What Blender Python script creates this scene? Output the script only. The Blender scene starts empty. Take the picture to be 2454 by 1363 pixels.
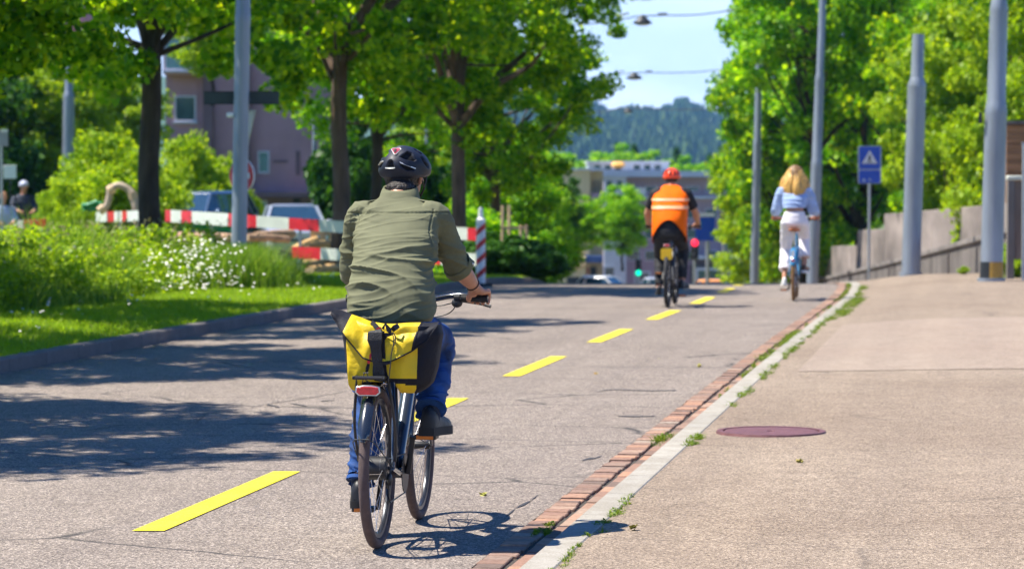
import bpy, math, random
import numpy as np
from mathutils import Vector, Matrix, noise
R_ = math.radians
random.seed(7)
RNG = np.random.default_rng(11)
SC = bpy.context.scene
COL = SC.collection

# ---------------------------------------------------------------- camera, sky, sun, exposure
TH = R_(9.03)        # the lens looks 9 degrees to the left of the street's direction (+Y)
PITCH = R_(2.12)
FPX = 7050.0
EYE = 1.617
cam_d = bpy.data.cameras.new('camera')
cam = bpy.data.objects.new('camera', cam_d)
COL.objects.link(cam)
cam.location = (0, 0, EYE)
cam.rotation_euler = (R_(90) - PITCH, 0, TH)
cam_d.sensor_width = 36
cam_d.lens = 36 * FPX / 2454
cam_d.clip_start = 0.1
cam_d.clip_end = 9000
cam_d.dof.use_dof = True
cam_d.dof.focus_distance = 13.05
cam_d.dof.aperture_fstop = 4.9
SC.camera = cam

SUN = Vector((-0.55 * math.cos(TH) - 0.02 * math.sin(TH), -0.55 * math.sin(TH) + 0.02 * math.cos(TH), 1.0)).normalized()
sun_el = math.asin(SUN.z)
sun_az = math.atan2(SUN.x, SUN.y)
world = bpy.data.worlds.new('World')
SC.world = world
world.use_nodes = True
wn = world.node_tree
wn.nodes.clear()
w_out = wn.nodes.new('ShaderNodeOutputWorld')
w_bg = wn.nodes.new('ShaderNodeBackground')
w_sky = wn.nodes.new('ShaderNodeTexSky')
w_sky.sky_type = 'NISHITA'
w_sky.sun_disc = False
w_sky.sun_elevation = sun_el
w_sky.sun_rotation = sun_az
w_sky.air_density = 1.25
w_sky.dust_density = 0.2
w_sky.ozone_density = 5.0
w_bg.inputs['Strength'].default_value = 0.054
# thin summer cloud veils
w_tc = wn.nodes.new('ShaderNodeTexCoord')
w_map = wn.nodes.new('ShaderNodeMapping')
w_map.inputs['Scale'].default_value = (3.2, 3.2, 11)
w_ns = wn.nodes.new('ShaderNodeTexNoise')
w_ns.inputs['Scale'].default_value = 2.3
w_ns.inputs['Detail'].default_value = 5
w_rp = wn.nodes.new('ShaderNodeValToRGB')
w_rp.color_ramp.elements[0].position = 0.42
w_rp.color_ramp.elements[0].color = (0, 0, 0, 1)
w_rp.color_ramp.elements[1].position = 0.72
w_rp.color_ramp.elements[1].color = (0.75, 0.75, 0.75, 1)
w_mix = wn.nodes.new('ShaderNodeMixRGB')
w_mix.inputs[2].default_value = (14.5, 16.8, 23.0, 1)
wn.links.new(w_tc.outputs['Generated'], w_map.inputs[0])
wn.links.new(w_map.outputs[0], w_ns.inputs[0])
wn.links.new(w_ns.outputs[0], w_rp.inputs[0])
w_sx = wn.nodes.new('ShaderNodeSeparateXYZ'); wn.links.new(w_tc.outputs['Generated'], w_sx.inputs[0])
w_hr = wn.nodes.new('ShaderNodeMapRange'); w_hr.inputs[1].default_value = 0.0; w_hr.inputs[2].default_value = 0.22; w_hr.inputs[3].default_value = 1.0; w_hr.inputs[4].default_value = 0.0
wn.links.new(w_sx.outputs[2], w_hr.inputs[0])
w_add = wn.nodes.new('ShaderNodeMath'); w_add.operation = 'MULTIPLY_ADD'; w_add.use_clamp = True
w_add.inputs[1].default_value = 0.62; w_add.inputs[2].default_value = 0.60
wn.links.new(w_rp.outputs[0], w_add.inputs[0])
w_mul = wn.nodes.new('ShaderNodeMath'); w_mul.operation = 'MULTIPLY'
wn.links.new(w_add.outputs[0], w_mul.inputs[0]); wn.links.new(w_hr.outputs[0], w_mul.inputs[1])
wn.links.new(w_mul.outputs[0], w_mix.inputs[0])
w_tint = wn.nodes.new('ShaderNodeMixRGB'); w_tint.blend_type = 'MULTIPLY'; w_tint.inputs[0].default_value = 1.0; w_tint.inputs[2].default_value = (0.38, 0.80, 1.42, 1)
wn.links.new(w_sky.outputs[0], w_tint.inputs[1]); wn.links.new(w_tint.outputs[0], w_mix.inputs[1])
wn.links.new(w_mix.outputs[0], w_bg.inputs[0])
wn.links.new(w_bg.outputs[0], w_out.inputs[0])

sun_d = bpy.data.lights.new('sun', 'SUN')
sun_d.energy = 5.0
sun_d.angle = R_(0.5)
sun_d.color = (1.0, 0.93, 0.82)
sun_o = bpy.data.objects.new('sun', sun_d)
COL.objects.link(sun_o)
sun_o.rotation_euler = SUN.to_track_quat('Z', 'Y').to_euler()

SC.view_settings.view_transform = 'Standard'
SC.view_settings.look = 'None'
SC.view_settings.exposure = 0.97
SC.view_settings.gamma = 1
SC.render.engine = 'CYCLES'
SC.cycles.use_denoising = True
try:
    SC.cycles.denoiser = 'OPENIMAGEDENOISE'
except Exception:
    pass
SC.cycles.max_bounces = 7
SC.cycles.transparent_max_bounces = 6
SC.cycles.volume_bounces = 0
SC.cycles.use_adaptive_sampling = True
SC.cycles.adaptive_threshold = 0.02
SC.cycles.caustics_reflective = False
SC.cycles.caustics_refractive = False

# ---------------------------------------------------------------- surveying helpers
_F = Vector((-math.sin(TH) * math.cos(PITCH), math.cos(TH) * math.cos(PITCH), -math.sin(PITCH)))
_R = Vector((math.cos(TH), math.sin(TH), 0))
_U = _R.cross(_F)

def at(px, py, D):
    """the point that a survey of the photograph puts at pixel px, py and D metres away"""
    return Vector((0, 0, EYE)) + D * (_F + (px - 1227) / FPX * _R + (681.5 - py) / FPX * _U)

def ss(a, b, x):
    t = min(1.0, max(0.0, (x - a) / (b - a)))
    return t * t * (3 - 2 * t)

def drop(D):
    if D < 20: return 0.0
    def q(D): return 0.00023 * (D - 20) ** 2 + 0.0008 * max(0.0, D - 43) ** 2
    if D <= 67: return q(D)
    return q(67) + 0.06 * (min(D, 190) - 67)

def bend(D):
    if D < 38: return 0.0
    if D <= 70: return -0.0022 * (D - 38) ** 2
    return -0.0022 * 32 ** 2 - 0.1408 * (min(D, 400) - 70)

def dist(x, y): return -x * math.sin(TH) + y * math.cos(TH)

def road_z(x, y): return -drop(dist(x, y))

def gz(x, y):
    """height of the natural ground: the street rides over a crest, the land beside it falls away less"""
    D = dist(x, y)
    d = drop(D)
    xs = x - bend(D)
    wl = 1 - ss(-26, -12.5, xs)
    flat = -0.25 - 0.012 * max(0, D - 60)
    if D > 150: flat = flat - (D - 150) * 0.05
    flat = max(flat, -12)
    wr = ss(3.0, 8.0, xs) * 0.75
    z = -d
    z = z * (1 - wl) + max(flat, -d) * wl
    z = z * (1 - wr) + max(-0.05 * d, -d) * wr if D < 120 else z
    return z

def pave_z(x, y):
    D = dist(x, y)
    xs = x - bend(D) + 1.69
    return -drop(D) + 0.028 + 0.012 * min(max(xs, 0), 6) + 0.13 * ss(22, 42, D) * ss(0, 1.3, xs)

# ---------------------------------------------------------------- mesh helpers
class MB:
    """collects shapes of one mesh"""
    def __init__(s):
        s.v = []; s.f = []; s.m = []; s.mi = 0
    def add(s, vs, fs):
        n = len(s.v)
        s.v.extend([tuple(p) for p in vs])
        for f in fs:
            s.f.append(tuple(i + n for i in f)); s.m.append(s.mi)
        return s
    def box(s, x0, x1, y0, y1, z0, z1, M=None):
        vs = [Vector(p) for p in ((x0,y0,z0),(x1,y0,z0),(x1,y1,z0),(x0,y1,z0),(x0,y0,z1),(x1,y0,z1),(x1,y1,z1),(x0,y1,z1))]
        if M is not None: vs = [M @ p for p in vs]
        return s.add(vs, [(0,3,2,1),(4,5,6,7),(0,1,5,4),(1,2,6,5),(2,3,7,6),(3,0,4,7)])
    def bar(s, a, b, w, h=None, up=(0,0,1)):
        """a straight rectangular bar from a to b"""
        a = Vector(a); b = Vector(b); h = w if h is None else h
        d = (b - a).normalized(); u = Vector(up)
        if abs(d.dot(u)) > 0.98: u = Vector((0, 1, 0))
        r = d.cross(u).normalized(); u = r.cross(d).normalized()
        vs = []
        for p in (a, b):
            for i, j in ((-1,-1),(1,-1),(1,1),(-1,1)):
                vs.append(p + r * (i * w / 2) + u * (j * h / 2))
        return s.add(vs, [(0,1,2,3),(7,6,5,4),(0,4,5,1),(1,5,6,2),(2,6,7,3),(3,7,4,0)])
    def tube(s, pts, rad, seg=10, caps=True, sub=0, sq=None):
        pts = [Vector(p) for p in pts]
        if not isinstance(rad, (list, tuple)): rad = [rad] * len(pts)
        rad = list(rad)
        if sub:
            P = []; Q = []
            n = len(pts)
            for i in range(n - 1):
                p0 = pts[max(i-1, 0)]; p1 = pts[i]; p2 = pts[i+1]; p3 = pts[min(i+2, n-1)]
                for k in range(sub):
                    t = k / sub
                    P.append(0.5 * ((2*p1) + (p2-p0)*t + (2*p0-5*p1+4*p2-p3)*t*t + (3*p1-p0-3*p2+p3)*t*t*t))
                    tt = t * t * (3 - 2 * t)
                    Q.append(rad[i] * (1-tt) + rad[i+1] * tt)
            P.append(pts[-1]); Q.append(rad[-1]); pts, rad = P, Q
        n = len(pts); vs = []; fs = []
        t0 = (pts[1] - pts[0]).normalized()
        u = t0.orthogonal().normalized() if sq is None else (Vector(sq) - t0 * t0.dot(Vector(sq))).normalized()
        for i in range(n):
            if i == 0: t = t0
            elif i == n-1: t = (pts[-1] - pts[-2]).normalized()
            else:
                t = (pts[i+1] - pts[i-1])
                t = t.normalized() if t.length > 1e-9 else t0
            u = (u - t * u.dot(t))
            u = u.normalized() if u.length > 1e-9 else t.orthogonal().normalized()
            w = t.cross(u)
            for k in range(seg):
                a = 2 * math.pi * k / seg
                vs.append(pts[i] + (u * math.cos(a) + w * math.sin(a)) * rad[i])
        for i in range(n-1):
            for k in range(seg):
                k2 = (k+1) % seg
                fs.append((i*seg+k, i*seg+k2, (i+1)*seg+k2, (i+1)*seg+k))
        if caps:
            fs.append(tuple(reversed(range(seg))))
            fs.append(tuple((n-1)*seg+k for k in range(seg)))
        return s.add(vs, fs)
    def ring(s, c, ax, R, r, seg=48, rs=10, flat=1.0):
        """a torus about the axis ax; flat scales its section along that axis"""
        c = Vector(c); ax = Vector(ax).normalized(); u = ax.orthogonal().normalized(); w = ax.cross(u)
        vs = []; fs = []
        for i in range(seg):
            a = 2*math.pi*i/seg; d = u*math.cos(a) + w*math.sin(a)
            for k in range(rs):
                b = 2*math.pi*k/rs
                vs.append(c + d*(R + r*math.cos(b)) + ax*(r*flat*math.sin(b)))
        for i in range(seg):
            for k in range(rs):
                fs.append((i*rs+k, ((i+1)%seg)*rs+k, ((i+1)%seg)*rs+(k+1)%rs, i*rs+(k+1)%rs))
        return s.add(vs, fs)
    def ball(s, c, r, seg=16, rings=10, M=None):
        c = Vector(c); r = (r, r, r) if not isinstance(r, (list, tuple)) else r
        vs = []; fs = []
        for i in range(rings+1):
            ph = math.pi*i/rings
            for k in range(seg):
                a = 2*math.pi*k/seg
                p = Vector((r[0]*math.sin(ph)*math.cos(a), r[1]*math.sin(ph)*math.sin(a), r[2]*math.cos(ph)))
                if M is not None: p = M @ p
                vs.append(c + p)
        for i in range(rings):
            for k in range(seg):
                k2 = (k+1) % seg
                if i == 0: fs.append((k, seg+k, seg+k2))
                elif i == rings-1: fs.append((i*seg+k, (i+1)*seg+k, i*seg+k2))
                else: fs.append((i*seg+k, (i+1)*seg+k, (i+1)*seg+k2, i*seg+k2))
        return s.add(vs, fs)
    def loft(s, loops, closed=True, caps=True):
        n = len(loops[0]); vs = [p for l in loops for p in l]; fs = []
        for i in range(len(loops)-1):
            for k in range(n if closed else n-1):
                k2 = (k+1) % n
                fs.append((i*n+k, i*n+k2, (i+1)*n+k2, (i+1)*n+k))
        if caps and closed:
            fs.append(tuple(reversed(range(n)))); fs.append(tuple((len(loops)-1)*n+k for k in range(n)))
        return s.add(vs, fs)
    def prism(s, poly, d, o=(0,0,0), u=(1,0,0), v=(0,0,1), w=(0,1,0)):
        """an outline in the plane u, v given the thickness d along w"""
        o = Vector(o); u = Vector(u); v = Vector(v); w = Vector(w); n = len(poly)
        a = [o + u*p[0] + v*p[1] for p in poly]; b = [p + w*d for p in a]
        fs = [tuple(range(n)), tuple(reversed(range(n, 2*n)))]
        for k in range(n):
            k2 = (k+1) % n
            fs.append((k, n+k, n+k2, k2))
        return s.add(a + b, fs)
    def sheet(s, fn, us, vs_):
        """a grid surface fn(u, v)"""
        n = len(vs_)
        vs = [fn(a, b) for a in us for b in vs_]
        fs = [(i*n+k, (i+1)*n+k, (i+1)*n+k+1, i*n+k+1) for i in range(len(us)-1) for k in range(n-1)]
        return s.add(vs, fs)
    def mesh(s, name, mats=()):
        me = bpy.data.meshes.new(name)
        me.from_pydata(s.v, [], s.f)
        for m in mats: me.materials.append(m)
        if len(mats) > 1: me.polygons.foreach_set('material_index', s.m)
        me.update()
        return me
    def build(s, name, mats, parent=None, smooth=True, bevel=0, ang=35, loc=None, fix=False):
        if not isinstance(mats, (list, tuple)): mats = [mats]
        me = s.mesh(name, mats)
        if fix:
            import bmesh
            b = bmesh.new(); b.from_mesh(me); bmesh.ops.recalc_face_normals(b, faces=b.faces); b.to_mesh(me); b.free()
        o = link(name, me, parent)
        if smooth: soft(me, ang)
        if bevel:
            md = o.modifiers.new('bevel', 'BEVEL'); md.width = bevel; md.segments = 2; md.limit_method = 'ANGLE'; md.angle_limit = R_(40)
            md.harden_normals = False
        if loc is not None: o.location = loc
        return o

def soft(me, ang=35):
    me.polygons.foreach_set('use_smooth', [True] * len(me.polygons))
    try: me.set_sharp_from_angle(angle=R_(ang))
    except Exception: pass

def link(name, me, parent=None):
    o = bpy.data.objects.new(name, me)
    COL.objects.link(o)
    if parent is not None: o.parent = parent
    return o

def thing(name, label, cat, loc=(0,0,0), rz=0, group=None, tilt=(0, 0)):
    o = bpy.data.objects.new(name, None)
    COL.objects.link(o)
    o.empty_display_size = 0.2
    o.location = loc; o.rotation_euler = (tilt[0], tilt[1], rz)
    return tag(o, label, cat, group)

def tag(o, label, cat, group=None):
    o['label'] = label; o['category'] = cat
    if group: o['group'] = group
    return o

def kind(o, k, label=None):
    o['kind'] = k
    if label: o['label'] = label
    return o

def copy_thing(o, loc=None, rz=None, label=None, scale=None):
    def cp(x, par):
        c = x.copy(); COL.objects.link(c)
        if par is not None: c.parent = par
        for ch in x.children: cp(ch, c)
        return c
    c = cp(o, None)
    if loc is not None: c.location = loc
    if rz is not None: c.rotation_euler = (c.rotation_euler[0], c.rotation_euler[1], rz)
    if label: c['label'] = label
    if scale is not None: c.scale = scale if isinstance(scale, (tuple, list)) else (scale,)*3
    return c

def remesh(mb, voxel, smooth=2, sf=0.5, mats=()):
    """melt overlapping closed shapes into one continuous surface"""
    o = bpy.data.objects.new('tmp', mb.mesh('tmp'))
    COL.objects.link(o)
    r = o.modifiers.new('r', 'REMESH'); r.mode = 'VOXEL'; r.voxel_size = voxel; r.adaptivity = 0
    if smooth:
        q = o.modifiers.new('s', 'SMOOTH'); q.factor = sf; q.iterations = smooth
    dg = bpy.context.evaluated_depsgraph_get()
    dg.update()
    me = bpy.data.meshes.new_from_object(o.evaluated_get(dg))
    bpy.data.objects.remove(o)
    me.materials.clear()
    for m in mats: me.materials.append(m)
    return me

def displace(me, fn):
    """move each vertex along its normal by fn(position, normal)"""
    n = len(me.vertices)
    co = np.empty(n*3); me.vertices.foreach_get('co', co); co = co.reshape(-1, 3)
    no = np.empty(n*3); me.vertex_normals.foreach_get('vector', no); no = no.reshape(-1, 3)
    d = np.array([fn(c, q) for c, q in zip(co, no)])
    co += no * d[:, None]
    me.vertices.foreach_set('co', co.ravel()); me.update()

def fast_mesh(name, co, nper, mats, mi=None):
    """mesh of n faces with nper corners of their own each; co has shape (n, nper, 3)"""
    n = co.shape[0]
    me = bpy.data.meshes.new(name)
    me.vertices.add(n*nper); me.vertices.foreach_set('co', np.ascontiguousarray(co, dtype=np.float32).ravel())
    me.loops.add(n*nper); me.loops.foreach_set('vertex_index', np.arange(n*nper, dtype=np.int32))
    me.polygons.add(n)
    me.polygons.foreach_set('loop_start', np.arange(0, n*nper, nper, dtype=np.int32))
    for m in mats: me.materials.append(m)
    if mi is not None: me.polygons.foreach_set('material_index', mi.astype(np.int32))
    me.update(calc_edges=True)
    return me

# ---------------------------------------------------------------- materials
def nodes(name):
    m = bpy.data.materials.new(name); m.use_nodes = True
    nt = m.node_tree
    return m, nt, nt.nodes['Principled BSDF'], nt.nodes['Material Output']

def nn(nt, t, **kw):
    n = nt.nodes.new('ShaderNode' + t)
    for k, v in kw.items():
        if k in n.inputs: n.inputs[k].default_value = v
        else: setattr(n, k, v)
    return n

def c4(c): return (c[0], c[1], c[2], 1)

def ramp(nt, fac, stops, mode='LINEAR'):
    r = nt.nodes.new('ShaderNodeValToRGB'); cr = r.color_ramp; cr.interpolation = mode
    while len(cr.elements) < len(stops): cr.elements.new(0.5)
    for e, (p, c) in zip(cr.elements, stops):
        e.position = p; e.color = c4(c) if not isinstance(c, (int, float)) else (c, c, c, 1)
    nt.links.new(fac, r.inputs[0])
    return r.outputs[0]

def mixc(nt, fac, a, b, mode='MIX'):
    m = nt.nodes.new('ShaderNodeMixRGB'); m.blend_type = mode
    for i, x in ((0, fac), (1, a), (2, b)):
        if isinstance(x, (int, float)): m.inputs[i].default_value = x if i == 0 else (x, x, x, 1)
        elif isinstance(x, (tuple, list)): m.inputs[i].default_value = c4(x)
        else: nt.links.new(x, m.inputs[i])
    return m.outputs[0]

def coords(nt, scale=(1,1,1), rot=(0,0,0), loc=(0,0,0)):
    tc = nt.nodes.new('ShaderNodeTexCoord'); mp = nt.nodes.new('ShaderNodeMapping')
    mp.inputs['Scale'].default_value = scale; mp.inputs['Rotation'].default_value = rot; mp.inputs['Location'].default_value = loc
    nt.links.new(tc.outputs['Object'], mp.inputs[0])
    return mp.outputs[0]

def tnoise(nt, co, scale, detail=3, rough=0.55, dist_=0.0):
    n = nn(nt, 'TexNoise', Scale=scale, Detail=detail, Roughness=rough, Distortion=dist_)
    nt.links.new(co, n.inputs['Vector'])
    return n.outputs[0]

def math_(nt, op, a, b=None):
    m = nt.nodes.new('ShaderNodeMath'); m.operation = op
    for i, x in ((0, a), (1, b)):
        if x is None: continue
        if isinstance(x, (int, float)): m.inputs[i].default_value = x
        else: nt.links.new(x, m.inputs[i])
    return m.outputs[0]

def bump(nt, bsdf, h, strength=0.3, d=0.01):
    b = nn(nt, 'Bump', Strength=strength, Distance=d)
    nt.links.new(h, b.inputs['Height'])
    nt.links.new(b.outputs[0], bsdf.inputs['Normal'])

def M(name, col, rough=0.6, metal=0.0, var=0.12, vs=6.0, bmp=0.0, bs=60.0, spec=None, coat=0, trans=0, alpha=1, stretch=(1,1,1), emit=0, bd=0.01):
    """everyday material: a colour with uneven wear, optional grain"""
    m, nt, b, o = nodes(name)
    co = coords(nt, stretch)
    f = tnoise(nt, co, vs, 4)
    hi = [min(1, c * (1 + var)) for c in col]; lo = [c * (1 - var) for c in col]
    nt.links.new(ramp(nt, f, [(0.3, lo), (0.7, hi)]), b.inputs['Base Color'])
    b.inputs['Roughness'].default_value = rough
    b.inputs['Metallic'].default_value = metal
    if spec is not None: b.inputs['Specular IOR Level'].default_value = spec
    if coat: b.inputs['Coat Weight'].default_value = coat; b.inputs['Coat Roughness'].default_value = 0.08
    if trans: b.inputs['Transmission Weight'].default_value = trans
    if alpha < 1: b.inputs['Alpha'].default_value = alpha
    if emit:
        b.inputs['Emission Color'].default_value = c4(col); b.inputs['Emission Strength'].default_value = emit
    if bmp:
        bump(nt, b, tnoise(nt, co, bs, 3), bmp, bd)
    return m

def leaf_mat(name, dark, mid, lite, tr=0.45, tcol=None):
    m, nt, b, o = nodes(name)
    g = nt.nodes.new('ShaderNodeNewGeometry')
    c = ramp(nt, g.outputs['Random Per Island'], [(0.0, dark), (0.5, mid), (1.0, lite)])
    nt.links.new(c, b.inputs['Base Color'])
    b.inputs['Roughness'].default_value = 0.5
    b.inputs['Specular IOR Level'].default_value = 0.25
    t = nt.nodes.new('ShaderNodeBsdfTranslucent')
    tc = mixc(nt, 1.0, c, tcol or (2.6, 2.2, 0.8), 'MULTIPLY')
    nt.links.new(tc, t.inputs[0])
    mx = nt.nodes.new('ShaderNodeMixShader'); mx.inputs[0].default_value = tr
    nt.links.new(b.outputs[0], mx.inputs[1]); nt.links.new(t.outputs[0], mx.inputs[2])
    nt.links.new(mx.outputs[0], o.inputs[0])
    return m
# ---------------------------------------------------------------- ground, road, pavement
def asphalt(name, base, speck_hi, speck_lo, patch, grain=95.0, warm=None, cracks=0.0):
    m, nt, b, o = nodes(name)
    co = coords(nt)
    v = nn(nt, 'TexVoronoi', Scale=grain); nt.links.new(co, v.inputs['Vector'])
    cell = nt.nodes.new('ShaderNodeSeparateColor'); nt.links.new(v.outputs['Color'], cell.inputs[0])
    sp = ramp(nt, cell.outputs[0], [(0.0, speck_lo), (0.45, base), (0.72, base), (1.0, speck_hi)])
    big = tnoise(nt, co, 0.35, 4, 0.6)
    c = mixc(nt, ramp(nt, big, [(0.35, 0.0), (0.7, 1.0)]), sp, patch, 'MULTIPLY')
    mid = tnoise(nt, co, 5.0, 5, 0.65)
    c = mixc(nt, ramp(nt, mid, [(0.3, 0.35), (0.6, 0.0)]), c, (0.55, 0.52, 0.5), 'MULTIPLY')
    # tyre-polished lanes, long streaks along the street
    st = tnoise(nt, coords(nt, (2.4, 0.05, 1)), 1.0, 3)
    c = mixc(nt, ramp(nt, st, [(0.4, 0.0), (0.65, 0.5)]), c, (0.80, 0.80, 0.82), 'MULTIPLY')
    h = v.outputs['Distance']
    if cracks:
        cc = coords(nt, (0.35, 0.9, 1), (0, 0, 0.3))
        wob = nn(nt, 'TexNoise', Scale=2.2, Detail=5.0); nt.links.new(cc, wob.inputs['Vector'])
        mixv = nt.nodes.new('ShaderNodeMixRGB'); mixv.inputs[0].default_value = 0.13
        nt.links.new(cc, mixv.inputs[1]); nt.links.new(wob.outputs[1], mixv.inputs[2])
        ve = nn(nt, 'TexVoronoi', Scale=0.9); ve.feature = 'DISTANCE_TO_EDGE'; nt.links.new(mixv.outputs[0], ve.inputs['Vector'])
        line = ramp(nt, ve.outputs['Distance'], [(0.0, 1.0), (0.010, 0.0)])
        msk = ramp(nt, tnoise(nt, co, 0.55, 2), [(0.44, 0.0), (0.52, 1.0)])
        k = math_(nt, 'MULTIPLY', line, math_(nt, 'MULTIPLY', msk, cracks))
        c = mixc(nt, k, c, (0.035, 0.033, 0.033))
    nt.links.new(c, b.inputs['Base Color'])
    b.inputs['Roughness'].default_value = 0.82
    b.inputs['Specular IOR Level'].default_value = 0.35
    bump(nt, b, math_(nt, 'ADD', h, math_(nt, 'MULTIPLY', cell.outputs[0], 0.6)), 0.55, 0.006)
    return m

m_road = asphalt('road asphalt', (0.262, 0.219, 0.183), (0.60, 0.51, 0.425), (0.07, 0.060, 0.055), (0.84, 0.83, 0.83), 125, cracks=1.0)
m_pave = asphalt('pavement asphalt', (0.31, 0.243, 0.18), (0.60, 0.485, 0.365), (0.10, 0.078, 0.056), (0.80, 0.77, 0.75), 135, cracks=0.35)
m_pave2 = asphalt('pavement asphalt patch', (0.355, 0.280, 0.218), (0.54, 0.445, 0.35), (0.17, 0.135, 0.105), (0.94, 0.91, 0.90), 150)

def frange(a, b, n): return [a + (b-a)*i/n for i in range(n+1)]
YS = frange(-6, 30, 72) + frange(30, 80, 100)[1:] + frange(80, 320, 60)[1:]
XKL, XGUT, XKR = -7.92, -2.065, -1.84

def strip(name, x0, x1, mat, zf, nx=6, ys=YS):
    mb = MB()
    def fn(y, x):
        xx = x + bend(dist(x, y)); return (xx, y, zf(xx, y))
    mb.sheet(fn, ys, frange(x0, x1, nx))
    o = mb.build(name, mat, smooth=True, ang=80)
    for p in o.data.polygons: pass
    return o

m_earth = M('earth and grass', (0.09, 0.13, 0.03), 0.95, var=0.4, vs=0.8, bmp=0.5, bs=9)
# the ground: one sheet out to the horizon
mb = MB()
gx = [-2300, -1600, -900, -450, -220, -120, -80] + frange(-60, -14, 23) + frange(-12, 8, 20) + [10, 14, 20, 30, 50, 90, 200, 500, 1200, 1700]
gy = [-300, -100, -40, -20] + frange(-10, 120, 65) + frange(126, 260, 20) + [300, 400, 600, 900, 1400, 2000, 3000, 3900]
mb.sheet(lambda y, x: (x, y, gz(x, y) - 0.09), gy, gx)
kind(mb.build('ground', m_earth, ang=80), 'structure')

kind(strip('road', XKL, XGUT, m_road, road_z, 8), 'structure')
PX1 = 4.0
kind(strip('pavement', XKR + 0.15, PX1, m_pave, pave_z, 14), 'structure')
# resurfaced field of the pavement, paler and smoother: between two saw-cut seams
mb = MB()
def fnp(y, x):
    return (x, y, pave_z(x, y) + 0.004)
ya = [24.1 + 0.45*i for i in range(19)]
mb.sheet(lambda y, x: fnp(y + 0.159*x, x), ya, frange(-1.45, 3.9, 10))
kind(mb.build('pavement_patch', m_pave2, ang=80), 'structure')

# yellow cycle-lane dashes
m_yel = M('yellow road paint', (0.80, 0.66, 0.02), 0.65, var=0.06, vs=14, bmp=0.35, bs=90)
nt = m_yel.node_tree; b = nt.nodes['Principled BSDF']; co = coords(nt)
old = b.inputs['Base Color'].links[0].from_socket
wear = ramp(nt, tnoise(nt, co, 55, 6, 0.75), [(0.56, 0.0), (0.70, 0.75)])
dirt = ramp(nt, tnoise(nt, co, 4, 4, 0.6), [(0.45, 0.0), (0.75, 0.35)])
c = mixc(nt, wear, old, (0.26, 0.22, 0.15)); c = mixc(nt, dirt, c, (0.45, 0.36, 0.08)); nt.links.new(c, b.inputs['Base Color'])
dashes = [13.55 + 5.08*i for i in range(-1, 10)]
for i, D0 in enumerate(dashes):
    if i == 1: D0 -= 0.22
    L = 2.72
    mb = MB()
    # D runs along the lens axis; on the street y = D - 0.63 or so
    y0 = (D0 + -3.8*math.sin(TH)) / math.cos(TH) ; y1 = y0 + L
    sk = 0.023
    def fnd(t, s):
        x = -3.8 + s*0.145; y = y0 + (y1-y0)*t + sk*s
        xx = x + bend(dist(x, y)); return (xx, y, road_z(xx, y) + 0.005)
    mb.sheet(fnd, frange(0, 1, 8), [0, 1])
    kind(mb.build('lane_marking', m_yel), 'structure')

# gutter of clinker setts: one upright row, a joint, one low row; then the kerb stones
m_brick, nt, b, o_ = nodes('clinker brick')
g = nt.nodes.new('ShaderNodeNewGeometry')
c = ramp(nt, g.outputs['Random Per Island'], [(0.0, (0.17, 0.12, 0.095)), (0.35, (0.32, 0.185, 0.13)), (0.6, (0.27, 0.19, 0.145)), (0.8, (0.46, 0.25, 0.155)), (1.0, (0.34, 0.28, 0.225))])
co = coords(nt)
c = mixc(nt, ramp(nt, tnoise(nt, co, 40, 4), [(0.35, 0.55), (0.65, 0.0)]), c, (0.45, 0.4, 0.36), 'MULTIPLY')
nt.links.new(c, b.inputs['Base Color']); b.inputs['Roughness'].default_value = 0.85
bump(nt, b, tnoise(nt, co, 120, 3), 0.5, 0.004)
rnd = random.Random(3)
mb = MB()
y = 4.0
def brick(mb, x0, x1, y, w, h):
    D = dist(x0, y); bx = bend(D); z = road_z(x0+bx, y)
    sk = rnd.uniform(-0.012, 0.012); dz = rnd.uniform(-0.005, 0.005)
    e = 0.004
    vs = []
    for zz, q in ((z-0.05, 0), (z+h+dz-e, 0), (z+h+dz, e)):
        for X, Y in ((x0+q, y+q), (x1-q, y+q+sk), (x1-q, y+w-q+sk), (x0+q, y+w-q)):
            vs.append((X+bx, Y, zz))
    mb.add(vs, [(8,9,10,11), (0,1,5,4),(1,2,6,5),(2,3,7,6),(3,0,4,7),(4,5,9,8),(5,6,10,9),(6,7,11,10),(7,4,8,11)])
while y < 62:
    w = rnd.uniform(0.085, 0.125)
    brick(mb, -2.06 + rnd.uniform(-.006, .006), -1.935 + rnd.uniform(-.008, .006), y, w, 0.008)
    y += w + rnd.uniform(0.008, 0.016)
y = 4.0
while y < 62:
    w = rnd.uniform(0.22, 0.26)
    brick(mb, -1.915, -1.845, y, w, 0.003)
    y += w + 0.01
go = mb.build('gutter', m_brick, smooth=False)
kind(go, 'structure', 'red brown clinker gutter between the road and the pale kerb')
m_joint = M('dark gutter joint', (0.06, 0.05, 0.04), 0.95, var=0.4, vs=30, bmp=0.5, bs=100)
strip_j = strip('gutter_bed', XGUT - 0.004, XKR + 0.01, m_joint, lambda x, y: road_z(x, y) - 0.006, 2)
kind(strip_j, 'structure')

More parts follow.
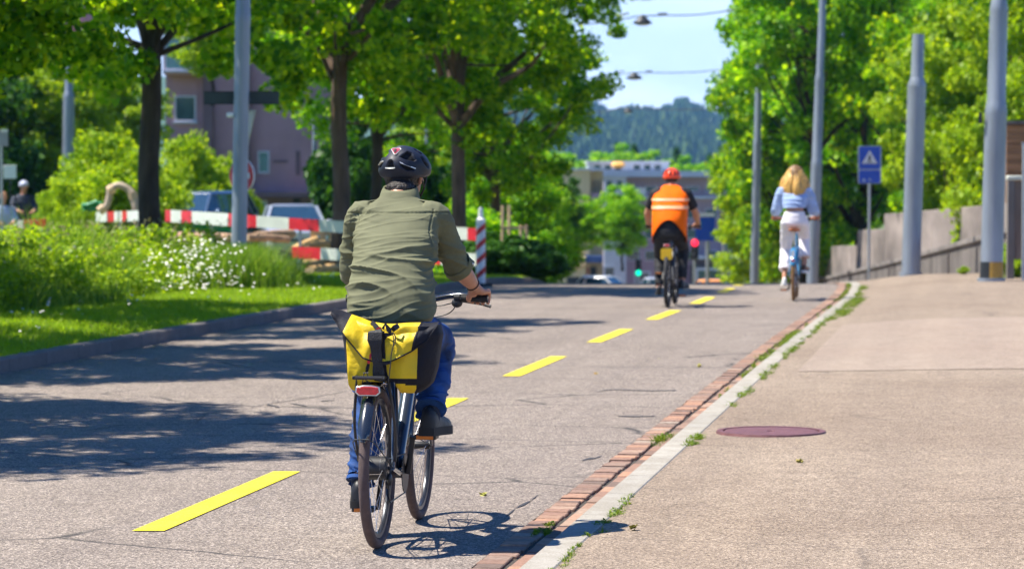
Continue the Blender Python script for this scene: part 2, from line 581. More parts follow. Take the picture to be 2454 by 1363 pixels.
def stone_mat(name, col, var=0.2):
    m, nt, b, o = nodes(name)
    g = nt.nodes.new('ShaderNodeNewGeometry'); co = coords(nt)
    lo = [k*(1-var*0.5) for k in col]; hi = [min(1, k*(1+var*0.4)) for k in col]
    c = ramp(nt, g.outputs['Random Per Island'], [(0, lo), (1, hi)])
    c = mixc(nt, ramp(nt, tnoise(nt, co, 110, 3, 0.7), [(0.38, 0.6), (0.6, 0.0)]), c, (0.55, 0.53, 0.5), 'MULTIPLY')
    c = mixc(nt, ramp(nt, tnoise(nt, co, 6, 4), [(0.4, 0.4), (0.65, 0.0)]), c, (0.6, 0.56, 0.48), 'MULTIPLY')
    nt.links.new(c, b.inputs['Base Color']); b.inputs['Roughness'].default_value = 0.85
    bump(nt, b, tnoise(nt, co, 90, 4), 0.4, 0.004)
    return m
m_kerb = stone_mat('pale kerb stone', (0.40, 0.375, 0.325))
m_kerbl = stone_mat('shaded grey kerb stone', (0.20, 0.18, 0.17))  # grey stone, its colour lowered to carry the shade on the riser
def kerb(name, xa, xb, top, low, mat, L, y0=3.0, y1=150):
    mb = MB(); y = y0
    while y < y1:
        l = L * rnd.uniform(0.9, 1.1) if y < 70 else 6.0
        g_ = 0.006
        ends = (y, y + l - g_)
        vs = []
        for Y in ends:
            D = dist(xa, Y); bx = bend(D); z = road_z(xa+bx, Y)
            e = 0.012
            for X, Z in ((xa, z+low), (xa, z+top-e), (xa+e, z+top), (xb-e, z+top), (xb, z+top-e), (xb, z+low)):
                vs.append((X+bx, Y, Z))
        fs = [(0,1,2,3,4,5), (11,10,9,8,7,6)] + [(k, k+6, (k+1)%6+6, (k+1)%6) for k in range(6)]
        mb.add(vs, fs); y += l
    return mb.build(name, mat, smooth=False, fix=True)
kind(kerb('kerb', XKR, XKR + 0.155, 0.033, -0.12, m_kerb, 1.0), 'structure', 'pale granite kerb stones along the pavement')
kind(kerb('kerb', XKL - 0.16, XKL, 0.115, -0.12, m_kerbl, 1.0), 'structure', 'grey kerb stones along the grass verge')

# tar-sealed repairs in the asphalt
m_tar = M('bitumen seal', (0.045, 0.043, 0.045), 0.6, var=0.3, vs=20, bmp=0.3, bs=80)
def tar(pts, w):
    mb = MB(); vs = []
    for i, (px, py) in enumerate(pts):
        D = FPX*1.617/(py-419.5); p = at(px, py, D); ww = w*(0.55 + 0.6*abs(math.sin(i*2.1+px)))
        vs += [(p.x, p.y-ww, road_z(p.x, p.y)+0.0035), (p.x, p.y+ww, road_z(p.x, p.y)+0.0035)]
    mb.add(vs, [(2*i, 2*i+2, 2*i+3, 2*i+1) for i in range(len(pts)-1)])
    kind(mb.build('tar_seal', m_tar, smooth=False), 'structure')
tar([(1218, 1233), (1228, 1222), (1240, 1213), (1252, 1208), (1266, 1203), (1276, 1196), (1284, 1188), (1292, 1182)], 0.10)
tar([(1396, 1102), (1410, 1098), (1425, 1097), (1440, 1092)], 0.05)
tar([(1424, 941), (1434, 937), (1446, 934), (1470, 932), (1500, 933), (1560, 935), (1620, 934)], 0.035)
tar([(1480, 996), (1520, 997), (1570, 996)], 0.03)
tar([(640, 968), (670, 975), (700, 966), (735, 972), (770, 960), (800, 958)], 0.04)
tar([(560, 990), (600, 975), (650, 965), (720, 955), (790, 944), (830, 936)], 0.03)
tar([(470, 1010), (500, 985), (520, 980)], 0.02)
tar([(1000, 792), (1060, 800), (1130, 790), (1160, 792)], 0.04)

# verge soil under the grass
m_soil = M('verge soil', (0.10, 0.115, 0.03), 0.95, var=0.35, vs=2.5, bmp=0.5, bs=20)
def verge_z(x, y):
    xs = x - bend(dist(x, y))
    return road_z(x, y) + 0.09 + 0.05*ss(-8.1, -9.5, xs) if xs > -13 else max(gz(x, y), road_z(x, y)) + 0.10
kind(strip('verge', -13.5, XKL - 0.15, m_soil, verge_z, 10, [q for q in YS if q < 130]), 'structure')

# manhole cover in the pavement
P = at(1848, 1022, 18.15)
px_, py_ = P.x, P.y
m_iron = M('rusty iron cover', (0.19, 0.085, 0.085), 0.55, 0.35, var=0.25, vs=18, bmp=0.4, bs=120)
mh = thing('manhole_cover', 'round rust red iron manhole cover set in the pavement', 'manhole cover', (px_, py_, pave_z(px_, py_)))
mb = MB()
prof = [(0.0, 0.010), (0.02, 0.006), (0.03, 0.010), (0.30, 0.012), (0.305, 0.004), (0.318, 0.004), (0.325, 0.012)]
mb.mi = 0
loops = []
for r, z in [(0.001, 0.010), (0.025, 0.004), (0.028, 0.011), (0.285, 0.012), (0.29, 0.004), (0.296, 0.004)]:
    loops.append([(r*math.cos(2*math.pi*k/48), r*math.sin(2*math.pi*k/48), z) for k in range(48)])
mb.loft(loops, caps=False)
for i in range(-5, 6):
    for j in range(-5, 6):
        if False and 1 < i*i + j*j < 26: mb.box(i*0.05-.012, i*0.05+.012, j*0.05-.012, j*0.05+.012, 0.0125, 0.0155)
mb.build('lid', m_iron, mh, ang=30, fix=True)
mb = MB()
loops = []
for r, z in [(0.298, 0.002), (0.298, 0.014), (0.335, 0.014), (0.342, -0.01)]:
    loops.append([(r*math.cos(2*math.pi*k/48), r*math.sin(2*math.pi*k/48), z) for k in range(48)])
mb.loft(loops, caps=False)
mb.build('frame', m_iron, mh, ang=30, fix=True)
# ---------------------------------------------------------------- foliage
L_MAPLE = leaf_mat('maple leaves', (0.028, 0.14, 0.004), (0.12, 0.33, 0.007), (0.33, 0.54, 0.012), 0.64, (2.45, 1.75, 0.6))
L_WEED = leaf_mat('kerb weed', (0.07, 0.15, 0.01), (0.13, 0.22, 0.015), (0.24, 0.30, 0.03), 0.3, (1.8, 1.6, 0.8))
L_LITE = leaf_mat('light shrub leaves', (0.15, 0.28, 0.008), (0.24, 0.38, 0.012), (0.36, 0.48, 0.018), 0.42, (2.1, 1.9, 0.6))
L_MID = leaf_mat('green leaves', (0.05, 0.19, 0.005), (0.15, 0.36, 0.008), (0.34, 0.54, 0.014), 0.45, (2.5, 2.2, 0.7))
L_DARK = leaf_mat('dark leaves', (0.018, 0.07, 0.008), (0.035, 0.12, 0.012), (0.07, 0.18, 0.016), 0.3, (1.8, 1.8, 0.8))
m_bark = M('tree bark', (0.05, 0.036, 0.026), 0.95, var=0.55, vs=7, bmp=0.9, bs=30, stretch=(1, 1, 0.25), bd=0.03)
m_barkl2 = M('brown bark', (0.115, 0.078, 0.055), 0.95, var=0.5, vs=7, bmp=0.9, bs=28, stretch=(1, 1, 0.25), bd=0.03)
m_stem = M('shrub stems', (0.14, 0.11, 0.06), 0.9, var=0.3)
m_barkl = M('pale bark', (0.20, 0.15, 0.10), 0.95, var=0.4, vs=6, bmp=0.7, bs=24, stretch=(1, 1, 0.3), bd=0.02)

def leaves(cent, rad, n, size, rng, up=0.5, lump=2.0):
    """n leaf blades scattered through clusters; returns corners (n, 4, 3)"""
    k = rng.integers(0, len(cent), n)
    d = rng.normal(size=(n, 3)); d /= np.linalg.norm(d, axis=1)[:, None]
    r = rng.random(n) ** (1/lump)
    p = cent[k] + d * (rad[k] * r[:, None])
    nr = rng.normal(size=(n, 3)) + np.array([0, 0, up]) + d*0.55
    nr /= np.linalg.norm(nr, axis=1)[:, None]
    t = rng.normal(size=(n, 3)); t -= nr * (t*nr).sum(1)[:, None]; t /= np.linalg.norm(t, axis=1)[:, None]
    b = np.cross(nr, t)
    s = (size * rng.uniform(0.65, 1.25, n))[:, None]
    a0 = p - t*s*0.5; a2 = p + t*s*0.5
    fold = nr * s * 0.10
    a1 = p + b*s*0.42 + t*s*0.08 - fold; a3 = p - b*s*0.42 + t*s*0.08 - fold
    return np.stack([a0, a1, a2, a3], 1)

def crown_clusters(rng, rx, rz, n, cr, cz, ry=None, lobes=7, flat=0.7, hollow=0.5):
    """cluster centres through an uneven ovoid made of lobes"""
    ry = ry or rx
    lob = rng.normal(size=(lobes, 3)); lob /= np.linalg.norm(lob, axis=1)[:, None]
    amp = rng.uniform(-0.22, 0.24, lobes)
    out = []
    while len(out) < n:
        d = rng.normal(size=3); d /= np.linalg.norm(d)
        k = 1 + float((amp * np.exp(-6 * (1 - lob @ d))).sum()) + rng.uniform(-0.08, 0.08)
        r = (hollow + (1-hollow) * rng.random() ** 0.7) * k if rng.random() < 0.85 else rng.random() * k
        out.append((d[0]*rx*r, d[1]*ry*r, cz + d[2]*rz*r))
    c = np.array(out)
    r = rng.uniform(0.65, 1.25, n)[:, None] * cr * np.array([[1, 1, flat]])
    return c, r

def tree_meshes(name, seed, H, cz, rx, rz, trunk_r, leafmat, n_leaf, size, n_cl=170, cr=0.75, bark=None, lean=(0, 0), fork=None, hollow=0.5, ry=None, limbs=3):
    rng = np.random.default_rng(seed)
    c, r = crown_clusters(rng, rx, rz, n_cl, cr, cz, hollow=hollow, ry=ry)
    co = leaves(c, r, n_leaf, size, rng)
    crown = fast_mesh(name + '_crown', co, 4, [leafmat])
    mb = MB()
    zf = fork or cz - rz*0.75
    top = Vector((lean[0], lean[1], cz + rz*0.55))
    pts = [Vector((0, 0, -0.3)), Vector((0, 0, 0.15)), Vector((lean[0]*0.1+0.05, lean[1]*.1-0.03, zf*0.5)), Vector((lean[0]*0.3, lean[1]*0.3, zf)), (Vector((lean[0]*.3, lean[1]*.3, zf)) + top)/2 + Vector((0.12, -0.1, 0)), top]
    mb.tube(pts, [trunk_r*1.5, trunk_r*1.08, trunk_r*0.95, trunk_r*0.88, trunk_r*0.5, trunk_r*0.12], 12, sub=4)
    for j in range(limbs):
        a = 2*math.pi*j/limbs + rng.uniform(-.4, .4); z0 = zf + rng.uniform(-0.1, 0.9); ro = rx*rng.uniform(0.55, 0.8)
        s = Vector((lean[0]*.3, lean[1]*.3, z0)); e = Vector((math.cos(a)*ro, math.sin(a)*ro, z0 + rz*rng.uniform(0.45, 0.8)))
        m1 = s.lerp(e, 0.35) + Vector((0, 0, 0.12)); m2 = s.lerp(e, 0.7) + Vector((rng.uniform(-.2, .2), rng.uniform(-.2, .2), -0.1))
        mb.tube([s, m1, m2, e], [trunk_r*0.62, trunk_r*0.48, trunk_r*0.3, trunk_r*0.08], 9, sub=4)
    idx = rng.permutation(n_cl)[:26]
    for j, i in enumerate(idx):
        e = Vector(c[i]); t = rng.uniform(0.0, 0.75)
        s = Vector((lean[0]*.3, lean[1]*.3, zf)).lerp(top, t*0.8)
        s.z = min(s.z, e.z - 0.1) if e.z > zf else max(zf*0.9, e.z)
        mid = s.lerp(e, 0.5) + Vector((rng.uniform(-.3, .3), rng.uniform(-.3, .3), -0.12 * (e - s).length + 0.25))
        rr = trunk_r * rng.uniform(0.22, 0.42)
        mb.tube([s, mid, e], [rr, rr*0.6, rr*0.15], 7, sub=3)
    tm = mb.mesh(name + '_trunk', [bark or m_bark]); soft(tm, 60)
    return tm, crown

def place_tree(ms, loc, label, rz=0, s=1.0, group=None, cat='tree', name='street_tree'):
    t = thing(name, label, cat, loc, rz, group)
    t.scale = s if isinstance(s, tuple) else (s, s, s)
    link('trunk', ms[0], t); link('crown', ms[1], t)
    return t

maples = [tree_meshes('maple', 20+i, 11, 7.3, 3.9, 4.3, 0.165, L_MAPLE, 52000, 0.142, n_cl=(235, 290, 260)[i], cr=0.52, fork=3.2, hollow=0.6, bark=(m_barkl2, m_bark, m_barkl2)[i], limbs=5) for i in range(3)]
maples.append(tree_meshes('maple', 44, 11, 7.6, 3.5, 4.2, 0.15, L_MID, 34000, 0.14, n_cl=210, cr=0.50, fork=3.4, hollow=0.6))
# the row along the verge, the nearest three stand beside the camera's field and throw their shade in
row = [  # px, D, mesh, turn, scale, label
    (None, 18.4, 1, 1.0, 0.80, 'street maple nearest the camera on the grass verge, casting the closest road shade'),
    (None, 25.8, 2, 2.2, 0.78, 'street maple on the verge beside the second shade patch on the road'),
    (None, 32.5, 0, 0.4, 0.80, 'street maple on the verge whose leafy branches hang into the top of the view'),
    (365, 45.3, 1, 3.6, 1.05, 'street maple with thick near-black trunk rising from the tall grass'),
    (812, 53.5, 2, 1.1, 1.0, 'street maple with straight brown trunk just behind the red and white barrier'),
    (905, 68.0, 3, 4.1, 0.95, 'slim street maple, its trunk just left of the olive shirted cyclist\'s helmet'),
    (1098, 63.5, 0, 2.0, 1.0, 'street maple with forked dark trunk, its crown reaching furthest over the road'),
    (1187, 84.0, 2, 5.0, 0.95, 'slender street maple standing behind the wooden stake frame'),
]
for px, D, k, rz, s, lab in row:
    if px is None:
        x = -11.3 if D > 20 else -10.3; y = (D + x*math.sin(TH)) / math.cos(TH)
    else:
        p = at(px, 500, D); x, y = p.x, p.y
    z = verge_z(x, y) if x - bend(D) > -13 else gz(x, y)
    place_tree(maples[k], (x, y, z - 0.05), lab, rz, s, 'maples in a row along the verge')

# trees on the other side, behind the concrete walls and the slatted fence
big = [tree_meshes('roadside', 60, 11, 7.2, 4.4, 5.2, 0.2, L_MID, 27000, 0.20, n_cl=190, cr=0.62, fork=2.2, hollow=0.55),
       tree_meshes('roadside', 61, 11, 6.5, 4.0, 5.6, 0.18, L_MAPLE, 25000, 0.20, n_cl=170, cr=0.62, fork=1.8, hollow=0.5)]
lite = [tree_meshes('ash', 70, 7, 4.4, 2.9, 4.0, 0.11, L_LITE, 24000, 0.19, n_cl=150, cr=0.62, fork=0.8, bark=m_barkl, hollow=0.4),
        tree_meshes('ash', 71, 7, 4.2, 2.6, 4.1, 0.10, L_LITE, 22000, 0.18, n_cl=140, cr=0.6, fork=0.8, bark=m_barkl, hollow=0.4)]
highx = tree_meshes('roadside', 62, 12, 9.3, 2.7, 4.2, 0.14, L_MID, 22000, 0.18, n_cl=150, cr=0.55, fork=4.6, hollow=0.5)
def ground_at(px, D, up=0.0):
    p = at(px, 500, D); return Vector((p.x, p.y, gz(p.x, p.y) + up))
for px, D, ms, rz, s, lab in [
    (1950, 92, highx, 0.5, 1.0, 'high crowned tree hiding the top of the thin far mast'),
    (2060, 108, big[0], 0.3, (1.15, 1.15, 1.22), 'large green tree with leaning dark limbs behind the blue pedestrian sign'),
    (2275, 90, big[1], 2.1, (0.9, 0.9, 1.15), 'tall tree with dark trunk between the two widest grey poles'),
    (2500, 80, big[0], 4.0, (0.85, 0.85, 1.1), 'tall tree rising behind the grey pole with the yellow base'),
    (1925, 108, big[1], 5.2, (0.85, 0.85, 1.15), 'tall green tree whose edge meets the sky above the thin far lamp pole'),
    (2160, 118, big[0], 1.2, (1.2, 1.2, 1.35), 'broad dark tree filling the gap behind the pole next to the pedestrian sign'),
    (1852, 112, lite[0], 1.0, (0.95, 0.95, 1.0), 'yellow green tree leaning over the pavement behind the far lamp pole'),
    (1915, 122, lite[1], 2.6, (1.05, 1.05, 0.85), 'low yellow green shrub tree behind the woman on the blue bicycle'),
    (2325, 79, lite[0], 0.2, (0.85, 0.85, 1.0), 'bright yellow green shrub tree above the concrete wall'),
    (2445, 68, lite[1], 3.3, (0.72, 0.72, 0.95), 'bright yellow green shrub tree beside the wooden hut'),
    (1995, 128, big[1], 3.0, (0.62, 0.62, 0.55), 'dark low tree behind the stepped end of the concrete wall')]:
    place_tree(ms, ground_at(px, D), lab, rz, s, 'trees behind the concrete walls', name='roadside_tree')

# shrubs, hedges and background trees of the left side
def shrub_meshes(seed, rx, rz, mat, n, size, cl=80, cr=0.45):
    rng = np.random.default_rng(seed)
    c, r = crown_clusters(rng, rx, rz, cl, cr, rz*0.95, hollow=0.3)
    co = leaves(c, r, n, size, rng, up=0.7)
    mb = MB()
    for i in rng.permutation(cl)[:14]:
        e = Vector(c[i]); mb.tube([(e.x*0.1, e.y*0.1, -0.1), Vector((e.x*0.35, e.y*.35, e.z*0.55)), e], [0.035, 0.025, 0.008], 6, sub=2)
    sm = mb.mesh('stems', [m_stem]); soft(sm)
    return sm, fast_mesh('foliage', co, 4, [mat])
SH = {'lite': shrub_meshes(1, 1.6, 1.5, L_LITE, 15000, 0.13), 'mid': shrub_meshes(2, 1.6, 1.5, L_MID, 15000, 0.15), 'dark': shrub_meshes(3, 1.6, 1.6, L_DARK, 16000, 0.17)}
def shrub(px, D, k, rx, rz, label, rot=0.0, name='shrub', cat='shrub', group=None, z=None):
    p = ground_at(px, D)
    if z is not None: p.z = z
    t = thing(name, label, cat, p, rot, group)
    t.scale = (rx/1.6, rx/1.6, rz/1.5)
    link('stems', SH[k][0], t); link('foliage', SH[k][1], t)
    return t
G = 'shrubs and hedges beyond the barrier'
shrub(245, 72, 'lite', 1.55, 1.75, 'bright yellow green shrub beyond the barrier, before the black trunk', 0.3, group=G)
shrub(330, 75, 'lite', 1.3, 1.6, 'bright yellow green shrub half hidden by the black maple trunk', 1.3, group=G)
shrub(455, 88, 'lite', 1.5, 2.15, 'bright shrub behind the blue grey car', 2.0, group=G)
shrub(545, 92, 'lite', 1.3, 2.0, 'olive green shrub against the mauve building beside the lamp pole', 2.9, group=G)
shrub(150, 64, 'lite', 0.8, 1.05, 'weedy pale shrub behind the sitting workers', 0.9, group=G)
shrub(1150, 76, 'mid', 1.4, 1.1, 'green bush behind the red and white end post', 0.3, group=G)
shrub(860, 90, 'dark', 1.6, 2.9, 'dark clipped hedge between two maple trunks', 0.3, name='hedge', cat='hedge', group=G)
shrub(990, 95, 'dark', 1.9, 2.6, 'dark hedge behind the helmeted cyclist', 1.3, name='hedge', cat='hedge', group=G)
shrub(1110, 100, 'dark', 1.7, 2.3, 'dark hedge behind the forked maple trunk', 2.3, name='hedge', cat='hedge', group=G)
shrub(1250, 70, 'dark', 1.1, 0.62, 'low dark bush at the foot of the wooden stake frame', 2.3, group=G)
shrub(1290, 82, 'mid', 1.2, 0.95, 'low green bush right of the wooden stake frame', 0.7, group=G)
shrub(1195, 60, 'dark', 1.0, 0.50, 'low dark bush on the verge behind the end post', 1.7, group=G)
m_small = tree_meshes('small', 90, 6, 3.6, 2.2, 2.6, 0.09, L_MID, 19000, 0.17, n_cl=120, cr=0.55, fork=1.3, hollow=0.35)
m_small2 = tree_meshes('small', 91, 6, 3.6, 2.2, 2.6, 0.09, L_LITE, 19000, 0.17, n_cl=120, cr=0.55, fork=1.3, hollow=0.35)
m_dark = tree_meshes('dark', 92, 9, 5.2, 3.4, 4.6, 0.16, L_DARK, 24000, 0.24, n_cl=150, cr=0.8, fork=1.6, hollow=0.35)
GB = 'background trees beyond the verge'
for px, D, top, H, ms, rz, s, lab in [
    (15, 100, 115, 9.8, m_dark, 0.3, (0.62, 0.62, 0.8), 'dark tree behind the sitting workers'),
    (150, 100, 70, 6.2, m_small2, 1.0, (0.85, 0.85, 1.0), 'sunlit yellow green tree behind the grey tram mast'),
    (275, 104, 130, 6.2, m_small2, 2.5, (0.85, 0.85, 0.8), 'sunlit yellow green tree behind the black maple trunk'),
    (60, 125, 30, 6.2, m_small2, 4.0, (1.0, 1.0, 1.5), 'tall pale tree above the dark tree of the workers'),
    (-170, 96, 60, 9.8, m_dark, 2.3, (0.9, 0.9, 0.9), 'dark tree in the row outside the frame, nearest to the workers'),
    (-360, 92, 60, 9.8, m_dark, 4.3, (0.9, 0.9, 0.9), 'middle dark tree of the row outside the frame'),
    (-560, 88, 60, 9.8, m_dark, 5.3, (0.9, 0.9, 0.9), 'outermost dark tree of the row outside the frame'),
    (508, 100, -30, 6.2, m_small2, 0.7, (0.62, 0.62, 0.62), 'thin yellow green tree before the upper windows of the mauve building'),
    (1230, 92, 330, 6.2, m_small, 4.0, (0.8, 0.8, 0.75), 'young green tree behind the slender maple'),
    (1060, 120, 250, 6.2, m_small2, 1.0, (1.3, 1.3, 1.2), 'pale green tree seen between the maple trunks'),
    (1190, 125, 300, 6.2, m_small2, 5.0, (1.1, 1.1, 1.05), 'pale green tree beyond the stake frame'),
    (1290, 118, 372, 6.2, m_small, 2.0, (0.62, 0.62, 0.9), 'green tree before the beige block'),
    (1385, 130, 472, 6.2, m_small, 0.5, (0.52, 0.52, 0.48), 'small round green tree below the beige block'),
    (1320, 124, 470, 6.2, m_dark, 0.8, (0.40, 0.40, 0.36), 'small dark tree at the foot of the beige block'),
    (1492, 150, 448, 6.2, m_small, 3.5, (0.72, 0.72, 0.66), 'conical green tree in the middle of the street beside the orange vested rider'),
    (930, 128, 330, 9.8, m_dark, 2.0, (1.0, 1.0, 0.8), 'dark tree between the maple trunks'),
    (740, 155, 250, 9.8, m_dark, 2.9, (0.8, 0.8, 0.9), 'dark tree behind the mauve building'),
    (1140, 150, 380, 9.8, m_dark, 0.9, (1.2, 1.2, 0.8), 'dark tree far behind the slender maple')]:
    p = at(px, top, D); p.z -= H*s[2]
    place_tree(ms, p, lab, rz, s, GB, name='background_tree')

# ---------------------------------------------------------------- grass
def blades(n, xy, h, w, lean, rng, zf):
    """tapered bent grass blades, two triangles-ish quads each: corners (n, 4, 3) twice"""
    x, y = xy
    z = np.array([zf(a, b) for a, b in zip(x, y)]) - 0.01
    a = rng.random(n)*2*np.pi; hh = h * rng.uniform(0.5, 1.25, n)
    lx = np.cos(a)*hh*lean*rng.random(n)*1.4; ly = np.sin(a)*hh*lean*rng.random(n)*1.4
    f = rng.random(n)*2*np.pi; wx = np.cos(f)*w/2; wy = np.sin(f)*w/2
    P = lambda k, t, u: np.stack([x + lx*t*t + wx*u, y + ly*t*t + wy*u, z + hh*t*(1-0.12*t)], 1)
    q1 = np.stack([P(0, 0, -1), P(0, 0, 1), P(0, 0.55, 0.75), P(0, 0.55, -0.75)], 1)
    q2 = np.stack([P(0, 0.55, -0.75), P(0, 0.55, 0.75), P(0, 1.0, 0.08), P(0, 1.0, -0.08)], 1)
    return np.concatenate([q1, q2], 0)

G_LAWN = leaf_mat('lawn grass', (0.14, 0.27, 0.010), (0.22, 0.38, 0.014), (0.34, 0.46, 0.025), 0.45, (1.9, 1.8, 0.6))
G_TALL = leaf_mat('meadow grass', (0.05, 0.14, 0.018), (0.12, 0.24, 0.02), (0.27, 0.38, 0.06), 0.42, (2.2, 2.0, 0.8))
rng = np.random.default_rng(5)
def world_xy(xs, y):
    b = np.array([bend(dist(a, c)) for a, c in zip(xs, y)])
    return xs + b, y
n = 150000
y = rng.uniform(0, 1, n)**1.25 * 50 + 18; xs = rng.uniform(-11.3, -8.02, n)
xy = world_xy(xs, y)
kind(link('lawn', fast_mesh('lawn', blades(n, xy, 0.085, 0.010, 0.7, rng, verge_z), 4, [G_LAWN])), 'stuff', 'bright mown grass strip along the grey kerb')
n = 80000
y = rng.uniform(0, 1, n)**1.3 * 46 + 24; xs = -10.35 - rng.random(n)**1.2*3.1 - 0.5*np.sin(y*0.9)*rng.random(n)
xy = world_xy(xs, y)
cut = (y > 42.5) & (xs > -13.2)
hmap = (0.70 + 0.13*np.sin(y*0.7+xs) + 0.11*np.sin(y*1.9+xs*2)) * np.clip(0.30 + (-10.3-xs)*0.75, 0.30, 1.0)
keep = ~cut
# thinner and shorter behind the daisies and by the lamp pole
kx = (xy[0][keep], xy[1][keep])
bl = blades(int(keep.sum()), kx, (hmap[keep]*np.where(kx[1] > 37, 0.80, 1.22)), 0.011, 0.45, rng, verge_z)
kind(link('tall_grass', fast_mesh('tall_grass', bl, 4, [G_TALL])), 'stuff', 'tall unmown meadow grass behind the lawn')
# a darker unmown tuft round the lamp pole
c1 = at(628, 640, 41.2); n = 5500
xt = c1.x + rng.normal(size=n)*0.30; yt = c1.y + rng.normal(size=n)*0.6
kind(link('grass_tuft', fast_mesh('grass_tuft', blades(n, (xt, yt), (0.46+0.14*np.sin(xt*9))*np.exp(-((xt-c1.x)/0.7)**2), 0.012, 0.6, rng, verge_z), 4, [G_TALL])), 'stuff', 'dark tall grass tuft right of the lamp pole')
c1 = at(560, 640, 40.9); n = 9000
xt = c1.x + rng.normal(size=n)*0.3; yt = c1.y - abs(rng.normal(size=n))*0.5
kind(link('grass_tuft', fast_mesh('grass_tuft', blades(n, (xt, yt), np.full(n, 0.62), 0.012, 0.5, rng, verge_z), 4, [G_TALL])), 'stuff', 'tall grass hiding the foot of the lamp pole')
# seed heads and broad weeds
m_seed = leaf_mat('seed heads', (0.20, 0.20, 0.09), (0.32, 0.30, 0.15), (0.45, 0.42, 0.24), 0.3, (1.4, 1.3, 1.0))
n = 1500
y = rng.uniform(24, 44, n); xs = -10.6 - rng.random(n)*2.6; xw, yw = world_xy(xs, y)
zz = np.array([verge_z(a, b) for a, b in zip(xw, yw)]) + rng.uniform(0.45, 0.95, n)
cen = np.stack([xw, yw, zz], 1)
co = leaves(cen, np.full((n, 3), 0.05), 5000, 0.038, rng)
kind(link('seed_heads', fast_mesh('seed_heads', co, 4, [m_seed])), 'stuff', 'pale seed heads standing over the tall grass')
n = 1900
y = rng.uniform(25, 43, n); xs = -10.35 - rng.random(n)*2.6; xw, yw = world_xy(xs, y)
cen = np.stack([xw, yw, np.array([verge_z(a, b) for a, b in zip(xw, yw)]) + rng.uniform(0.1, 0.85, n)*np.clip(0.3 + (-10.3-xs)*0.9, 0.3, 1.0)], 1)
co = leaves(cen, np.full((n, 3), 0.12)*np.array([[1, 1, .9]]), 34000, 0.062, rng, up=1.0)
kind(link('weeds', fast_mesh('weeds', co, 4, [L_LITE])), 'stuff', 'broad leaved weeds among the tall grass')

# daisies: a dense clump below the lamp pole and a few in the lawn
m_petal = M('white petals', (0.85, 0.85, 0.80), 0.6, var=0.03)
m_eye = M('daisy eyes', (0.75, 0.55, 0.05), 0.7)
mb = MB()
rn = random.Random(5)
def daisy(x, y, h, r):
    z = verge_z(x, y); t = (rn.uniform(-.5, .5), rn.uniform(-.9, .2))
    n = Vector((t[0], t[1], 1)).normalized(); u = n.orthogonal().normalized(); w = n.cross(u)
    c = Vector((x, y, z+h)); vs = [c + n*r*0.12]
    for k in range(10):
        a = 2*math.pi*k/10; rr = r*(1 if k % 2 else 0.8)
        vs.append(c + (u*math.cos(a) + w*math.sin(a))*rr)
    mb.mi = 0; mb.add(vs, [(0, 1+k, 1+(k+1) % 10) for k in range(10)])
    mb.mi = 1; mb.add([c + n*r*0.2 + (u*math.cos(a)+w*math.sin(a))*r*0.28 for a in (0, 1.25, 2.5, 3.77, 5.0)], [(0, 1, 2, 3, 4)])
c0 = at(468, 640, 37.8)
for i in range(240):
    a = rn.gauss(0, 0.30); b_ = rn.gauss(0, 0.7)
    x = c0.x + a; y = c0.y + b_
    h = rn.uniform(0.12, 0.80) * max(0.35, 1 - 0.35*abs(a))
    daisy(x, y, h, rn.uniform(0.012, 0.021))
for i in range(160):
    y = rn.uniform(22, 46); xs = rn.uniform(-10.9, -8.7)
    daisy(xs + bend(dist(xs, y)), y, rn.uniform(0.07, 0.14) if xs > -10.4 else rn.uniform(0.3, 0.7), rn.uniform(0.012, 0.02))
kind(mb.build('daisies', [m_petal, m_eye], smooth=False), 'stuff', 'white daisies crowded below the lamp pole and dotted over the lawn')

# weeds in the joints of the kerb and the gutter
cent = []; rr = []
y = 8.0
for lo, hi, x, nn_, sz in [(11, 16.5, -1.68, 60, 0.018), (17.2, 18.2, -1.68, 25, 0.022), (19.5, 45, -1.68, 120, 0.03), (13, 13.4, -1.94, 14, 0.014), (17.4, 18.1, -1.90, 7, 0.032), (21, 50, -1.88, 90, 0.02), (25.5, 30.5, -1.86, 60, 0.038), (38, 50, -1.88, 30, 0.03), (33, 46, -1.64, 60, 0.05), (34, 40, -1.55, 40, 0.05)]:
    for i in range(nn_):
        yy = rn.uniform(lo, hi); xx = x + rn.uniform(-0.03, 0.03)
        if noise.noise((yy*0.9, x*9, 0)) < -0.12: continue
        bx = bend(dist(xx, yy)); z = pave_z(xx+bx, yy) if x > -1.8 else road_z(xx+bx, yy) + 0.01
        cent.append((xx+bx, yy, z + sz*0.5)); rr.append((sz, sz*1.6, sz*0.8))
cw = np.array(cent); rw = np.array(rr); ki = rng.integers(0, len(cw), len(cw)*26)
ox = cw[ki, 0] + rng.normal(size=len(ki))*rw[ki, 0]*0.5; oy = cw[ki, 1] + rng.normal(size=len(ki))*rw[ki, 1]*1.1
zl = dict(zip(zip(ox, oy), cw[ki, 2] - 0.5*rw[ki, 0]))
co = blades(len(ki), (ox, oy), np.clip(rw[ki, 0]*1.5, 0.018, 0.09), 0.0045, 1.1, rng, lambda a, b: zl[(a, b)])
co2 = leaves(cw, rw, len(cw)*5, 0.016, rng, up=1.2); co = np.concatenate([co, co2], 0)
kind(link('kerb_weeds', fast_mesh('kerb_weeds', co, 4, [L_WEED])), 'stuff', 'small weeds growing in the joints beside the pale kerb')

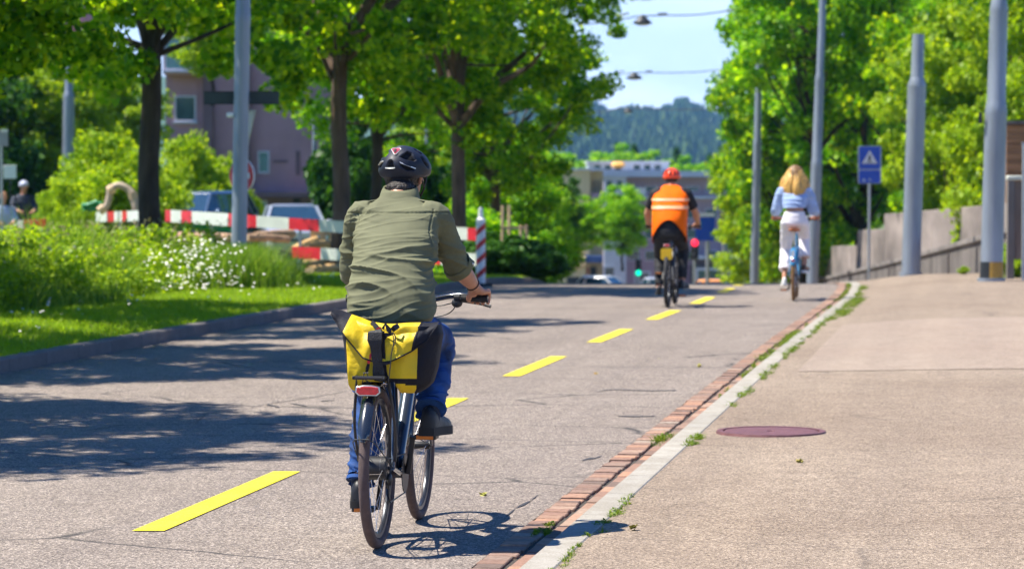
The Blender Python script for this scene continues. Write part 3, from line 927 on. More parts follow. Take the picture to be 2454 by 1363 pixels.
# fallen leaves and seeds on the street
m_dry = leaf_mat('fallen leaves', (0.25, 0.22, 0.05), (0.4, 0.4, 0.08), (0.3, 0.18, 0.06), 0.1, (1, 1, 1))
cent = []
for px, py in [(1578, 856), (1430, 890), (1160, 1178), (1918, 1115), (1520, 1276), (370, 822), (1676, 872)]:
    D = 7050*1.6/(py-420); p = at(px, py, D)
    cent.append((p.x, p.y, (pave_z if p.x > -1.7 else road_z)(p.x, p.y) + 0.012))
co = leaves(np.array(cent), np.full((len(cent), 3), 0.012), 40, 0.038, rng, up=3)
kind(link('fallen_leaves', fast_mesh('fallen_leaves', co, 4, [m_dry])), 'stuff', 'a few dry leaves lying on the street')
# ---------------------------------------------------------------- street furniture
m_pole = M('grey painted steel', (0.25, 0.29, 0.345), 0.42, 0.2, var=0.20, vs=2.2, bmp=0.06, bs=30, spec=0.5, stretch=(2, 2, 0.35))
m_galv = M('galvanised steel', (0.42, 0.45, 0.48), 0.4, 0.6, var=0.12, vs=9)
m_dkmetal = M('dark metal', (0.03, 0.035, 0.04), 0.5, 0.4, var=0.2)
m_white = M('white reflective sheet', (0.82, 0.82, 0.80), 0.4, var=0.04, vs=5)
m_cream = M('weathered white paint', (0.62, 0.66, 0.58), 0.55, var=0.12, vs=4)
m_red = M('red reflective sheet', (0.60, 0.012, 0.02), 0.4, var=0.15, vs=5)
m_blue = M('blue reflective sheet', (0.006, 0.075, 0.52), 0.35, var=0.08, vs=5)
m_black = M('black paint', (0.012, 0.012, 0.014), 0.45)
m_yellowp = M('yellow pole paint', (0.42, 0.25, 0.04), 0.6, var=0.2, vs=6)
m_conc = M('weathered concrete', (0.25, 0.212, 0.19), 0.92, var=0.45, vs=1.3, bmp=0.5, bs=14, stretch=(0.22, 0.22, 0.7))
m_concd = M('grey concrete', (0.19, 0.172, 0.16), 0.92, var=0.4, vs=1.6, bmp=0.4, bs=12, stretch=(0.6, 0.6, 0.4))
m_wood = M('light sawn wood', (0.62, 0.44, 0.27), 0.8, var=0.25, vs=7, bmp=0.3, bs=40, stretch=(1, 1, 0.2))
m_woodd = M('brown boards', (0.36, 0.17, 0.075), 0.7, var=0.35, vs=3, bmp=0.4, bs=30, stretch=(0.2, 1, 3))
m_grwood = M('old grey wood', (0.20, 0.155, 0.13), 0.85, var=0.35, vs=4, bmp=0.5, bs=30, stretch=(2, 2, 0.2))

def base_at(px, D, up=0.0, zf=None):
    p = at(px, 600, D)
    z = (zf or gz)(p.x, p.y)
    return Vector((p.x, p.y, z + up))

def any_z(x, y):
    xs = x - bend(dist(x, y))
    if xs > XKR: return pave_z(x, y) if xs < PX1 + 1 else gz(x, y)
    if xs < XKL - .16: return verge_z(x, y) if xs > -13 else gz(x, y)
    return road_z(x, y)

def mast(name, label, cat, pxb, D, pxt, pyt, w, joints, mat=None, group=None, extra=None):
    """a stepped steel mast: w in metres at the base; joints = [(py, w above)]"""
    b = base_at(pxb, D, 0, any_z); top = at(pxt, pyt, D) - b
    t = thing(name, label, cat, b, 0, group)
    axis = top.normalized(); H = top.length
    f = lambda z: axis * z
    mb = MB()
    cur = w/2; z = -0.3; loops = []
    segs = 20
    u = axis.orthogonal().normalized(); v = axis.cross(u)
    def ring(z, r): loops.append([f(z) + (u*math.cos(2*math.pi*k/segs) + v*math.sin(2*math.pi*k/segs))*r for k in range(segs)])
    ring(-0.3, cur); ring(0, cur)
    for py, w2 in joints:
        zj = (at(pxb, py, D).z - b.z)
        ring(zj - 0.02, cur*0.965); ring(zj + 0.0, cur*0.98); ring(zj + 0.13, w2/2*1.06); ring(zj + 0.16, w2/2)
        cur = w2/2
    ring(H, cur*0.93)
    mb.loft(loops)
    mb.build('shaft', mat or m_pole, t, ang=30, fix=True)
    mb = MB(); mb.tube([(0,0,-0.02), (0,0,0.05)], w*0.62, 20); mb.build('foot_ring', mat or m_pole, t)
    return t, b, axis

GM = 'grey masts behind the pavement'
# mast with the yellow foot
tD, bD, axD = mast('tram_mast', 'thickest grey mast with clamp band and a yellow painted foot', 'mast', 2376, 43.5, 2396, -60, 0.335, [(268, 0.275), (22, 0.215)], group=GM)
mb = MB(); z = 2.36
mb.tube([axD*z, axD*(z+0.035)], 0.158, 20); mb.box(-0.20, -0.15, -0.03, 0.03, z-0.03, z+0.13); mb.build('clamp_band', m_dkmetal, tD)
mb = MB(); mb.mi = 0
loops = [[axD*z + Vector((math.cos(a)*0.171, math.sin(a)*0.171, 0)) for a in [R_(-100 + 10*k) for k in range(13)]] for z in (0.0, 0.15, 0.29)]
mb.loft(loops, closed=False, caps=False)
mb.build('yellow_band', m_yellowp, tD)
mb = MB(); mb.mi = 0
loops = [[axD*z + Vector((math.cos(a)*0.1705, math.sin(a)*0.1705, 0)) for a in [R_(170 + 10*k) for k in range(10)]] for z in (0.0, 0.15, 0.29)]
mb.loft(loops, closed=False, caps=False)
mb.build('dark_band', m_dkmetal, tD)
mast('tram_mast', 'second widest grey mast, rising bare from the pavement beside the slatted fence', 'mast', 2183, 54, 2201, 83, 0.35, [(205, 0.235)], group=GM)
mast('tram_mast', 'slim grey mast just behind the woman on the blue bicycle', 'mast', 1946, 75, 1974, -60, 0.30, [(395, 0.25), (190, 0.19)], group=GM)
tA, bA, axA = mast('tram_mast', 'thinnest far mast before the yellow green trees, nearest the sky gap', 'mast', 1807, 95, 1822, 8, 0.27, [(345, 0.22), (480, 0.25)][:1], group=GM)
mast('tram_mast', 'grey mast with a conical step, beyond the bright shrub by the black trunk', 'mast', 160, 90, 166, 120, 0.36, [(232, 0.25)], group='grey masts beyond the verge')
mast('lamp_pole', 'thin pale pole beside the silver car', 'pole', 752, 92, 753, 250, 0.14, [(345, 0.10)], group='grey masts beyond the verge')
mast('lamp_pole', 'thin pale pole behind the head of the helmeted cyclist', 'pole', 1021, 95, 1023, 250, 0.15, [(345, 0.11)], group='grey masts beyond the verge')

# the lamp pole in the verge with its signs
tL, bL, axL = mast('lamp_pole', 'grey lamp pole in the verge daisies carrying a road name board and round sign', 'pole', 571, 41.3, 583, -40, 0.222, [(58, 0.21)], group='grey masts beyond the verge')
def local(t, p): return Vector(p) - t.location
# name board, seen from behind
Dn = 41.48
a = at(493, 235, Dn); b2 = at(664, 235, Dn)
mb = MB(); mb.box(-0.53, 0.53, -0.02, 0.02, -0.09, 0.09)
c_ = (a + b2)/2
t = thing('name_board', 'dark slim road name board seen from behind on the lamp pole', 'sign', c_, TH)
mb.build('board', M('board back', (0.035, 0.05, 0.055), 0.6), t, bevel=0.006)
mb = MB(); mb.box(-0.535, 0.535, -0.024, -0.018, 0.075, 0.092); mb.box(-0.535, 0.535, -0.024, -0.018, -0.092, -0.075); mb.build('rim', m_dkmetal, t)
# give-way sign from behind, turned
t = thing('give_way_sign', 'grey back of a downward triangular sign on the lamp pole', 'sign', at(590, 305, 41.72), TH + R_(-62))
mb = MB(); mb.prism([(-0.33, 0.24), (0.33, 0.24), (0.03, -0.28), (-0.03, -0.28)], 0.02); mb.build('plate', M('sign back', (0.42, 0.42, 0.40), 0.5, 0.3), t, bevel=0.004)
mb = MB(); mb.tube([(-0.3, -0.01, 0.215), (0.3, -0.01, 0.215)], 0.008, 6); mb.build('rib', m_galv, t)
t = thing('cabinet_lamp', 'small white lamp housing clamped to the lamp pole', 'lamp', at(553, 276, 41.3), TH)
mb = MB(); mb.box(-0.055, 0.045, -0.05, 0.05, -0.035, 0.035); mb.build('housing', m_white, t, bevel=0.015)
mb = MB(); mb.box(0.045, 0.075, -0.03, 0.03, -0.015, 0.015); mb.build('bracket', m_dkmetal, t)
# no entry sign
t = thing('no_entry_sign', 'round red no entry sign with white bar behind the lamp pole', 'sign', at(580, 421, 41.74), TH + R_(-40))
def disc(mb, r, y0, y1, seg=40, z0=-9, z1=9):
    mb.tube([(0, y0, 0), (0, y1, 0)], r, seg)
mb = MB(); disc(mb, 0.245, -0.012, 0.012); mb.build('plate', m_white, t)
mb = MB(); disc(mb, 0.237, -0.0165, -0.0125); mb.build('red_face', m_red, t)
mb = MB(); mb.box(-0.17, 0.17, -0.02, -0.0168, -0.042, 0.042); mb.build('white_bar', m_white, t)
mb = MB(); mb.box(-0.03, 0.03, 0.012, 0.05, -0.03, 0.03); mb.build('clamp', m_galv, t)

# pedestrian crossing sign
Ds = 64
bs_ = base_at(2083, Ds, 0, any_z)
t = thing('crossing_sign', 'blue pedestrian crossing sign with white triangle on a thin post', 'sign', bs_, TH)
zt = at(2083, 350, Ds).z - bs_.z; zb = at(2083, 440, Ds).z - bs_.z
mb = MB(); mb.tube([(0, 0.035, -0.3), (0, 0.035, zt-0.05)], 0.030, 12); mb.build('post', m_galv, t)
def rrect(w, h, r, cx=0, cz=0, n=5):
    P = []
    for sx, sz, a0 in ((1, 1, 0), (-1, 1, 90), (-1, -1, 180), (1, -1, 270)):
        for k in range(n+1):
            a = R_(a0 + 90*k/n); P.append((cx + sx*(w/2-r) + r*math.cos(a), cz + sz*(h/2-r) + r*math.sin(a)))
    return P
W = 0.485
mb = MB(); mb.prism(rrect(W+0.02, zt-zb, 0.04, 0, (zt+zb)/2), 0.015, (0, -0.008, 0)); mb.build('plate', m_galv, t, fix=True)
h1 = (zt-zb)*0.635; c1 = zt - h1/2
pf = MB(); pf.prism(rrect(W-0.03, h1-0.03, 0.03, 0, c1), 0.003, (0, -0.012, 0))
pf.prism(rrect(W-0.03, (zt-zb)-h1-0.02, 0.03, 0, zb + ((zt-zb)-h1)/2), 0.003, (0, -0.012, 0))
face = pf.build('blue_face', m_blue, t, fix=True)
mb = MB(); mb.prism([(-0.175, c1-0.13), (0.175, c1-0.13), (0, c1+0.165)], 0.002, (0, -0.0145, 0)); mb.build('white_triangle', m_white, t, fix=True)
mb = MB()   # walking figure
for a, b, r in (((0.0, 0.046), (-0.005, -0.035), 0.016), ((-0.005, -0.035), (0.035, -0.11), 0.010), ((-0.005, -0.035), (-0.045, -0.11), 0.010), ((0, 0.02), (0.04, -0.02), 0.007), ((0, 0.02), (-0.038, -0.015), 0.007)):
    d = Vector((b[0]-a[0], 0, b[1]-a[1])).normalized(); n = Vector((-d.z, 0, d.x))*r
    A = Vector((a[0], -0.0166, c1+a[1])); B = Vector((b[0], -0.0166, c1+b[1]))
    mb.add([A-n, A+n, B+n, B-n], [(0, 1, 2, 3)])
mb.add([(0.016*math.cos(k), -0.0166, c1+0.055+0.016*math.sin(k)) for k in np.linspace(0, 5.6, 9)], [tuple(range(9))])
st = MB()
for k in range(5): st.add([(-0.16+k*0.07, -0.0168, c1-0.128), (-0.125+k*0.07, -0.0168, c1-0.128), (-0.127+k*0.066, -0.0168, c1-0.112), (-0.155+k*0.066, -0.0168, c1-0.112)], [(0, 1, 2, 3)])
mb.build('walking_figure', m_black, t, smooth=False); st.build('crossing_stripes', m_black, t, smooth=False)
mb = MB(); zc = zb + 0.075
mb.add([(-0.125+0.035*math.cos(k), -0.0166, zc+0.035*math.sin(k)) for k in np.linspace(0, 5.8, 12)], [tuple(range(12))])
mb.build('round_mark', M('pale blue print', (0.45, 0.55, 0.72), 0.5), t, smooth=False); mb = MB()
mb.box(-0.03, 0.06, -0.0168, -0.0158, zc-0.008, zc+0.014); mb.box(-0.01, 0.01, -0.0170, -0.0160, zc+0.0, zc+0.04)
mb.build('small_mark', M('pale blue print', (0.45, 0.55, 0.72), 0.5), t, smooth=False)
# small sign far at the edge
t = thing('traffic_sign', 'small square sign seen from behind at the edge of the meadow', 'sign', at(3, 331, 60), TH + R_(20))
mb = MB(); mb.box(-0.16, 0.14, -0.01, 0.01, -0.17, 0.17); mb.build('plate', M('sign back grey', (0.33, 0.34, 0.4), 0.5, 0.2), t, bevel=0.005)
mb = MB(); mb.box(-0.02, 0.03, 0.012, 0.05, -1.7, 0.1); mb.build('post', m_galv, t)
mb = MB(); mb.box(0.0, 0.13, -0.02, -0.011, 0.12, 0.18); mb.build('white_tab', m_white, t)

# ---------------------------------------------------------------- barrier of the road works
GBAR = 'red and white boards of the construction barrier'
def board(label, pts, h, breaks, thick=0.035):
    """boards between pts [(px, py, D)...] with colour changes at pixel fractions"""
    A = at(*pts[0]); B = at(*pts[1]); d = B - A; L = d.length
    t = thing('barrier_board', label, 'barrier', A, 0, GBAR)
    un = d.normalized(); n = un.cross(Vector((0, 0, 1))).normalized()
    mb = MB(); cur = 0.0; red = breaks[0]
    for f in list(breaks[1:]) + [1.0]:
        mb.mi = 1 if red else 0
        a = d*cur; b = d*f
        vs = []
        for p in (a, b):
            for i, j in ((-1, -1), (1, -1), (1, 1), (-1, 1)): vs.append(p + n*i*thick/2 + Vector((0, 0, j*h/2)))
        mb.add(vs, [(0,1,2,3),(7,6,5,4),(0,4,5,1),(1,5,6,2),(2,6,7,3),(3,7,4,0)])
        cur = f + 0.0004; red = not red
    mb.build('board', [m_cream, m_red], t, smooth=False)
    return t, A, d
def legpost(t, A, d, f, off=0.04):
    p = d*f; g = any_z((A+p).x, (A+p).y) - A.z
    mb = MB(); mb.box(p.x-0.025, p.x+0.025, p.y+off, p.y+off+0.05, g-0.1, p.z+0.08); mb.box(p.x-0.04, p.x+0.04, p.y-0.2, p.y+0.3, g-0.02, g+0.05)
    mb.build('post', m_galv, t)
t, A, d = board('upper barrier board at the edge of the road, reaching behind the olive shirted cyclist', [(1148, 562, 49), (838, 545, 51.5)], 0.205, [True, 0.08, 0.25, 0.42, 0.6, 0.77])
legpost(t, A, d, 0.55)
t, A, d = board('lower barrier board nearest the end post', [(1148, 622, 49), (838, 614, 51.5)], 0.205, [False, 0.28, 0.36, 0.6, 0.77])
legpost(t, A, d, 0.96)
t, A, d = board('upper barrier board left of the cyclist with one long red field', [(838, 545, 51.5), (600, 530, 53)], 0.205, [False, 0.295, 0.60, 0.93])
legpost(t, A, d, 0.5)
t, A, d = board('lower barrier board above the log pile', [(838, 612, 51.5), (702, 604, 52.4)], 0.20, [False, 0.5])
legpost(t, A, d, 0.92)
t, A, d = board('barrier board between the lamp pole and the black trunk, below the blue grey car', [(600, 530, 53), (398, 517, 57)], 0.23, [True, 0.09, 0.19, 0.24, 0.67, 0.80, 0.93])
legpost(t, A, d, 0.45)
t, A, d = board('barrier board left of the black trunk under the bent pipe', [(345, 517, 58), (232, 520, 62)], 0.21, [False, 0.33, 0.43, 0.6, 0.75])
legpost(t, A, d, 0.5)
t, A, d = board('barrier board at the far end among the weeds by the workers', [(110, 535, 62), (-60, 545, 63)], 0.2, [True, 0.3, 0.55, 0.8])
legpost(t, A, d, 0.3)
# end post
p = base_at(1152, 48.6, 0, any_z)
t = thing('marker_post', 'white end post of the barrier with red slanting stripes at the kerb', 'marker post', p, TH)
H = at(1152, 497, 48.6).z - p.z
mb = MB(); w = 0.078
loops = []
for z, r in [(0.03, w), (H-0.20, w), (H-0.165, w*0.55), (H-0.05, w*0.45), (H-0.02, w*.42), (H, w*0.25)]:
    loops.append([(r*math.cos(a), r*math.sin(a), z) for a in np.linspace(0, 2*math.pi, 25)[:-1]])
mb.loft(loops); mb.build('post', m_white, t, ang=30, fix=True)
mb = MB(); mb.tube([(0,0,-.02), (0,0,0.05)], 0.2, 20); mb.build('foot', M('rubber foot', (0.03, 0.03, 0.03), 0.8), t, bevel=0.01)
mb = MB()
z = 0.10
while z < H - 0.42:
    loops = []
    for a in np.linspace(-math.pi, 0, 13):
        s = (math.cos(a)+1)/2; zz = z + s*0.14
        loops.append([(math.cos(a)*w*1.02, math.sin(a)*w*1.02, zz), (math.cos(a)*w*1.02, math.sin(a)*w*1.02, zz+0.10)])
    mb.loft(loops, closed=False, caps=False); z += 0.24
mb.build('red_stripe', m_red, t)

# logs, planks, pipe, tarpaulin of the road works
m_log = M('peeled logs', (0.62, 0.40, 0.17), 0.8, var=0.3, vs=6, bmp=0.4, bs=25)
m_log2 = M('barked logs', (0.40, 0.25, 0.16), 0.85, var=0.35, vs=5, bmp=0.5, bs=25)
lg = [((700, 600, 54), (758, 574, 55), .07, 0), ((735, 590, 53.5), (800, 582, 54.5), .07, 0), ((715, 636, 52.5), (800, 628, 54), .08, 0), ((745, 648, 52), (835, 640, 53), .08, 0), ((770, 628, 53.5), (860, 615, 54), .075, 0), ((700, 560, 60), (610, 566, 58), .09, 1), ((590, 570, 57), (690, 574, 58), .08, 1), ((430, 566, 60), (560, 570, 59), .09, 1), ((860, 642, 53.2), (760, 622, 53.8), .07, 1)]
for i, (a, b, r, k) in enumerate(lg):
    A = at(*a); B = at(*b); B = A + (B - A)*1.0
    t = thing('log', ['', ][0] or ['slanting peeled log leaning over the lower barrier board', 'short peeled log above the lower board', 'peeled log on the ground below the red field', 'lowest peeled log next to the cyclist\'s elbow', 'peeled log end behind the cyclist\'s sleeve', 'weathered log beyond the lamp pole', 'weathered log beside the lamp pole', 'long weathered log below the blue grey car', 'dark barked log under the peeled ones'][i], 'log', A, 0, 'logs behind the barrier')
    mb = MB(); mid = (B-A)*0.5 + Vector((0, 0, 0.015)); mb.tube([(0,0,0), mid, B-A], [r, r*0.97, r*0.9], 12, sub=3)
    mb.build('stem', m_log2 if k else m_log, t)
    mb = MB(); dn = (B-A).normalized(); mb.tube([-dn*0.004, -dn*0.0], r*0.86, 12); mb.build('cut_end', m_wood, t)
# heaped sand behind the barrier
m_sand = M('sandy spoil', (0.50, 0.36, 0.25), 0.95, var=0.35, vs=3, bmp=0.8, bs=8, bd=0.05)
def heap(label, px, D, rx, ry, h, seed=0):
    p = base_at(px, D, -0.05, gz)
    mb = MB()
    def fn(u, v):
        x = u*rx; y = v*ry; r = math.sqrt(u*u+v*v)
        return (x, y, h*max(0, 1-r*r)**0.8*(1+0.35*noise.noise((x*1.5+seed, y*1.5, seed))) - 0.02)
    mb.sheet(fn, frange(-1, 1, 30), frange(-1, 1, 14))
    o = mb.build('sand_heap', m_sand, loc=p); tag(o, label, 'sand heap', 'spoil heaps of the road works')
    o.rotation_euler[2] = TH
heap('long low heap of sandy spoil behind the lamp pole', 590, 61, 2.8, 1.0, 0.62, 1)
heap('sandy spoil heap behind the log pile next to the cyclist', 830, 57, 1.7, 1.0, 0.55, 3)
heap('sandy spoil heap behind the end post of the barrier', 1080, 62, 1.8, 1.0, 0.25, 5)
# slatted pallet wall
t = thing('pallet', 'upright pale wooden pallet behind the barrier left of the cyclist', 'pallet', base_at(815, 55, 0.35, gz), TH)
for k in range(7):
    mb = MB(); mb.box(-0.55+k*0.17, -0.44+k*0.17, -0.012, 0.012, 0, 0.75); mb.build('slat', m_wood, t)
mb = MB(); mb.box(-0.56, 0.62, 0.013, 0.05, 0.1, 0.18); mb.box(-0.56, 0.62, 0.013, 0.05, 0.55, 0.63); mb.build('rail', m_wood, t)
# arched pipe
m_pipe = M('tan hose', (0.46, 0.36, 0.26), 0.7, var=0.25, vs=5, bmp=0.3, bs=30)
P0 = at(247, 500, 60)
pts = [at(x, y, 60) - P0 for x, y in ((243, 503), (256, 492), (262, 470), (265, 455), (283, 444), (305, 452), (318, 468), (326, 495), (330, 530), (331, 575))]
t = thing('bent_pipe', 'tan bent pipe arching up beside the black trunk', 'pipe', P0, 0)
mb = MB(); mb.tube(pts, [0.07, 0.07, 0.065, 0.07, 0.07, 0.07, 0.09, 0.10, 0.10, 0.10], 12, sub=4); mb.build('hose', m_pipe, t)
for q in (0, 3, 6):
    mb = MB(); a = pts[q]; d = (pts[q+1] - a).normalized(); mb.tube([a - d*0.05, a + d*0.08], 0.10, 12); mb.build('coupling', m_wood, t)
m_tarp = M('green tarpaulin', (0.02, 0.26, 0.10), 0.5, var=0.2)
for i, (a, b, lab) in enumerate([((195, 500, 61), (250, 490, 61), 'small green tarpaulin heap left of the bent pipe'), ((436, 540, 58), (560, 545, 58), 'green tarpaulin strip hanging below the barrier board')]):
    A = at(*a); B = at(*b); n = (B-A).normalized()
    t = thing('tarpaulin', lab, 'tarpaulin', A)
    mb = MB()
    L = (B-A).length; h = 0.10 if i else 0.12
    def fn(u, v, L=L, h=h, n=n):
        p = n*(u*L); f = math.sin(u*math.pi)**0.5 if not i else 1
        return p + Vector((0.05*math.sin(v*3+u*9), 0.06*math.sin(v*6), (v-0.5)*2*h*max(0.1, f) + 0.02*math.sin(u*14)))
    mb.sheet(fn, frange(0, 1, 24), frange(0, 1, 6)); mb.build('sheet', m_tarp, t)
t = thing('site_board', 'plain white square board standing behind the workers', 'board', base_at(25, 70, 0, gz), TH)
zc = at(25, 412, 70).z - t.location.z
mb = MB(); mb.box(-0.15, 0.15, -0.01, 0.01, zc-0.16, zc+0.16); mb.build('panel', m_white, t, bevel=0.005)
mb = MB(); mb.box(-0.02, 0.02, 0.011, 0.04, -0.1, zc+0.1); mb.build('post', m_dkmetal, t)
# stakes round a young tree
t = thing('stake_frame', 'pale wooden stake frame round the slender maple', 'stake frame', base_at(1232, 74, 0, gz), TH)
zt = at(1232, 492, 74).z - t.location.z
for x, y, hh in ((-0.3, -0.3, 1), (-0.13, 0.25, 1.0), (0.17, -0.3, 0.78), (0.32, 0.25, 0.78)):
    mb = MB(); mb.tube([(x, y, -0.1), (x*0.96, y, zt*hh)], 0.038, 8); mb.build('stake', m_wood, t)
for z in (0.5, 0.75):
    mb = MB(); mb.box(-0.33, 0.34, -0.355, -0.335, zt*z-0.03, zt*z+0.03); mb.box(-0.33, 0.34, 0.29, 0.31, zt*z-0.03, zt*z+0.03); mb.build('rail', m_wood, t)

# ---------------------------------------------------------------- cars
def car(name, label, paint, loc, rz, L=4.4, W=1.8, H=1.48, roof=(0.30, 0.78), group=None):
    """roof = where the cabin's base starts and ends along the length, from the front"""
    t = thing(name, label, 'car', loc, rz, group)
    hl = L/2; hw = W/2; zb = 0.9 if H < 1.6 else 1.02
    def sec(y, zlo, zhi, w, tuck=0.92):
        return [(-w*tuck, y, zlo), (-w, y, zlo+0.16), (-w, y, (zlo+zhi)/2), (-w*0.96, y, zhi-0.06), (-w*0.86, y, zhi), (w*0.86, y, zhi), (w*0.96, y, zhi-0.06), (w, y, (zlo+zhi)/2), (w, y, zlo+0.16), (w*tuck, y, zlo)]
    st = [(-hl, 0.38, 0.55, 0.74), (-hl+0.05, 0.26, 0.70, 0.80), (-hl+0.35, 0.22, 0.80, 0.95), (-hl+1.1, 0.2, zb-0.02, 1.0), (-0.1, 0.2, zb, 1.0), (hl-0.9, 0.2, zb, 0.99), (hl-0.25, 0.22, zb-0.03, 0.94), (hl-0.04, 0.28, zb-0.12, 0.86), (hl, 0.4, zb-0.25, 0.80)]
    mb = MB(); mb.loft([sec(y, a, b, w*hw) for y, a, b, w in st]); mb.build('body', paint, t, ang=40, fix=True)
    y0 = -hl + L*roof[0]; y1 = -hl + L*roof[1] + 0.3
    lo = [(-hw*0.9, y0), (hw*0.9, y0), (hw*0.93, y0+0.6), (hw*0.93, y1-0.5), (hw*0.86, y1), (-hw*0.86, y1), (-hw*0.93, y1-0.5), (-hw*0.93, y0+0.6)]
    hi = [(-hw*0.68, y0+0.72), (hw*0.68, y0+0.72), (hw*0.72, y0+1.0), (hw*0.72, y1-0.7), (hw*0.66, y1-0.38), (-hw*0.66, y1-0.38), (-hw*0.72, y1-0.7), (-hw*0.72, y0+1.0)]
    A = [(x, y, zb-0.03) for x, y in lo]; B = [(x, y, H-0.07) for x, y in hi]
    mb = MB(); mb.loft([A, B]); mb.build('window_glass', m_glass, t, ang=20, fix=True)
    C1 = [(x*1.0, y, H-0.085) for x, y in hi]; C1 = [(x*1.04, y, z) for x, y, z in C1]; C2 = [(x*0.98, y*0.995, H-0.04) for x, y in hi]; C3 = [(x*0.84, (y-(y0+y1)/2)*0.86+(y0+y1)/2, H-0.008) for x, y in hi]; C4 = [(x*0.5, (y-(y0+y1)/2)*0.5+(y0+y1)/2, H) for x, y in hi]
    mb = MB(); mb.loft([C1, C2, C3, C4]); mb.build('roof', paint, t, ang=50, fix=True)
    for i, (a, b) in enumerate(zip(A, B)):
        if i in (2, 7): continue
        mb = MB(); mb.bar(Vector(a)*1.0 + Vector((a[0]*0.012, 0, 0)), Vector(b) + Vector((b[0]*0.02, 0, 0.01)), 0.07, 0.05); mb.build('pillar', paint, t)
    for sx in (-1, 1):
        for yy in (-hl+0.85, hl-0.85):
            wt = MB(); wt.ring((sx*(hw-0.1), yy, 0.31), (1, 0, 0), 0.235, 0.09, 28, 10, 1.1); w_ = wt.build('wheel', m_tyrec, t)
            mb = MB(); mb.tube([(sx*(hw-0.13), yy, 0.31), (sx*(hw-0.02), yy, 0.31)], 0.17, 18); mb.build('rim', m_galv, w_)
        mb = MB(); mb.ball((sx*(hw+0.07), y0+0.45, zb+0.06), (0.10, 0.05, 0.07), 12, 8); mb.build('mirror', paint, t)
        mb = MB(); mb.box(sx*hw*0.72-0.13, sx*hw*0.72+0.13, -hl+0.02, -hl+0.16, 0.55, 0.68); mb.build('headlight', m_lampglass, t, bevel=0.02)
        mb = MB(); mb.box(sx*hw*0.74-0.10, sx*hw*0.74+0.10, hl-0.12, hl+0.0, 0.62, 0.78); mb.build('tail_light', m_redglass, t, bevel=0.02)
    return t
m_glass = M('car glass', (0.02, 0.05, 0.085), 0.08, 0.0, var=0.15, spec=1.0, coat=0.6)
m_tyrec = M('car tyre', (0.02, 0.02, 0.02), 0.85)
m_lampglass = M('lamp glass', (0.7, 0.72, 0.75), 0.15, spec=0.8)
m_redglass = M('red lamp glass', (0.45, 0.01, 0.01), 0.2, spec=0.8)
m_pblue = M('blue grey car paint', (0.07, 0.12, 0.21), 0.25, 0.5, var=0.05, coat=1)
m_psilver = M('silver car paint', (0.55, 0.58, 0.64), 0.25, 0.5, var=0.04, coat=1)
m_pwhite = M('white car paint', (0.75, 0.76, 0.76), 0.25, 0.0, var=0.03, coat=1)
m_porange = M('orange car paint', (0.85, 0.32, 0.02), 0.3, 0.0, var=0.03, coat=1)
def car_at(px, D, roofy, **k):
    p = at(px, 500, D); z = at(px, roofy, D).z - k['H']
    return car(loc=(p.x, p.y, z), **k)
car_at(478, 84, 457, name='parked_car', label='blue grey car with large windscreen parked beyond the barrier', paint=m_pblue, rz=TH + R_(-22), H=1.66, W=1.85, L=4.5, roof=(0.22, 0.9), group='cars parked beyond the barrier')
car_at(703, 80, 489, name='parked_car', label='silver white car parked right of the lamp pole', paint=m_psilver, rz=TH + R_(8), H=1.44, W=1.75, group='cars parked beyond the barrier')
car_at(1455, 150, 661, name='parked_car', label='white car just showing over the crest under the middle tree', paint=m_pwhite, rz=TH + R_(60), H=1.45, W=1.75, group='cars beyond the crest')
car_at(1600, 155, 664, name='parked_car', label='grey white car over the crest behind the orange vested rider', paint=m_psilver, rz=TH + R_(80), H=1.45, W=1.75, group='cars beyond the crest')
car_at(1730, 140, 669, name='parked_car', label='orange car roof just showing over the crest at the last yellow dash', paint=m_porange, rz=TH + R_(75), H=1.45, W=1.75, L=4.0, group='cars beyond the crest')

# ---------------------------------------------------------------- walls and fence on the right
def slab(mb, a, b, za, zb_, h, th=0.28):
    """wall piece between plan points a, b with top heights za, zb_ reaching h below"""
    a = Vector((a[0], a[1], 0)); b = Vector((b[0], b[1], 0)); n = (b-a).normalized().cross(Vector((0, 0, 1)))*th/2
    vs = [a-n+Vector((0,0,za-h)), b-n+Vector((0,0,zb_-h)), b+n+Vector((0,0,zb_-h)), a+n+Vector((0,0,za-h)), a-n+Vector((0,0,za)), b-n+Vector((0,0,zb_)), b+n+Vector((0,0,zb_)), a+n+Vector((0,0,za))]
    mb.add(vs, [(0,3,2,1),(4,5,6,7),(0,1,5,4),(1,2,6,5),(2,3,7,6),(3,0,4,7)])
t = thing('concrete_wall', 'weathered concrete wall stepping down behind the slatted fence', 'wall', (0, 0, 0))
segs = [((1950, 622, 118), (1999, 620, 106)), ((2001, 590, 105.7), (2063, 588, 93)), ((2066, 551, 92.6), (2129, 549, 82))]
n_ = 3
for k in range(n_):
    f0 = k/n_; f1 = (k+1)/n_ - 0.004
    L_ = lambda f: (2131 + 350*f, 513 - 30*f, 81.6 - 26*f)
    segs.append((L_(f0), L_(f1)))
for a, b in segs:
    A = at(*a); B = at(*b); mb = MB(); slab(mb, A, B, A.z, B.z, 4.2); mb.build('wall_panel', m_conc, t, bevel=0.02)
t = thing('slatted_fence', 'grey fence of upright concrete slats with sloping top rail along the pavement', 'fence', (0, 0, 0))
fp = [(2474, 528, 46.5), (2380, 557, 51.5), (2202, 607, 68), (2083, 638, 84), (1960, 668, 112)]
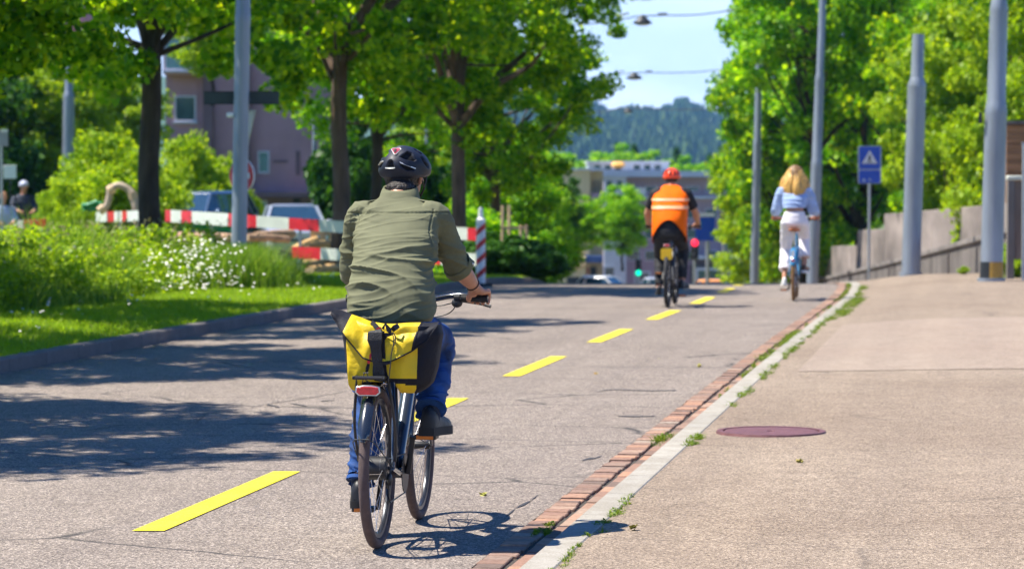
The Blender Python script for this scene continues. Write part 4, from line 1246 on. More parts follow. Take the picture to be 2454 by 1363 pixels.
for (a, b) in zip(fp, fp[1:]):
    A = at(*a); B = at(*b); d = B - A; L = math.hypot(d.x, d.y)
    mb = MB(); slab(mb, A, B, A.z, B.z, 0.10, 0.16); mb.build('top_rail', m_concd, t, bevel=0.01)
    mb = MB(); k = 0.02; u = Vector((d.x, d.y, 0)).normalized()
    while k < L - 0.1:
        f = k/L; p = A + d*f; q = A + d*((k+0.085)/L)
        slab(mb, p, q, p.z-0.102, q.z-0.102, 1.6, 0.06); k += 0.115
    mb.build('slats', m_concd, t, smooth=False)
    for f in (0.02, 0.5):
        p = A + d*f; mb = MB(); mb.box(p.x-0.07, p.x+0.07, p.y-0.10, p.y-0.02, p.z-1.8, p.z-0.102); mb.build('post', m_concd, t)
# gate posts and boards at the right edge
t = thing('gate_post', 'grey gate post with pale cap beside dark boards at the frame edge', 'gate post', base_at(2422, 45, 0, any_z), TH)
zt = at(2422, 432, 45).z - t.location.z
mb = MB(); mb.box(-0.06, 0.045, -0.05, 0.05, -0.2, zt); mb.build('post', m_concd, t, bevel=0.008)
mb = MB(); mb.box(-0.07, 0.16, -0.07, 0.07, zt, zt+0.07); mb.build('cap', m_cream, t, bevel=0.015)
mb = MB(); mb.box(0.047, 0.17, 0.0, 0.03, 0.3, zt-0.02); mb.build('board', m_grwood, t)
t = thing('gate_post', 'tall thin steel post at the very right of the fence', 'gate post', base_at(2456, 44, 0, any_z), TH)
zt = at(2450, 345, 44).z - t.location.z
mb = MB(); mb.box(-0.045, 0.03, -0.03, 0.03, -0.2, zt); mb.build('post', m_galv, t, bevel=0.008)
mb = MB(); mb.box(-0.052, 0.037, -0.037, 0.037, zt, zt+0.02); mb.build('cap', m_galv, t)
t = thing('wooden_hut', 'brown board clad hut rising behind the thickest mast', 'hut', at(2412, 292, 60) - Vector((0, 0, 4.2)), TH)
for k in range(22):
    mb = MB(); mb.box(0, 3.0, -0.02 + 0.008*(k % 2), 0.02, 4.14 - (k+1)*0.19, 4.14 - k*0.19 - 0.012); mb.build('board', m_woodd, t)
mb = MB(); mb.box(-0.06, 3.1, -0.08, 2.2, 4.15, 4.22); mb.build('roof', m_grwood, t)
mb = MB(); mb.box(0.02, 3.0, 0.03, 2.1, -1, 4.14); mb.build('wall', m_grwood, t)
shrub(2440, 46, 'lite', 0.42, 0.30, 'leafy weeds at the foot of the gate post', 0.4, name='weed_bush', z=base_at(2440, 46, 0, any_z).z)
shrub(2310, 50.5, 'lite', 0.10, 0.07, 'tiny weed tuft below the slatted fence', 1.4, name='weed_bush', z=base_at(2310, 50.5, 0, any_z).z)
shrub(1975, 124, 'lite', 0.9, 0.8, 'yellow green bush at the low end of the concrete wall', 1.4)

# ---------------------------------------------------------------- mauve building on the left
m_mauve = M('mauve render', (0.45, 0.26, 0.295), 0.9, var=0.18, vs=0.5, bmp=0.2, bs=20)
m_mauved = M('dark mauve render', (0.20, 0.125, 0.145), 0.9, var=0.12, vs=0.7)
m_pane = M('window glass', (0.04, 0.09, 0.11), 0.1, 0, var=0.3, vs=0.8, spec=1.0)
m_frame = M('pale window frame', (0.62, 0.60, 0.66), 0.5)
m_teal = M('teal glass', (0.03, 0.20, 0.20), 0.15, spec=0.9)
def panel(D, x0, y0, x1, y1, off=0.0):
    """local rectangle of a facade at distance D: returns x0, x1, z0, z1 in metres around pixel 600, EYE"""
    s = D / FPX
    return ((x0-600)*s, (x1-600)*s, (418-y1)*s, (418-y0)*s)
def facade_part(t, name, D, x0, y0, x1, y1, mat, dy0, dy1, bevel=0):
    a, b, c, d = panel(D, x0, y0, x1, y1)
    mb = MB(); mb.box(a, b, dy0, dy1, c, d)
    return mb.build(name, mat, t, bevel=bevel)
def window(t, D, x0, y0, x1, y1, dy, frame=m_frame, glass=m_pane, fw=0.07, sill=True):
    a, b, c, d = panel(D, x0, y0, x1, y1)
    mb = MB(); mb.box(a, b, dy-0.05, dy-0.003, d-fw, d); mb.box(a, b, dy-0.05, dy-0.003, c, c+fw); mb.box(a, a+fw, dy-0.05, dy-0.003, c+fw, d-fw); mb.box(b-fw, b, dy-0.05, dy-0.003, c+fw, d-fw)
    w = mb.build('window', frame, t)
    mb = MB(); mb.box(a+fw, b-fw, dy-0.022, dy-0.005, c+fw, d-fw); mb.build('pane', glass, w)
    if sill:
        mb = MB(); mb.box(a-0.08, b+0.08, dy-0.16, dy-0.052, c-0.08, c-0.002); mb.build('sill', frame, w)
def building(name, label, D, cat='building', yaw=0.0):
    o = at(600, 418, D)
    return thing(name, label, cat, o, TH + yaw)
D = 125
t = building('apartment_building', 'mauve rendered building with a square framed window beyond the barrier', D)
facade_part(t, 'wall', D, 398, -120, 800, 660, m_mauve, 0, 14)
facade_part(t, 'bay', D, 400, 90, 488, 182, m_mauve, -1.2, -0.003)
facade_part(t, 'pilaster', D, 489, -120, 512, 640, m_mauved, -0.35, -0.003)
facade_part(t, 'pilaster', D, 585, 150, 600, 640, m_mauved, -0.35, -0.003)
window(t, D, 404, 95, 470, 172, -1.2, glass=m_teal)
window(t, D, 419, 230, 471, 292, 0)
window(t, D, 618, 362, 646, 416, 0, glass=m_teal, sill=False)
facade_part(t, 'slit_window', D, 709, 362, 719, 420, m_mauved, -0.04, -0.003)
facade_part(t, 'slit_window', D, 655, 384, 690, 390, m_mauved, -0.04, -0.003)
window(t, D, 700, 120, 750, 190, 0)
facade_part(t, 'ledge', D, 601, 461, 800, 473, m_mauved, -1.0, -0.003)
facade_part(t, 'base_wall', D, 601, 474, 800, 660, m_mauved, -0.5, -0.003)
window(t, D, 600, 480, 642, 540, -0.5, glass=m_teal, sill=False)
facade_part(t, 'door', D, 705, 475, 722, 540, m_dkmetal, -0.55, -0.503)
D = 135
t = building('apartment_building', 'mauve wing glimpsed between leaves at the far left', D)
facade_part(t, 'wall', D, -260, -160, 172, 660, m_mauve, 0, 12)
window(t, D, 60, 60, 100, 120, 0); window(t, D, -20, 60, 20, 120, 0); window(t, D, 60, 180, 100, 240, 0); window(t, D, -20, 180, 20, 240, 0)
facade_part(t, 'base_wall', D, -260, 360, 104, 660, M('brown base wall', (0.10, 0.075, 0.06), 0.9), -0.5, -0.003)
facade_part(t, 'ledge', D, -20, 398, 150, 412, M('salmon ledge', (0.5, 0.33, 0.28), 0.8), -0.9, -0.503)

# ---------------------------------------------------------------- buildings down the street
m_beige = M('beige render', (0.64, 0.52, 0.29), 0.9, var=0.07, vs=0.3)
m_beiged = M('darker beige render', (0.46, 0.36, 0.19), 0.9, var=0.08, vs=0.3)
m_pmauve = M('grey mauve render', (0.36, 0.27, 0.32), 0.9, var=0.08, vs=0.3)
m_bluew = M('blue white panels', (0.55, 0.60, 0.68), 0.5, var=0.08, vs=0.4)
m_awn = M('orange awning', (0.85, 0.45, 0.10), 0.7)
D = 225
t = building('beige_block', 'plain beige windowless block with slit side behind the conical tree', D)
facade_part(t, 'wall', D, 1332, 408, 1414, 760, m_beige, 0, 8)
facade_part(t, 'side_wing', D, 1414.5, 410, 1446, 760, m_beiged, 0.6, 8, 0)
for x in (1421, 1429, 1437): facade_part(t, 'slit_window', D, x, 432, x+3, 480, m_dkmetal, 0.55, 0.597)
facade_part(t, 'roof_edge', D, 1330, 403, 1447, 408, m_bluew, -0.2, 8)
facade_part(t, 'balcony', D, 1418, 462, 1446, 485, m_pmauve, -0.5, 0.597)
facade_part(t, 'base_wall', D, 1336, 615, 1402, 760, m_beige, -2.0, -0.003)
facade_part(t, 'ledge', D, 1334, 634, 1404, 638, m_beiged, -2.3, -2.003)
facade_part(t, 'garage_door', D, 1358, 662, 1388, 690, m_dkmetal, -2.05, -2.003)
facade_part(t, 'awning', D, 1404, 612, 1444, 628, M('blue awning', (0.05, 0.10, 0.25), 0.6), -1.6, -0.003)
facade_part(t, 'door', D, 1405, 640, 1412, 690, M('rust door', (0.35, 0.15, 0.10), 0.6), -0.06, -0.003)
facade_part(t, 'door', D, 1414.6, 640, 1430, 690, m_dkmetal, 0.5, 0.597)
D = 240
t = building('office_block', 'long flat roofed grey mauve block with pale roof terrace', D)
facade_part(t, 'wall', D, 1447, 424, 1790, 760, m_pmauve, 0, 12)
facade_part(t, 'stair_tower', D, 1447, 424, 1500, 760, m_bluew, -0.8, -0.003)
facade_part(t, 'roof', D, 1440, 410, 1712, 424, m_bluew, -1.2, 12)
facade_part(t, 'penthouse', D, 1412, 391, 1606, 410, m_bluew, 2, 11)
facade_part(t, 'penthouse_roof', D, 1409, 386, 1608, 391, m_frame, 1.6, 11.4)
for x in (1425, 1450, 1475, 1520, 1545, 1570): window(t, D, x, 394, x+18, 408, 2, frame=m_frame, fw=0.05, sill=False)
for r, y in enumerate((446, 500, 548, 600)):
    for x in (1505, 1545, 1600, 1645, 1690, 1735):
        window(t, D, x, y, x+30, y+(14 if r == 0 else 24), 0, fw=0.06, sill=False)
for x in (1452, 1476): 
    for y in (432, 470, 510): window(t, D, x, y, x+16, y+16, -0.8, fw=0.05, sill=False)
facade_part(t, 'white_blind', D, 1502, 450, 1548, 468, m_white, -0.3, -0.06)
facade_part(t, 'cornice', D, 1500, 470, 1790, 476, m_bluew, -0.5, -0.003)
facade_part(t, 'cornice', D, 1660, 612, 1790, 620, m_bluew, -1.6, -0.003)
facade_part(t, 'shop_base', D, 1655, 634, 1770, 760, m_dkmetal, -1.4, -0.003)
# shop window frame with dark glass
window(t, D, 1664, 640, 1752, 690, -1.4, frame=m_bluew, fw=0.22, sill=False)
window(t, D, 1445, 636, 1475, 690, -0.8, frame=m_bluew, fw=0.15, sill=False)
window(t, D, 1520, 650, 1560, 690, 0, frame=m_bluew, fw=0.15, sill=False)
tb = thing('roof_awning', 'orange awning on the roof terrace of the office block', 'awning', t.location.copy(), TH)
facade_part(tb, 'cloth', 236, 1480, 387, 1512, 402, m_awn, -1.0, 1.0, 0.3)
facade_part(tb, 'arm', 236, 1488, 402, 1503, 407, m_dkmetal, -0.2, 0.2)

# big blue direction sign and signals
Dg = 122
t = thing('direction_sign', 'large blue overhead direction sign beyond the crest beside the red signal', 'sign', base_at(1690, Dg), TH)
def zz(py, Dg=Dg): return at(1690, py, Dg).z - t.location.z
mb = MB(); mb.prism(rrect(0.82, zz(520)-zz(577), 0.05, 0, (zz(520)+zz(577))/2), 0.06, (0, -0.03, 0)); mb.build('panel', m_blue, t, fix=True)
mb = MB(); mb.box(-0.45, 0.39, -0.06, 0.04, zz(519), zz(511)); mb.build('top_panel', m_white, t)
mb = MB(); mb.box(-0.36, -0.17, -0.036, -0.031, zz(545), zz(530)); mb.build('green_field', M('green field', (0.05, 0.35, 0.22), 0.4), t)
mb = MB(); mb.tube([(0.1, 0.1, -1), (0.1, 0.1, zz(511))], 0.08, 12); mb.build('post', m_galv, t)
t = thing('direction_sign', 'smaller blue sign beside the higher green signal', 'sign', base_at(1748, Dg), TH)
mb = MB(); mb.box(-0.26, 0.3, -0.03, 0.03, zz(592), zz(562)); mb.build('panel', m_blue, t, bevel=0.02)
mb = MB(); mb.tube([(0.0, 0.08, -1), (0.0, 0.08, zz(562))], 0.06, 12); mb.build('post', m_galv, t)
def glow(name, c, s):
    m, nt, b, o = nodes(name); b.inputs['Base Color'].default_value = c4(c)
    b.inputs['Emission Color'].default_value = c4(c); b.inputs['Emission Strength'].default_value = s
    return m
m_gg = glow('green signal light', (0.0, 0.75, 0.42), 1.1); m_rr = glow('red signal light', (1.0, 0.02, 0.06), 1.1)
for px, py, D, which, lab in [(1530, 654, 150, 0, 'low traffic light showing green under the middle tree'), (1735, 546, 118, 0, 'higher traffic light showing green beside the blue signs'), (1665, 582, 119, 2, 'traffic light showing red next to the orange vested rider')]:
    b = base_at(px, D)
    t = thing('traffic_light', lab, 'traffic light', b, TH, 'traffic lights beyond the crest')
    zl = at(px, py, D).z - b.z; pitch = 0.26
    zg = zl if which == 0 else zl - 2*pitch
    mb = MB(); mb.box(-0.15, 0.15, 0, 0.2, zg-0.16, zg+2*pitch+0.16); mb.build('housing', m_black, t, bevel=0.03)
    mb = MB(); mb.tube([(0, 0.25, -1), (0, 0.25, zg+2*pitch+0.2)], 0.06, 10); mb.build('post', m_galv, t)
    for k in range(3):
        lit = k == which
        mb = MB(); zc = zg + k*pitch
        mb.ball((0, -0.0, zc), (0.14 if lit else 0.105, 0.04, 0.14 if lit else 0.105), 20, 10)
        mb.build('lens', (m_gg if which == 0 else m_rr) if lit else m_dkmetal, t)

# ---------------------------------------------------------------- cables with hanging lamps
m_wire = M('steel wire', (0.10, 0.11, 0.13), 0.5, 0.5)
for lpx, lpy, D, right, left, w, lab in [(1540, 47, 95, (1818, 14), (1380, 60), 0.30, 'upper'), (1520, 183, 128, (1790, 160), (1350, 190), 0.36, 'lower'), (1505, 268, 190, (1760, 258), (1380, 272), 0.34, 'lowest')]:
    L = at(lpx, lpy - 8, D); A = at(left[0], left[1], D); B = at(right[0], right[1], D)
    t = thing('overhead_cable', f'{lab} steel cable spanning the street against the sky', 'cable', L, 0, 'cables across the street')
    mb = MB(); mb.tube([A-L, (A-L)*0.5 + Vector((0, 0, -0.05)), (0, 0, 0), (B-L)*0.5 + Vector((0, 0, -0.12)), B-L], 0.022 if D < 150 else 0.03, 6, sub=4)
    mb.build('span_wire', m_wire, t)
    mb = MB(); mb.tube([(-0.75, 0, 0.02), (-0.45, 0, 0.10)], 0.03, 6); mb.tube([(0.5, 0, 0.06), (0.8, 0, 0.08)], 0.03, 6); mb.build('insulator', m_dkmetal, t)
    t = thing('street_lamp', f'dark hanging street lamp on the {lab} cable', 'street lamp', L - Vector((0, 0, 0.12)), TH, 'hanging street lamps')
    loops = []
    for z, r in ((0.16, 0.04), (0.12, 0.09), (0.04, 0.16), (-0.04, w*0.8), (-0.08, w), (-0.14, w*0.98)):
        loops.append([(r*math.cos(a), r*0.6*math.sin(a), z) for a in np.linspace(0, 2*math.pi, 21)[:-1]])
    mb = MB(); mb.loft(loops); mb.build('shade', m_dkmetal, t, fix=True)
    mb = MB(); mb.ball((0, 0, -0.15), (w*0.7, w*0.4, 0.05), 16, 8); mb.build('glass', m_lampglass, t)

# ---------------------------------------------------------------- wooded hill far away
def hill_z(x, y):
    D = dist(x, y); X = x*math.cos(TH) + y*math.sin(TH)
    t = ss(1500, 3050, D)
    px = 1227 + FPX*X/max(D, 1)
    crest = 72 - 0.034*(px-1450) + 5*math.sin(px*0.02) + 3*math.sin(px*0.05+1)
    return -14 + (crest + 2)*t - 40*ss(3100, 3700, D)
mb = MB()
def fh(D, X):
    xx = X*D/3000
    p = Vector((xx*math.cos(TH) - D*math.sin(TH), xx*math.sin(TH) + D*math.cos(TH), 0)); p.z = hill_z(p.x, p.y); return p
mb.sheet(fh, frange(1400, 3700, 46), frange(-900, 900, 60))
m_hill = M('far hillside', (0.05, 0.10, 0.03), 0.95, var=0.3, vs=0.02)
kind(mb.build('hill', m_hill, ang=80), 'structure', 'far wooded hill')
L_FAR = leaf_mat('far forest', (0.008, 0.035, 0.012), (0.025, 0.075, 0.02), (0.09, 0.16, 0.03), 0.15, (1.5, 1.5, 0.8))
rng = np.random.default_rng(8)
C = []
for i in range(5200):
    D = rng.uniform(2050, 3120); X = rng.uniform(-80, 330)*D/3000
    x = X*math.cos(TH) - D*math.sin(TH); y = X*math.sin(TH) + D*math.cos(TH); z = hill_z(x, y)
    h = rng.uniform(9, 17) * (1.25 if rng.random() < 0.12 else 1); r = h*rng.uniform(0.20, 0.42); con = rng.random() < 0.5
    k = 7
    for q in range(3):
        zl = z + h*(0.05 + 0.3*q); rr = r*(1 - 0.28*q) if con else r*(0.85, 1.0, 0.7)[q]; zh = zl + h*(0.42 if con else 0.34)
        top = rr*(0.05 if con else 0.5)
        a0 = rng.uniform(0, 6.28)
        for s in range(k):
            a = a0 + 2*math.pi*s/k; b = a0 + 2*math.pi*(s+1)/k; j = rng.uniform(0.75, 1.2)
            C.append([(x+math.cos(a)*rr*j, y+math.sin(a)*rr*j, zl), (x+math.cos(b)*rr*j, y+math.sin(b)*rr*j, zl), (x+math.cos(b)*top, y+math.sin(b)*top, zh), (x+math.cos(a)*top, y+math.sin(a)*top, zh)])
kind(link('forest', fast_mesh('forest', np.array(C), 4, [L_FAR])), 'stuff', 'wooded slopes of the far hill')
# single trees between the roofs and the hill
rc = np.random.default_rng(95); zc_ = 1.5 + 15*rc.random(220)**1.25; ac = rc.random(220)*6.283; rc_ = (16.6-zc_)*0.20*np.sqrt(rc.random(220)*0.8+0.2)
cc_ = np.stack([rc_*np.cos(ac), rc_*np.sin(ac), zc_], 1); rr_ = np.stack([0.35+(16.6-zc_)*0.05]*2 + [0.25+(16.6-zc_)*0.02], 1)
mb = MB(); mb.tube([(0, 0, -0.5), (0, 0, 8), (0, 0, 16)], [0.28, 0.18, 0.04], 8)
m_con = (mb.mesh('conifer_trunk', [m_bark]), fast_mesh('conifer_crown', leaves(cc_, rr_, 14000, 0.45, rc), 4, [L_DARK]))
m_bro = tree_meshes('broadleaf', 96, 12, 7.0, 5.0, 5.0, 0.3, L_MID, 14000, 0.55, n_cl=90, cr=1.3, fork=1.5, hollow=0.4)
for px, D, ytop, ms, H, lab in [
    (1480, 420, 345, m_con, 16.5, 'dark pointed conifer over the roofs'), (1520, 420, 348, m_con, 16.5, 'second dark conifer over the roof terrace'),
    (1499, 400, 352, m_bro, 12, 'round green tree between the two conifers'), (1622, 430, 355, m_con, 16.5, 'dark conifer behind the red helmet'),
    (1655, 410, 380, m_bro, 12, 'round tree beyond the office roof, next to the street lamps'), (1345, 380, 375, m_bro, 12, 'round tree above the beige block'),
    (1312, 360, 352, m_bro, 12, 'green tree left of the beige block'), (1430, 430, 372, m_bro, 12, 'pale green tree above the beige block roof edge'), (1565, 430, 368, m_bro, 12, 'green tree above the office penthouse'),
    (1700, 420, 372, m_con, 16.5, 'dark conifer beside the yellow green trees')]:
    p = at(px, ytop, D)
    place_tree(ms, (p.x, p.y, p.z - H), lab, px*0.37, 1.0, 'single trees over the roofs', name='distant_tree')

# ---------------------------------------------------------------- bicycles
m_tyre = M('bicycle tyre', (0.105, 0.072, 0.066), 0.8, var=0.2, vs=30, bmp=0.6, bs=220)
m_tyre_blk = M('black tyre', (0.02, 0.02, 0.022), 0.8, var=0.2)
m_tyre_brn = M('brown tyre', (0.23, 0.125, 0.045), 0.8, var=0.15)
m_alu = M('aluminium', (0.55, 0.56, 0.58), 0.3, 0.9, var=0.08)
m_rimblk = M('black rim', (0.03, 0.035, 0.045), 0.3, 0.5, var=0.1, spec=0.7)
m_frame1 = M('dark slate frame paint', (0.045, 0.06, 0.085), 0.28, 0.35, var=0.06, coat=0.8)
m_plastic = M('black plastic', (0.018, 0.019, 0.022), 0.45, var=0.15)
m_gloss = M('glossy black fender', (0.02, 0.025, 0.034), 0.2, 0.0, coat=1.0)
m_rubber = M('black rubber', (0.02, 0.02, 0.02), 0.75, var=0.2, bmp=0.4, bs=150)
m_orange_r = M('orange reflector', (0.75, 0.22, 0.02), 0.3)
m_saddle_b = M('brown saddle leather', (0.38, 0.12, 0.05), 0.5, var=0.15)
m_spoke = M('steel spokes', (0.62, 0.62, 0.64), 0.25, 0.95, var=0.02)
m_redl = M('red tail lamp', (0.62, 0.01, 0.015), 0.18, 0, var=0.25, vs=60, coat=1, bmp=0.5, bs=260)

def arc(c, R, a0, a1, n, x=0.0):
    return [Vector((x, c[1] + R*math.cos(R_(a0 + (a1-a0)*k/n)), c[2] + R*math.sin(R_(a0 + (a1-a0)*k/n)))) for k in range(n+1)]

def wheel(par, name, y, R, tw, tyre, rim, steer=0.0, spokes=28, hubr=0.018, hubw=0.05):
    c = Vector((0, y, R))
    ax = Vector((math.cos(steer), -math.sin(steer), 0))
    mb = MB(); mb.tube([c - ax*0.055, c + ax*0.055], 0.008, 10)
    mb.tube([c - ax*hubw, c - ax*hubw*0.92, c + ax*hubw*0.92, c + ax*hubw], [hubr*0.9, hubr, hubr, hubr*0.9], 20)
    e = Vector((0, 0, 1)); f = ax.cross(e)
    hub = mb.build(name, m_plastic, par)
    mb = MB()
    for k in range(spokes):
        a = 2*math.pi*k/spokes; b = a + (0.38 if (k//2) % 2 else -0.38)
        sd = 1 if k % 2 else -1
        p = c + ax*sd*hubw*0.7 + (e*math.cos(b) + f*math.sin(b))*(hubr+0.004)
        q = c + (e*math.cos(a) + f*math.sin(a))*(R - tw - 0.012)
        mb.tube([p, q], 0.00135, 4, caps=False)
    s_ = mb.build('spokes', m_spoke, hub); 
    mb = MB(); mb.ring(c, ax, R - tw/2 - 0.001, tw/2, 72, 14, 0.98); mb.build('tyre', tyre, hub, ang=60)
    mb = MB()
    prof = [(R-tw-0.001, 0.012), (R-tw-0.001, -0.012), (R-tw-0.017, -0.010), (R-tw-0.020, 0.0), (R-tw-0.017, 0.010)]
    n = 72; vs = []; fs = []
    for i in range(n):
        a = 2*math.pi*i/n; d = e*math.cos(a) + f*math.sin(a)
        for r, o in prof: vs.append(c + d*r + ax*o)
    m_ = len(prof)
    for i in range(n):
        for k in range(m_): fs.append((i*m_+k, ((i+1) % n)*m_+k, ((i+1) % n)*m_+(k+1) % m_, i*m_+(k+1) % m_))
    mb.add(vs, fs); mb.build('rim', rim, hub, ang=40, fix=True)
    return hub

def fender(par, c, R, a0, a1, w, mat, steer=0):
    mb = MB(); n = 40; loops = []
    for k in range(n+1):
        a = R_(a0 + (a1-a0)*k/n); t = min(1, min(k, n-k)/3.0); ww = w*(0.35 + 0.65*math.sin(t*math.pi/2))
        lp = []
        for j in range(7):
            b = -1 + 2*j/6; rr = R - 0.014*b*b
            lp.append((ww*b, c[1] + rr*math.cos(a), c[2] + rr*math.sin(a)))
        for j in range(6, -1, -1):
            b = -1 + 2*j/6; rr = R - 0.0035 - 0.014*b*b
            lp.append((ww*b*0.97, c[1] + rr*math.cos(a), c[2] + rr*math.sin(a)))
        loops.append(lp)
    mb.loft(loops); return mb.build('fender', mat, par, ang=40, fix=True)

def bicycle(name, label, loc, rz, o):
    t = thing(name, label, 'bicycle', loc, rz)
    R = o.get('R', 0.35); WB = o.get('WB', 1.09); tw = o.get('tw', 0.047)
    BB = Vector((0, 0.44, 0.285)); AX = Vector((0, 0, R)); FX = Vector((0, WB, R))
    SC_ = Vector((0, 0.29, o.get('seatz', 0.76))); SP = Vector((0, 0.21, o.get('saddlez', 0.955)))
    HT = Vector((0, WB-0.26, o.get('headz', 0.92))); HB = Vector((0, WB-0.19, 0.70))
    fm = o['frame']
    wheel(t, 'rear_wheel', 0, R, tw, o['tyre'], o['rim'], 0, hubr=o.get('hubr', 0.02), hubw=0.045)
    wheel(t, 'front_wheel', WB, R, tw, o['tyre'], o['rim'], o.get('steer', 0))
    mb = MB()
    k = o.get('thick', 1.0)
    if o.get('low'):
        mb.tube([HB + Vector((0, 0, 0.06)), Vector((0, 0.68, 0.44)), BB + Vector((0, 0.03, 0.03))], 0.020*k, 12, sub=4)
        mb.tube([HT - Vector((0, 0, 0.05)), Vector((0, 0.66, 0.60)), Vector((0, 0.40, 0.42))], 0.014*k, 12, sub=4)
    else:
        mb.tube([HB + Vector((0, 0, 0.04)), BB], 0.030*k, 16); mb.tube([HT - Vector((0, 0, 0.04)), SC_ - Vector((0, 0, 0.04))], 0.019*k, 14)
    mb.tube([BB, SC_], 0.018*k, 14)
    mb.tube([HT, HB], 0.024, 14)
    mb.tube([BB - Vector((0.04, 0, 0)), BB + Vector((0.04, 0, 0))], 0.024, 16)
    mb.build('frame', fm, t)
    for sx in (-1, 1):
        mb = MB(); mb.tube([BB + Vector((sx*0.02, -0.02, 0)), Vector((sx*0.045, 0.30, 0.30)), Vector((sx*0.068, 0.0, R))], [0.012, 0.011, 0.009], 10, sub=3); mb.build('chain_stay', fm, t)
        mb = MB(); mb.tube([SC_ + Vector((sx*0.015, -0.01, -0.05)), Vector((sx*0.040, 0.19, 0.60)), Vector((sx*0.068, 0.0, R))], [0.010, 0.010, 0.008], 10, sub=3); mb.build('seat_stay', fm, t)
        mb = MB(); mb.tube([HB + Vector((sx*0.02, 0.01, -0.02)), HB + Vector((sx*0.052, 0.03, -0.08)), FX + Vector((sx*0.055, 0, 0))], [0.016, 0.016, 0.010], 10, sub=3); mb.build('fork_blade', fm, t)
    mb = MB(); mb.tube([SC_, SP - Vector((0, 0, 0.03))], 0.0145, 12); mb.build('seat_post', m_plastic if not o.get('low') else m_alu, t)
    mb = MB(); loops = []
    for y, w, z, h in ((-0.13, 0.045, 0.0, 0.02), (-0.125, 0.075, 0.0, 0.045), (-0.07, 0.085, 0.005, 0.05), (-0.01, 0.062, 0.0, 0.045), (0.06, 0.03, -0.005, 0.035), (0.14, 0.018, -0.015, 0.028), (0.15, 0.010, -0.015, 0.012)):
        loops.append([(w*math.cos(a), SP.y + y, SP.z + z - h/2 + h/2*math.sin(a)) for a in np.linspace(0, 2*math.pi, 21)[:-1]])
    mb.loft(loops); mb.build('saddle', o['saddle'], t, fix=True)
    # bars
    bz = o.get('barz', 1.045); by = o.get('bary', WB-0.27)
    mb = MB(); mb.tube([HT, HT + Vector((0, -0.012, 0.06)), Vector((0, by, bz-0.005))], 0.016, 12, sub=3); mb.tube([(-0.025, by, bz), (0.025, by, bz)], 0.022, 14); mb.build('stem', m_plastic, t)
    ex = o.get('barw', 0.37); up = o.get('barup', 0.022); back = o.get('barback', 0.03)
    bs_h = o.get('barshift', 0.0)
    pts = [(0, by, bz), (0.06, by, bz), (0.15, by+0.005, bz+up*0.8), (0.22, by-back*0.4, bz+up), (ex, by-back, bz+up*0.3)]
    mb = MB(); mb.tube([Vector((-x + bs_h, y, z)) for x, y, z in reversed(pts)] + [Vector(p) + Vector((bs_h, 0, 0)) for p in pts[1:]], 0.0125, 12, sub=4); mb.build('handlebar', o.get('bar', m_gloss), t)
    for sx in (-1, 1):
        a = Vector((sx*(ex-0.125) + bs_h, by-back*0.75, bz+up*0.45)); b = Vector((sx*ex + bs_h, by-back, bz+up*0.3)); 
        mb = MB(); mb.tube([a, a.lerp(b, 0.1), a.lerp(b, 0.9), b], [0.0165, 0.0155, 0.016, 0.018], 14); mb.build('grip', o.get('grip', m_rubber), t)
        mb = MB(); q = a + Vector((-sx*0.02, 0.005, 0))
        mb.ball(q + Vector((0, 0.0, -0.022)), (0.026, 0.02, 0.022), 14, 10); mb.tube([q - Vector((sx*0.012, 0, 0)), q + Vector((sx*0.014, 0, 0))], 0.019, 14)
        lv = mb.build('shifter', m_plastic, t)
        mb = MB(); mb.tube([q + Vector((0, 0.02, -0.012)), q + Vector((sx*0.03, 0.055, -0.018)), q + Vector((sx*0.10, 0.055, -0.028)), q + Vector((sx*0.15, 0.045, -0.040))], [0.006, 0.006, 0.0065, 0.0075], 8, sub=3); mb.build('brake_lever', m_plastic, t)
        mb = MB()
        mb.tube([q + Vector((-sx*0.01, 0.02, -0.02)), q + Vector((-sx*0.07, 0.055, -0.035)), Vector((sx*0.03, by+0.07, bz-0.06)), Vector((sx*0.015, HB.y+0.02, HB.z+0.05))], 0.0028, 6, sub=6)
        mb.tube([q + Vector((-sx*0.005, 0.01, -0.03)), q + Vector((-sx*0.05, 0.04, -0.075)), Vector((sx*0.02, by+0.05, bz-0.12)), Vector((sx*0.02, HB.y, HB.z+0.02))], 0.0028, 6, sub=6)
        mb.build('cable', m_plastic, t)
    # drive train
    mb = MB(); n = 42
    loops = []
    for x in (0.043, 0.047):
        loops.append([(x, BB.y + (0.088 if k % 2 else 0.083)*math.cos(2*math.pi*k/(2*n)), BB.z + (0.088 if k % 2 else 0.083)*math.sin(2*math.pi*k/(2*n))) for k in range(2*n)])
    mb.loft(loops); mb.build('chainring', m_alu if o.get('low') else m_plastic, t, smooth=False)
    ca = o.get('crank', 100)
    for sx, a in ((1, R_(ca)), (-1, R_(ca+180))):
        e = BB + Vector((sx*0.085, 0.17*math.cos(a), 0.17*math.sin(a)))
        mb = MB(); mb.tube([BB + Vector((sx*0.055, 0, 0)), BB.lerp(e, 0.5) + Vector((sx*0.03, 0, 0)), e], [0.016, 0.012, 0.013], 10, sub=3); cr = mb.build('crank', m_plastic, t)
        mb = MB(); mb.box(e.x + (0.012 if sx > 0 else -0.112), e.x + (0.112 if sx > 0 else -0.012), e.y-0.045, e.y+0.045, e.z-0.011, e.z+0.011)
        pd = mb.build('pedal', m_plastic, t, bevel=0.004)
        for yy in (-0.050, 0.046):
            mb = MB(); mb.box(e.x + sx*0.062 - 0.038, e.x + sx*0.062 + 0.038, e.y+yy, e.y+yy+0.004, e.z-0.009, e.z+0.009); mb.build('reflector', m_orange_r, pd)
    mb = MB()
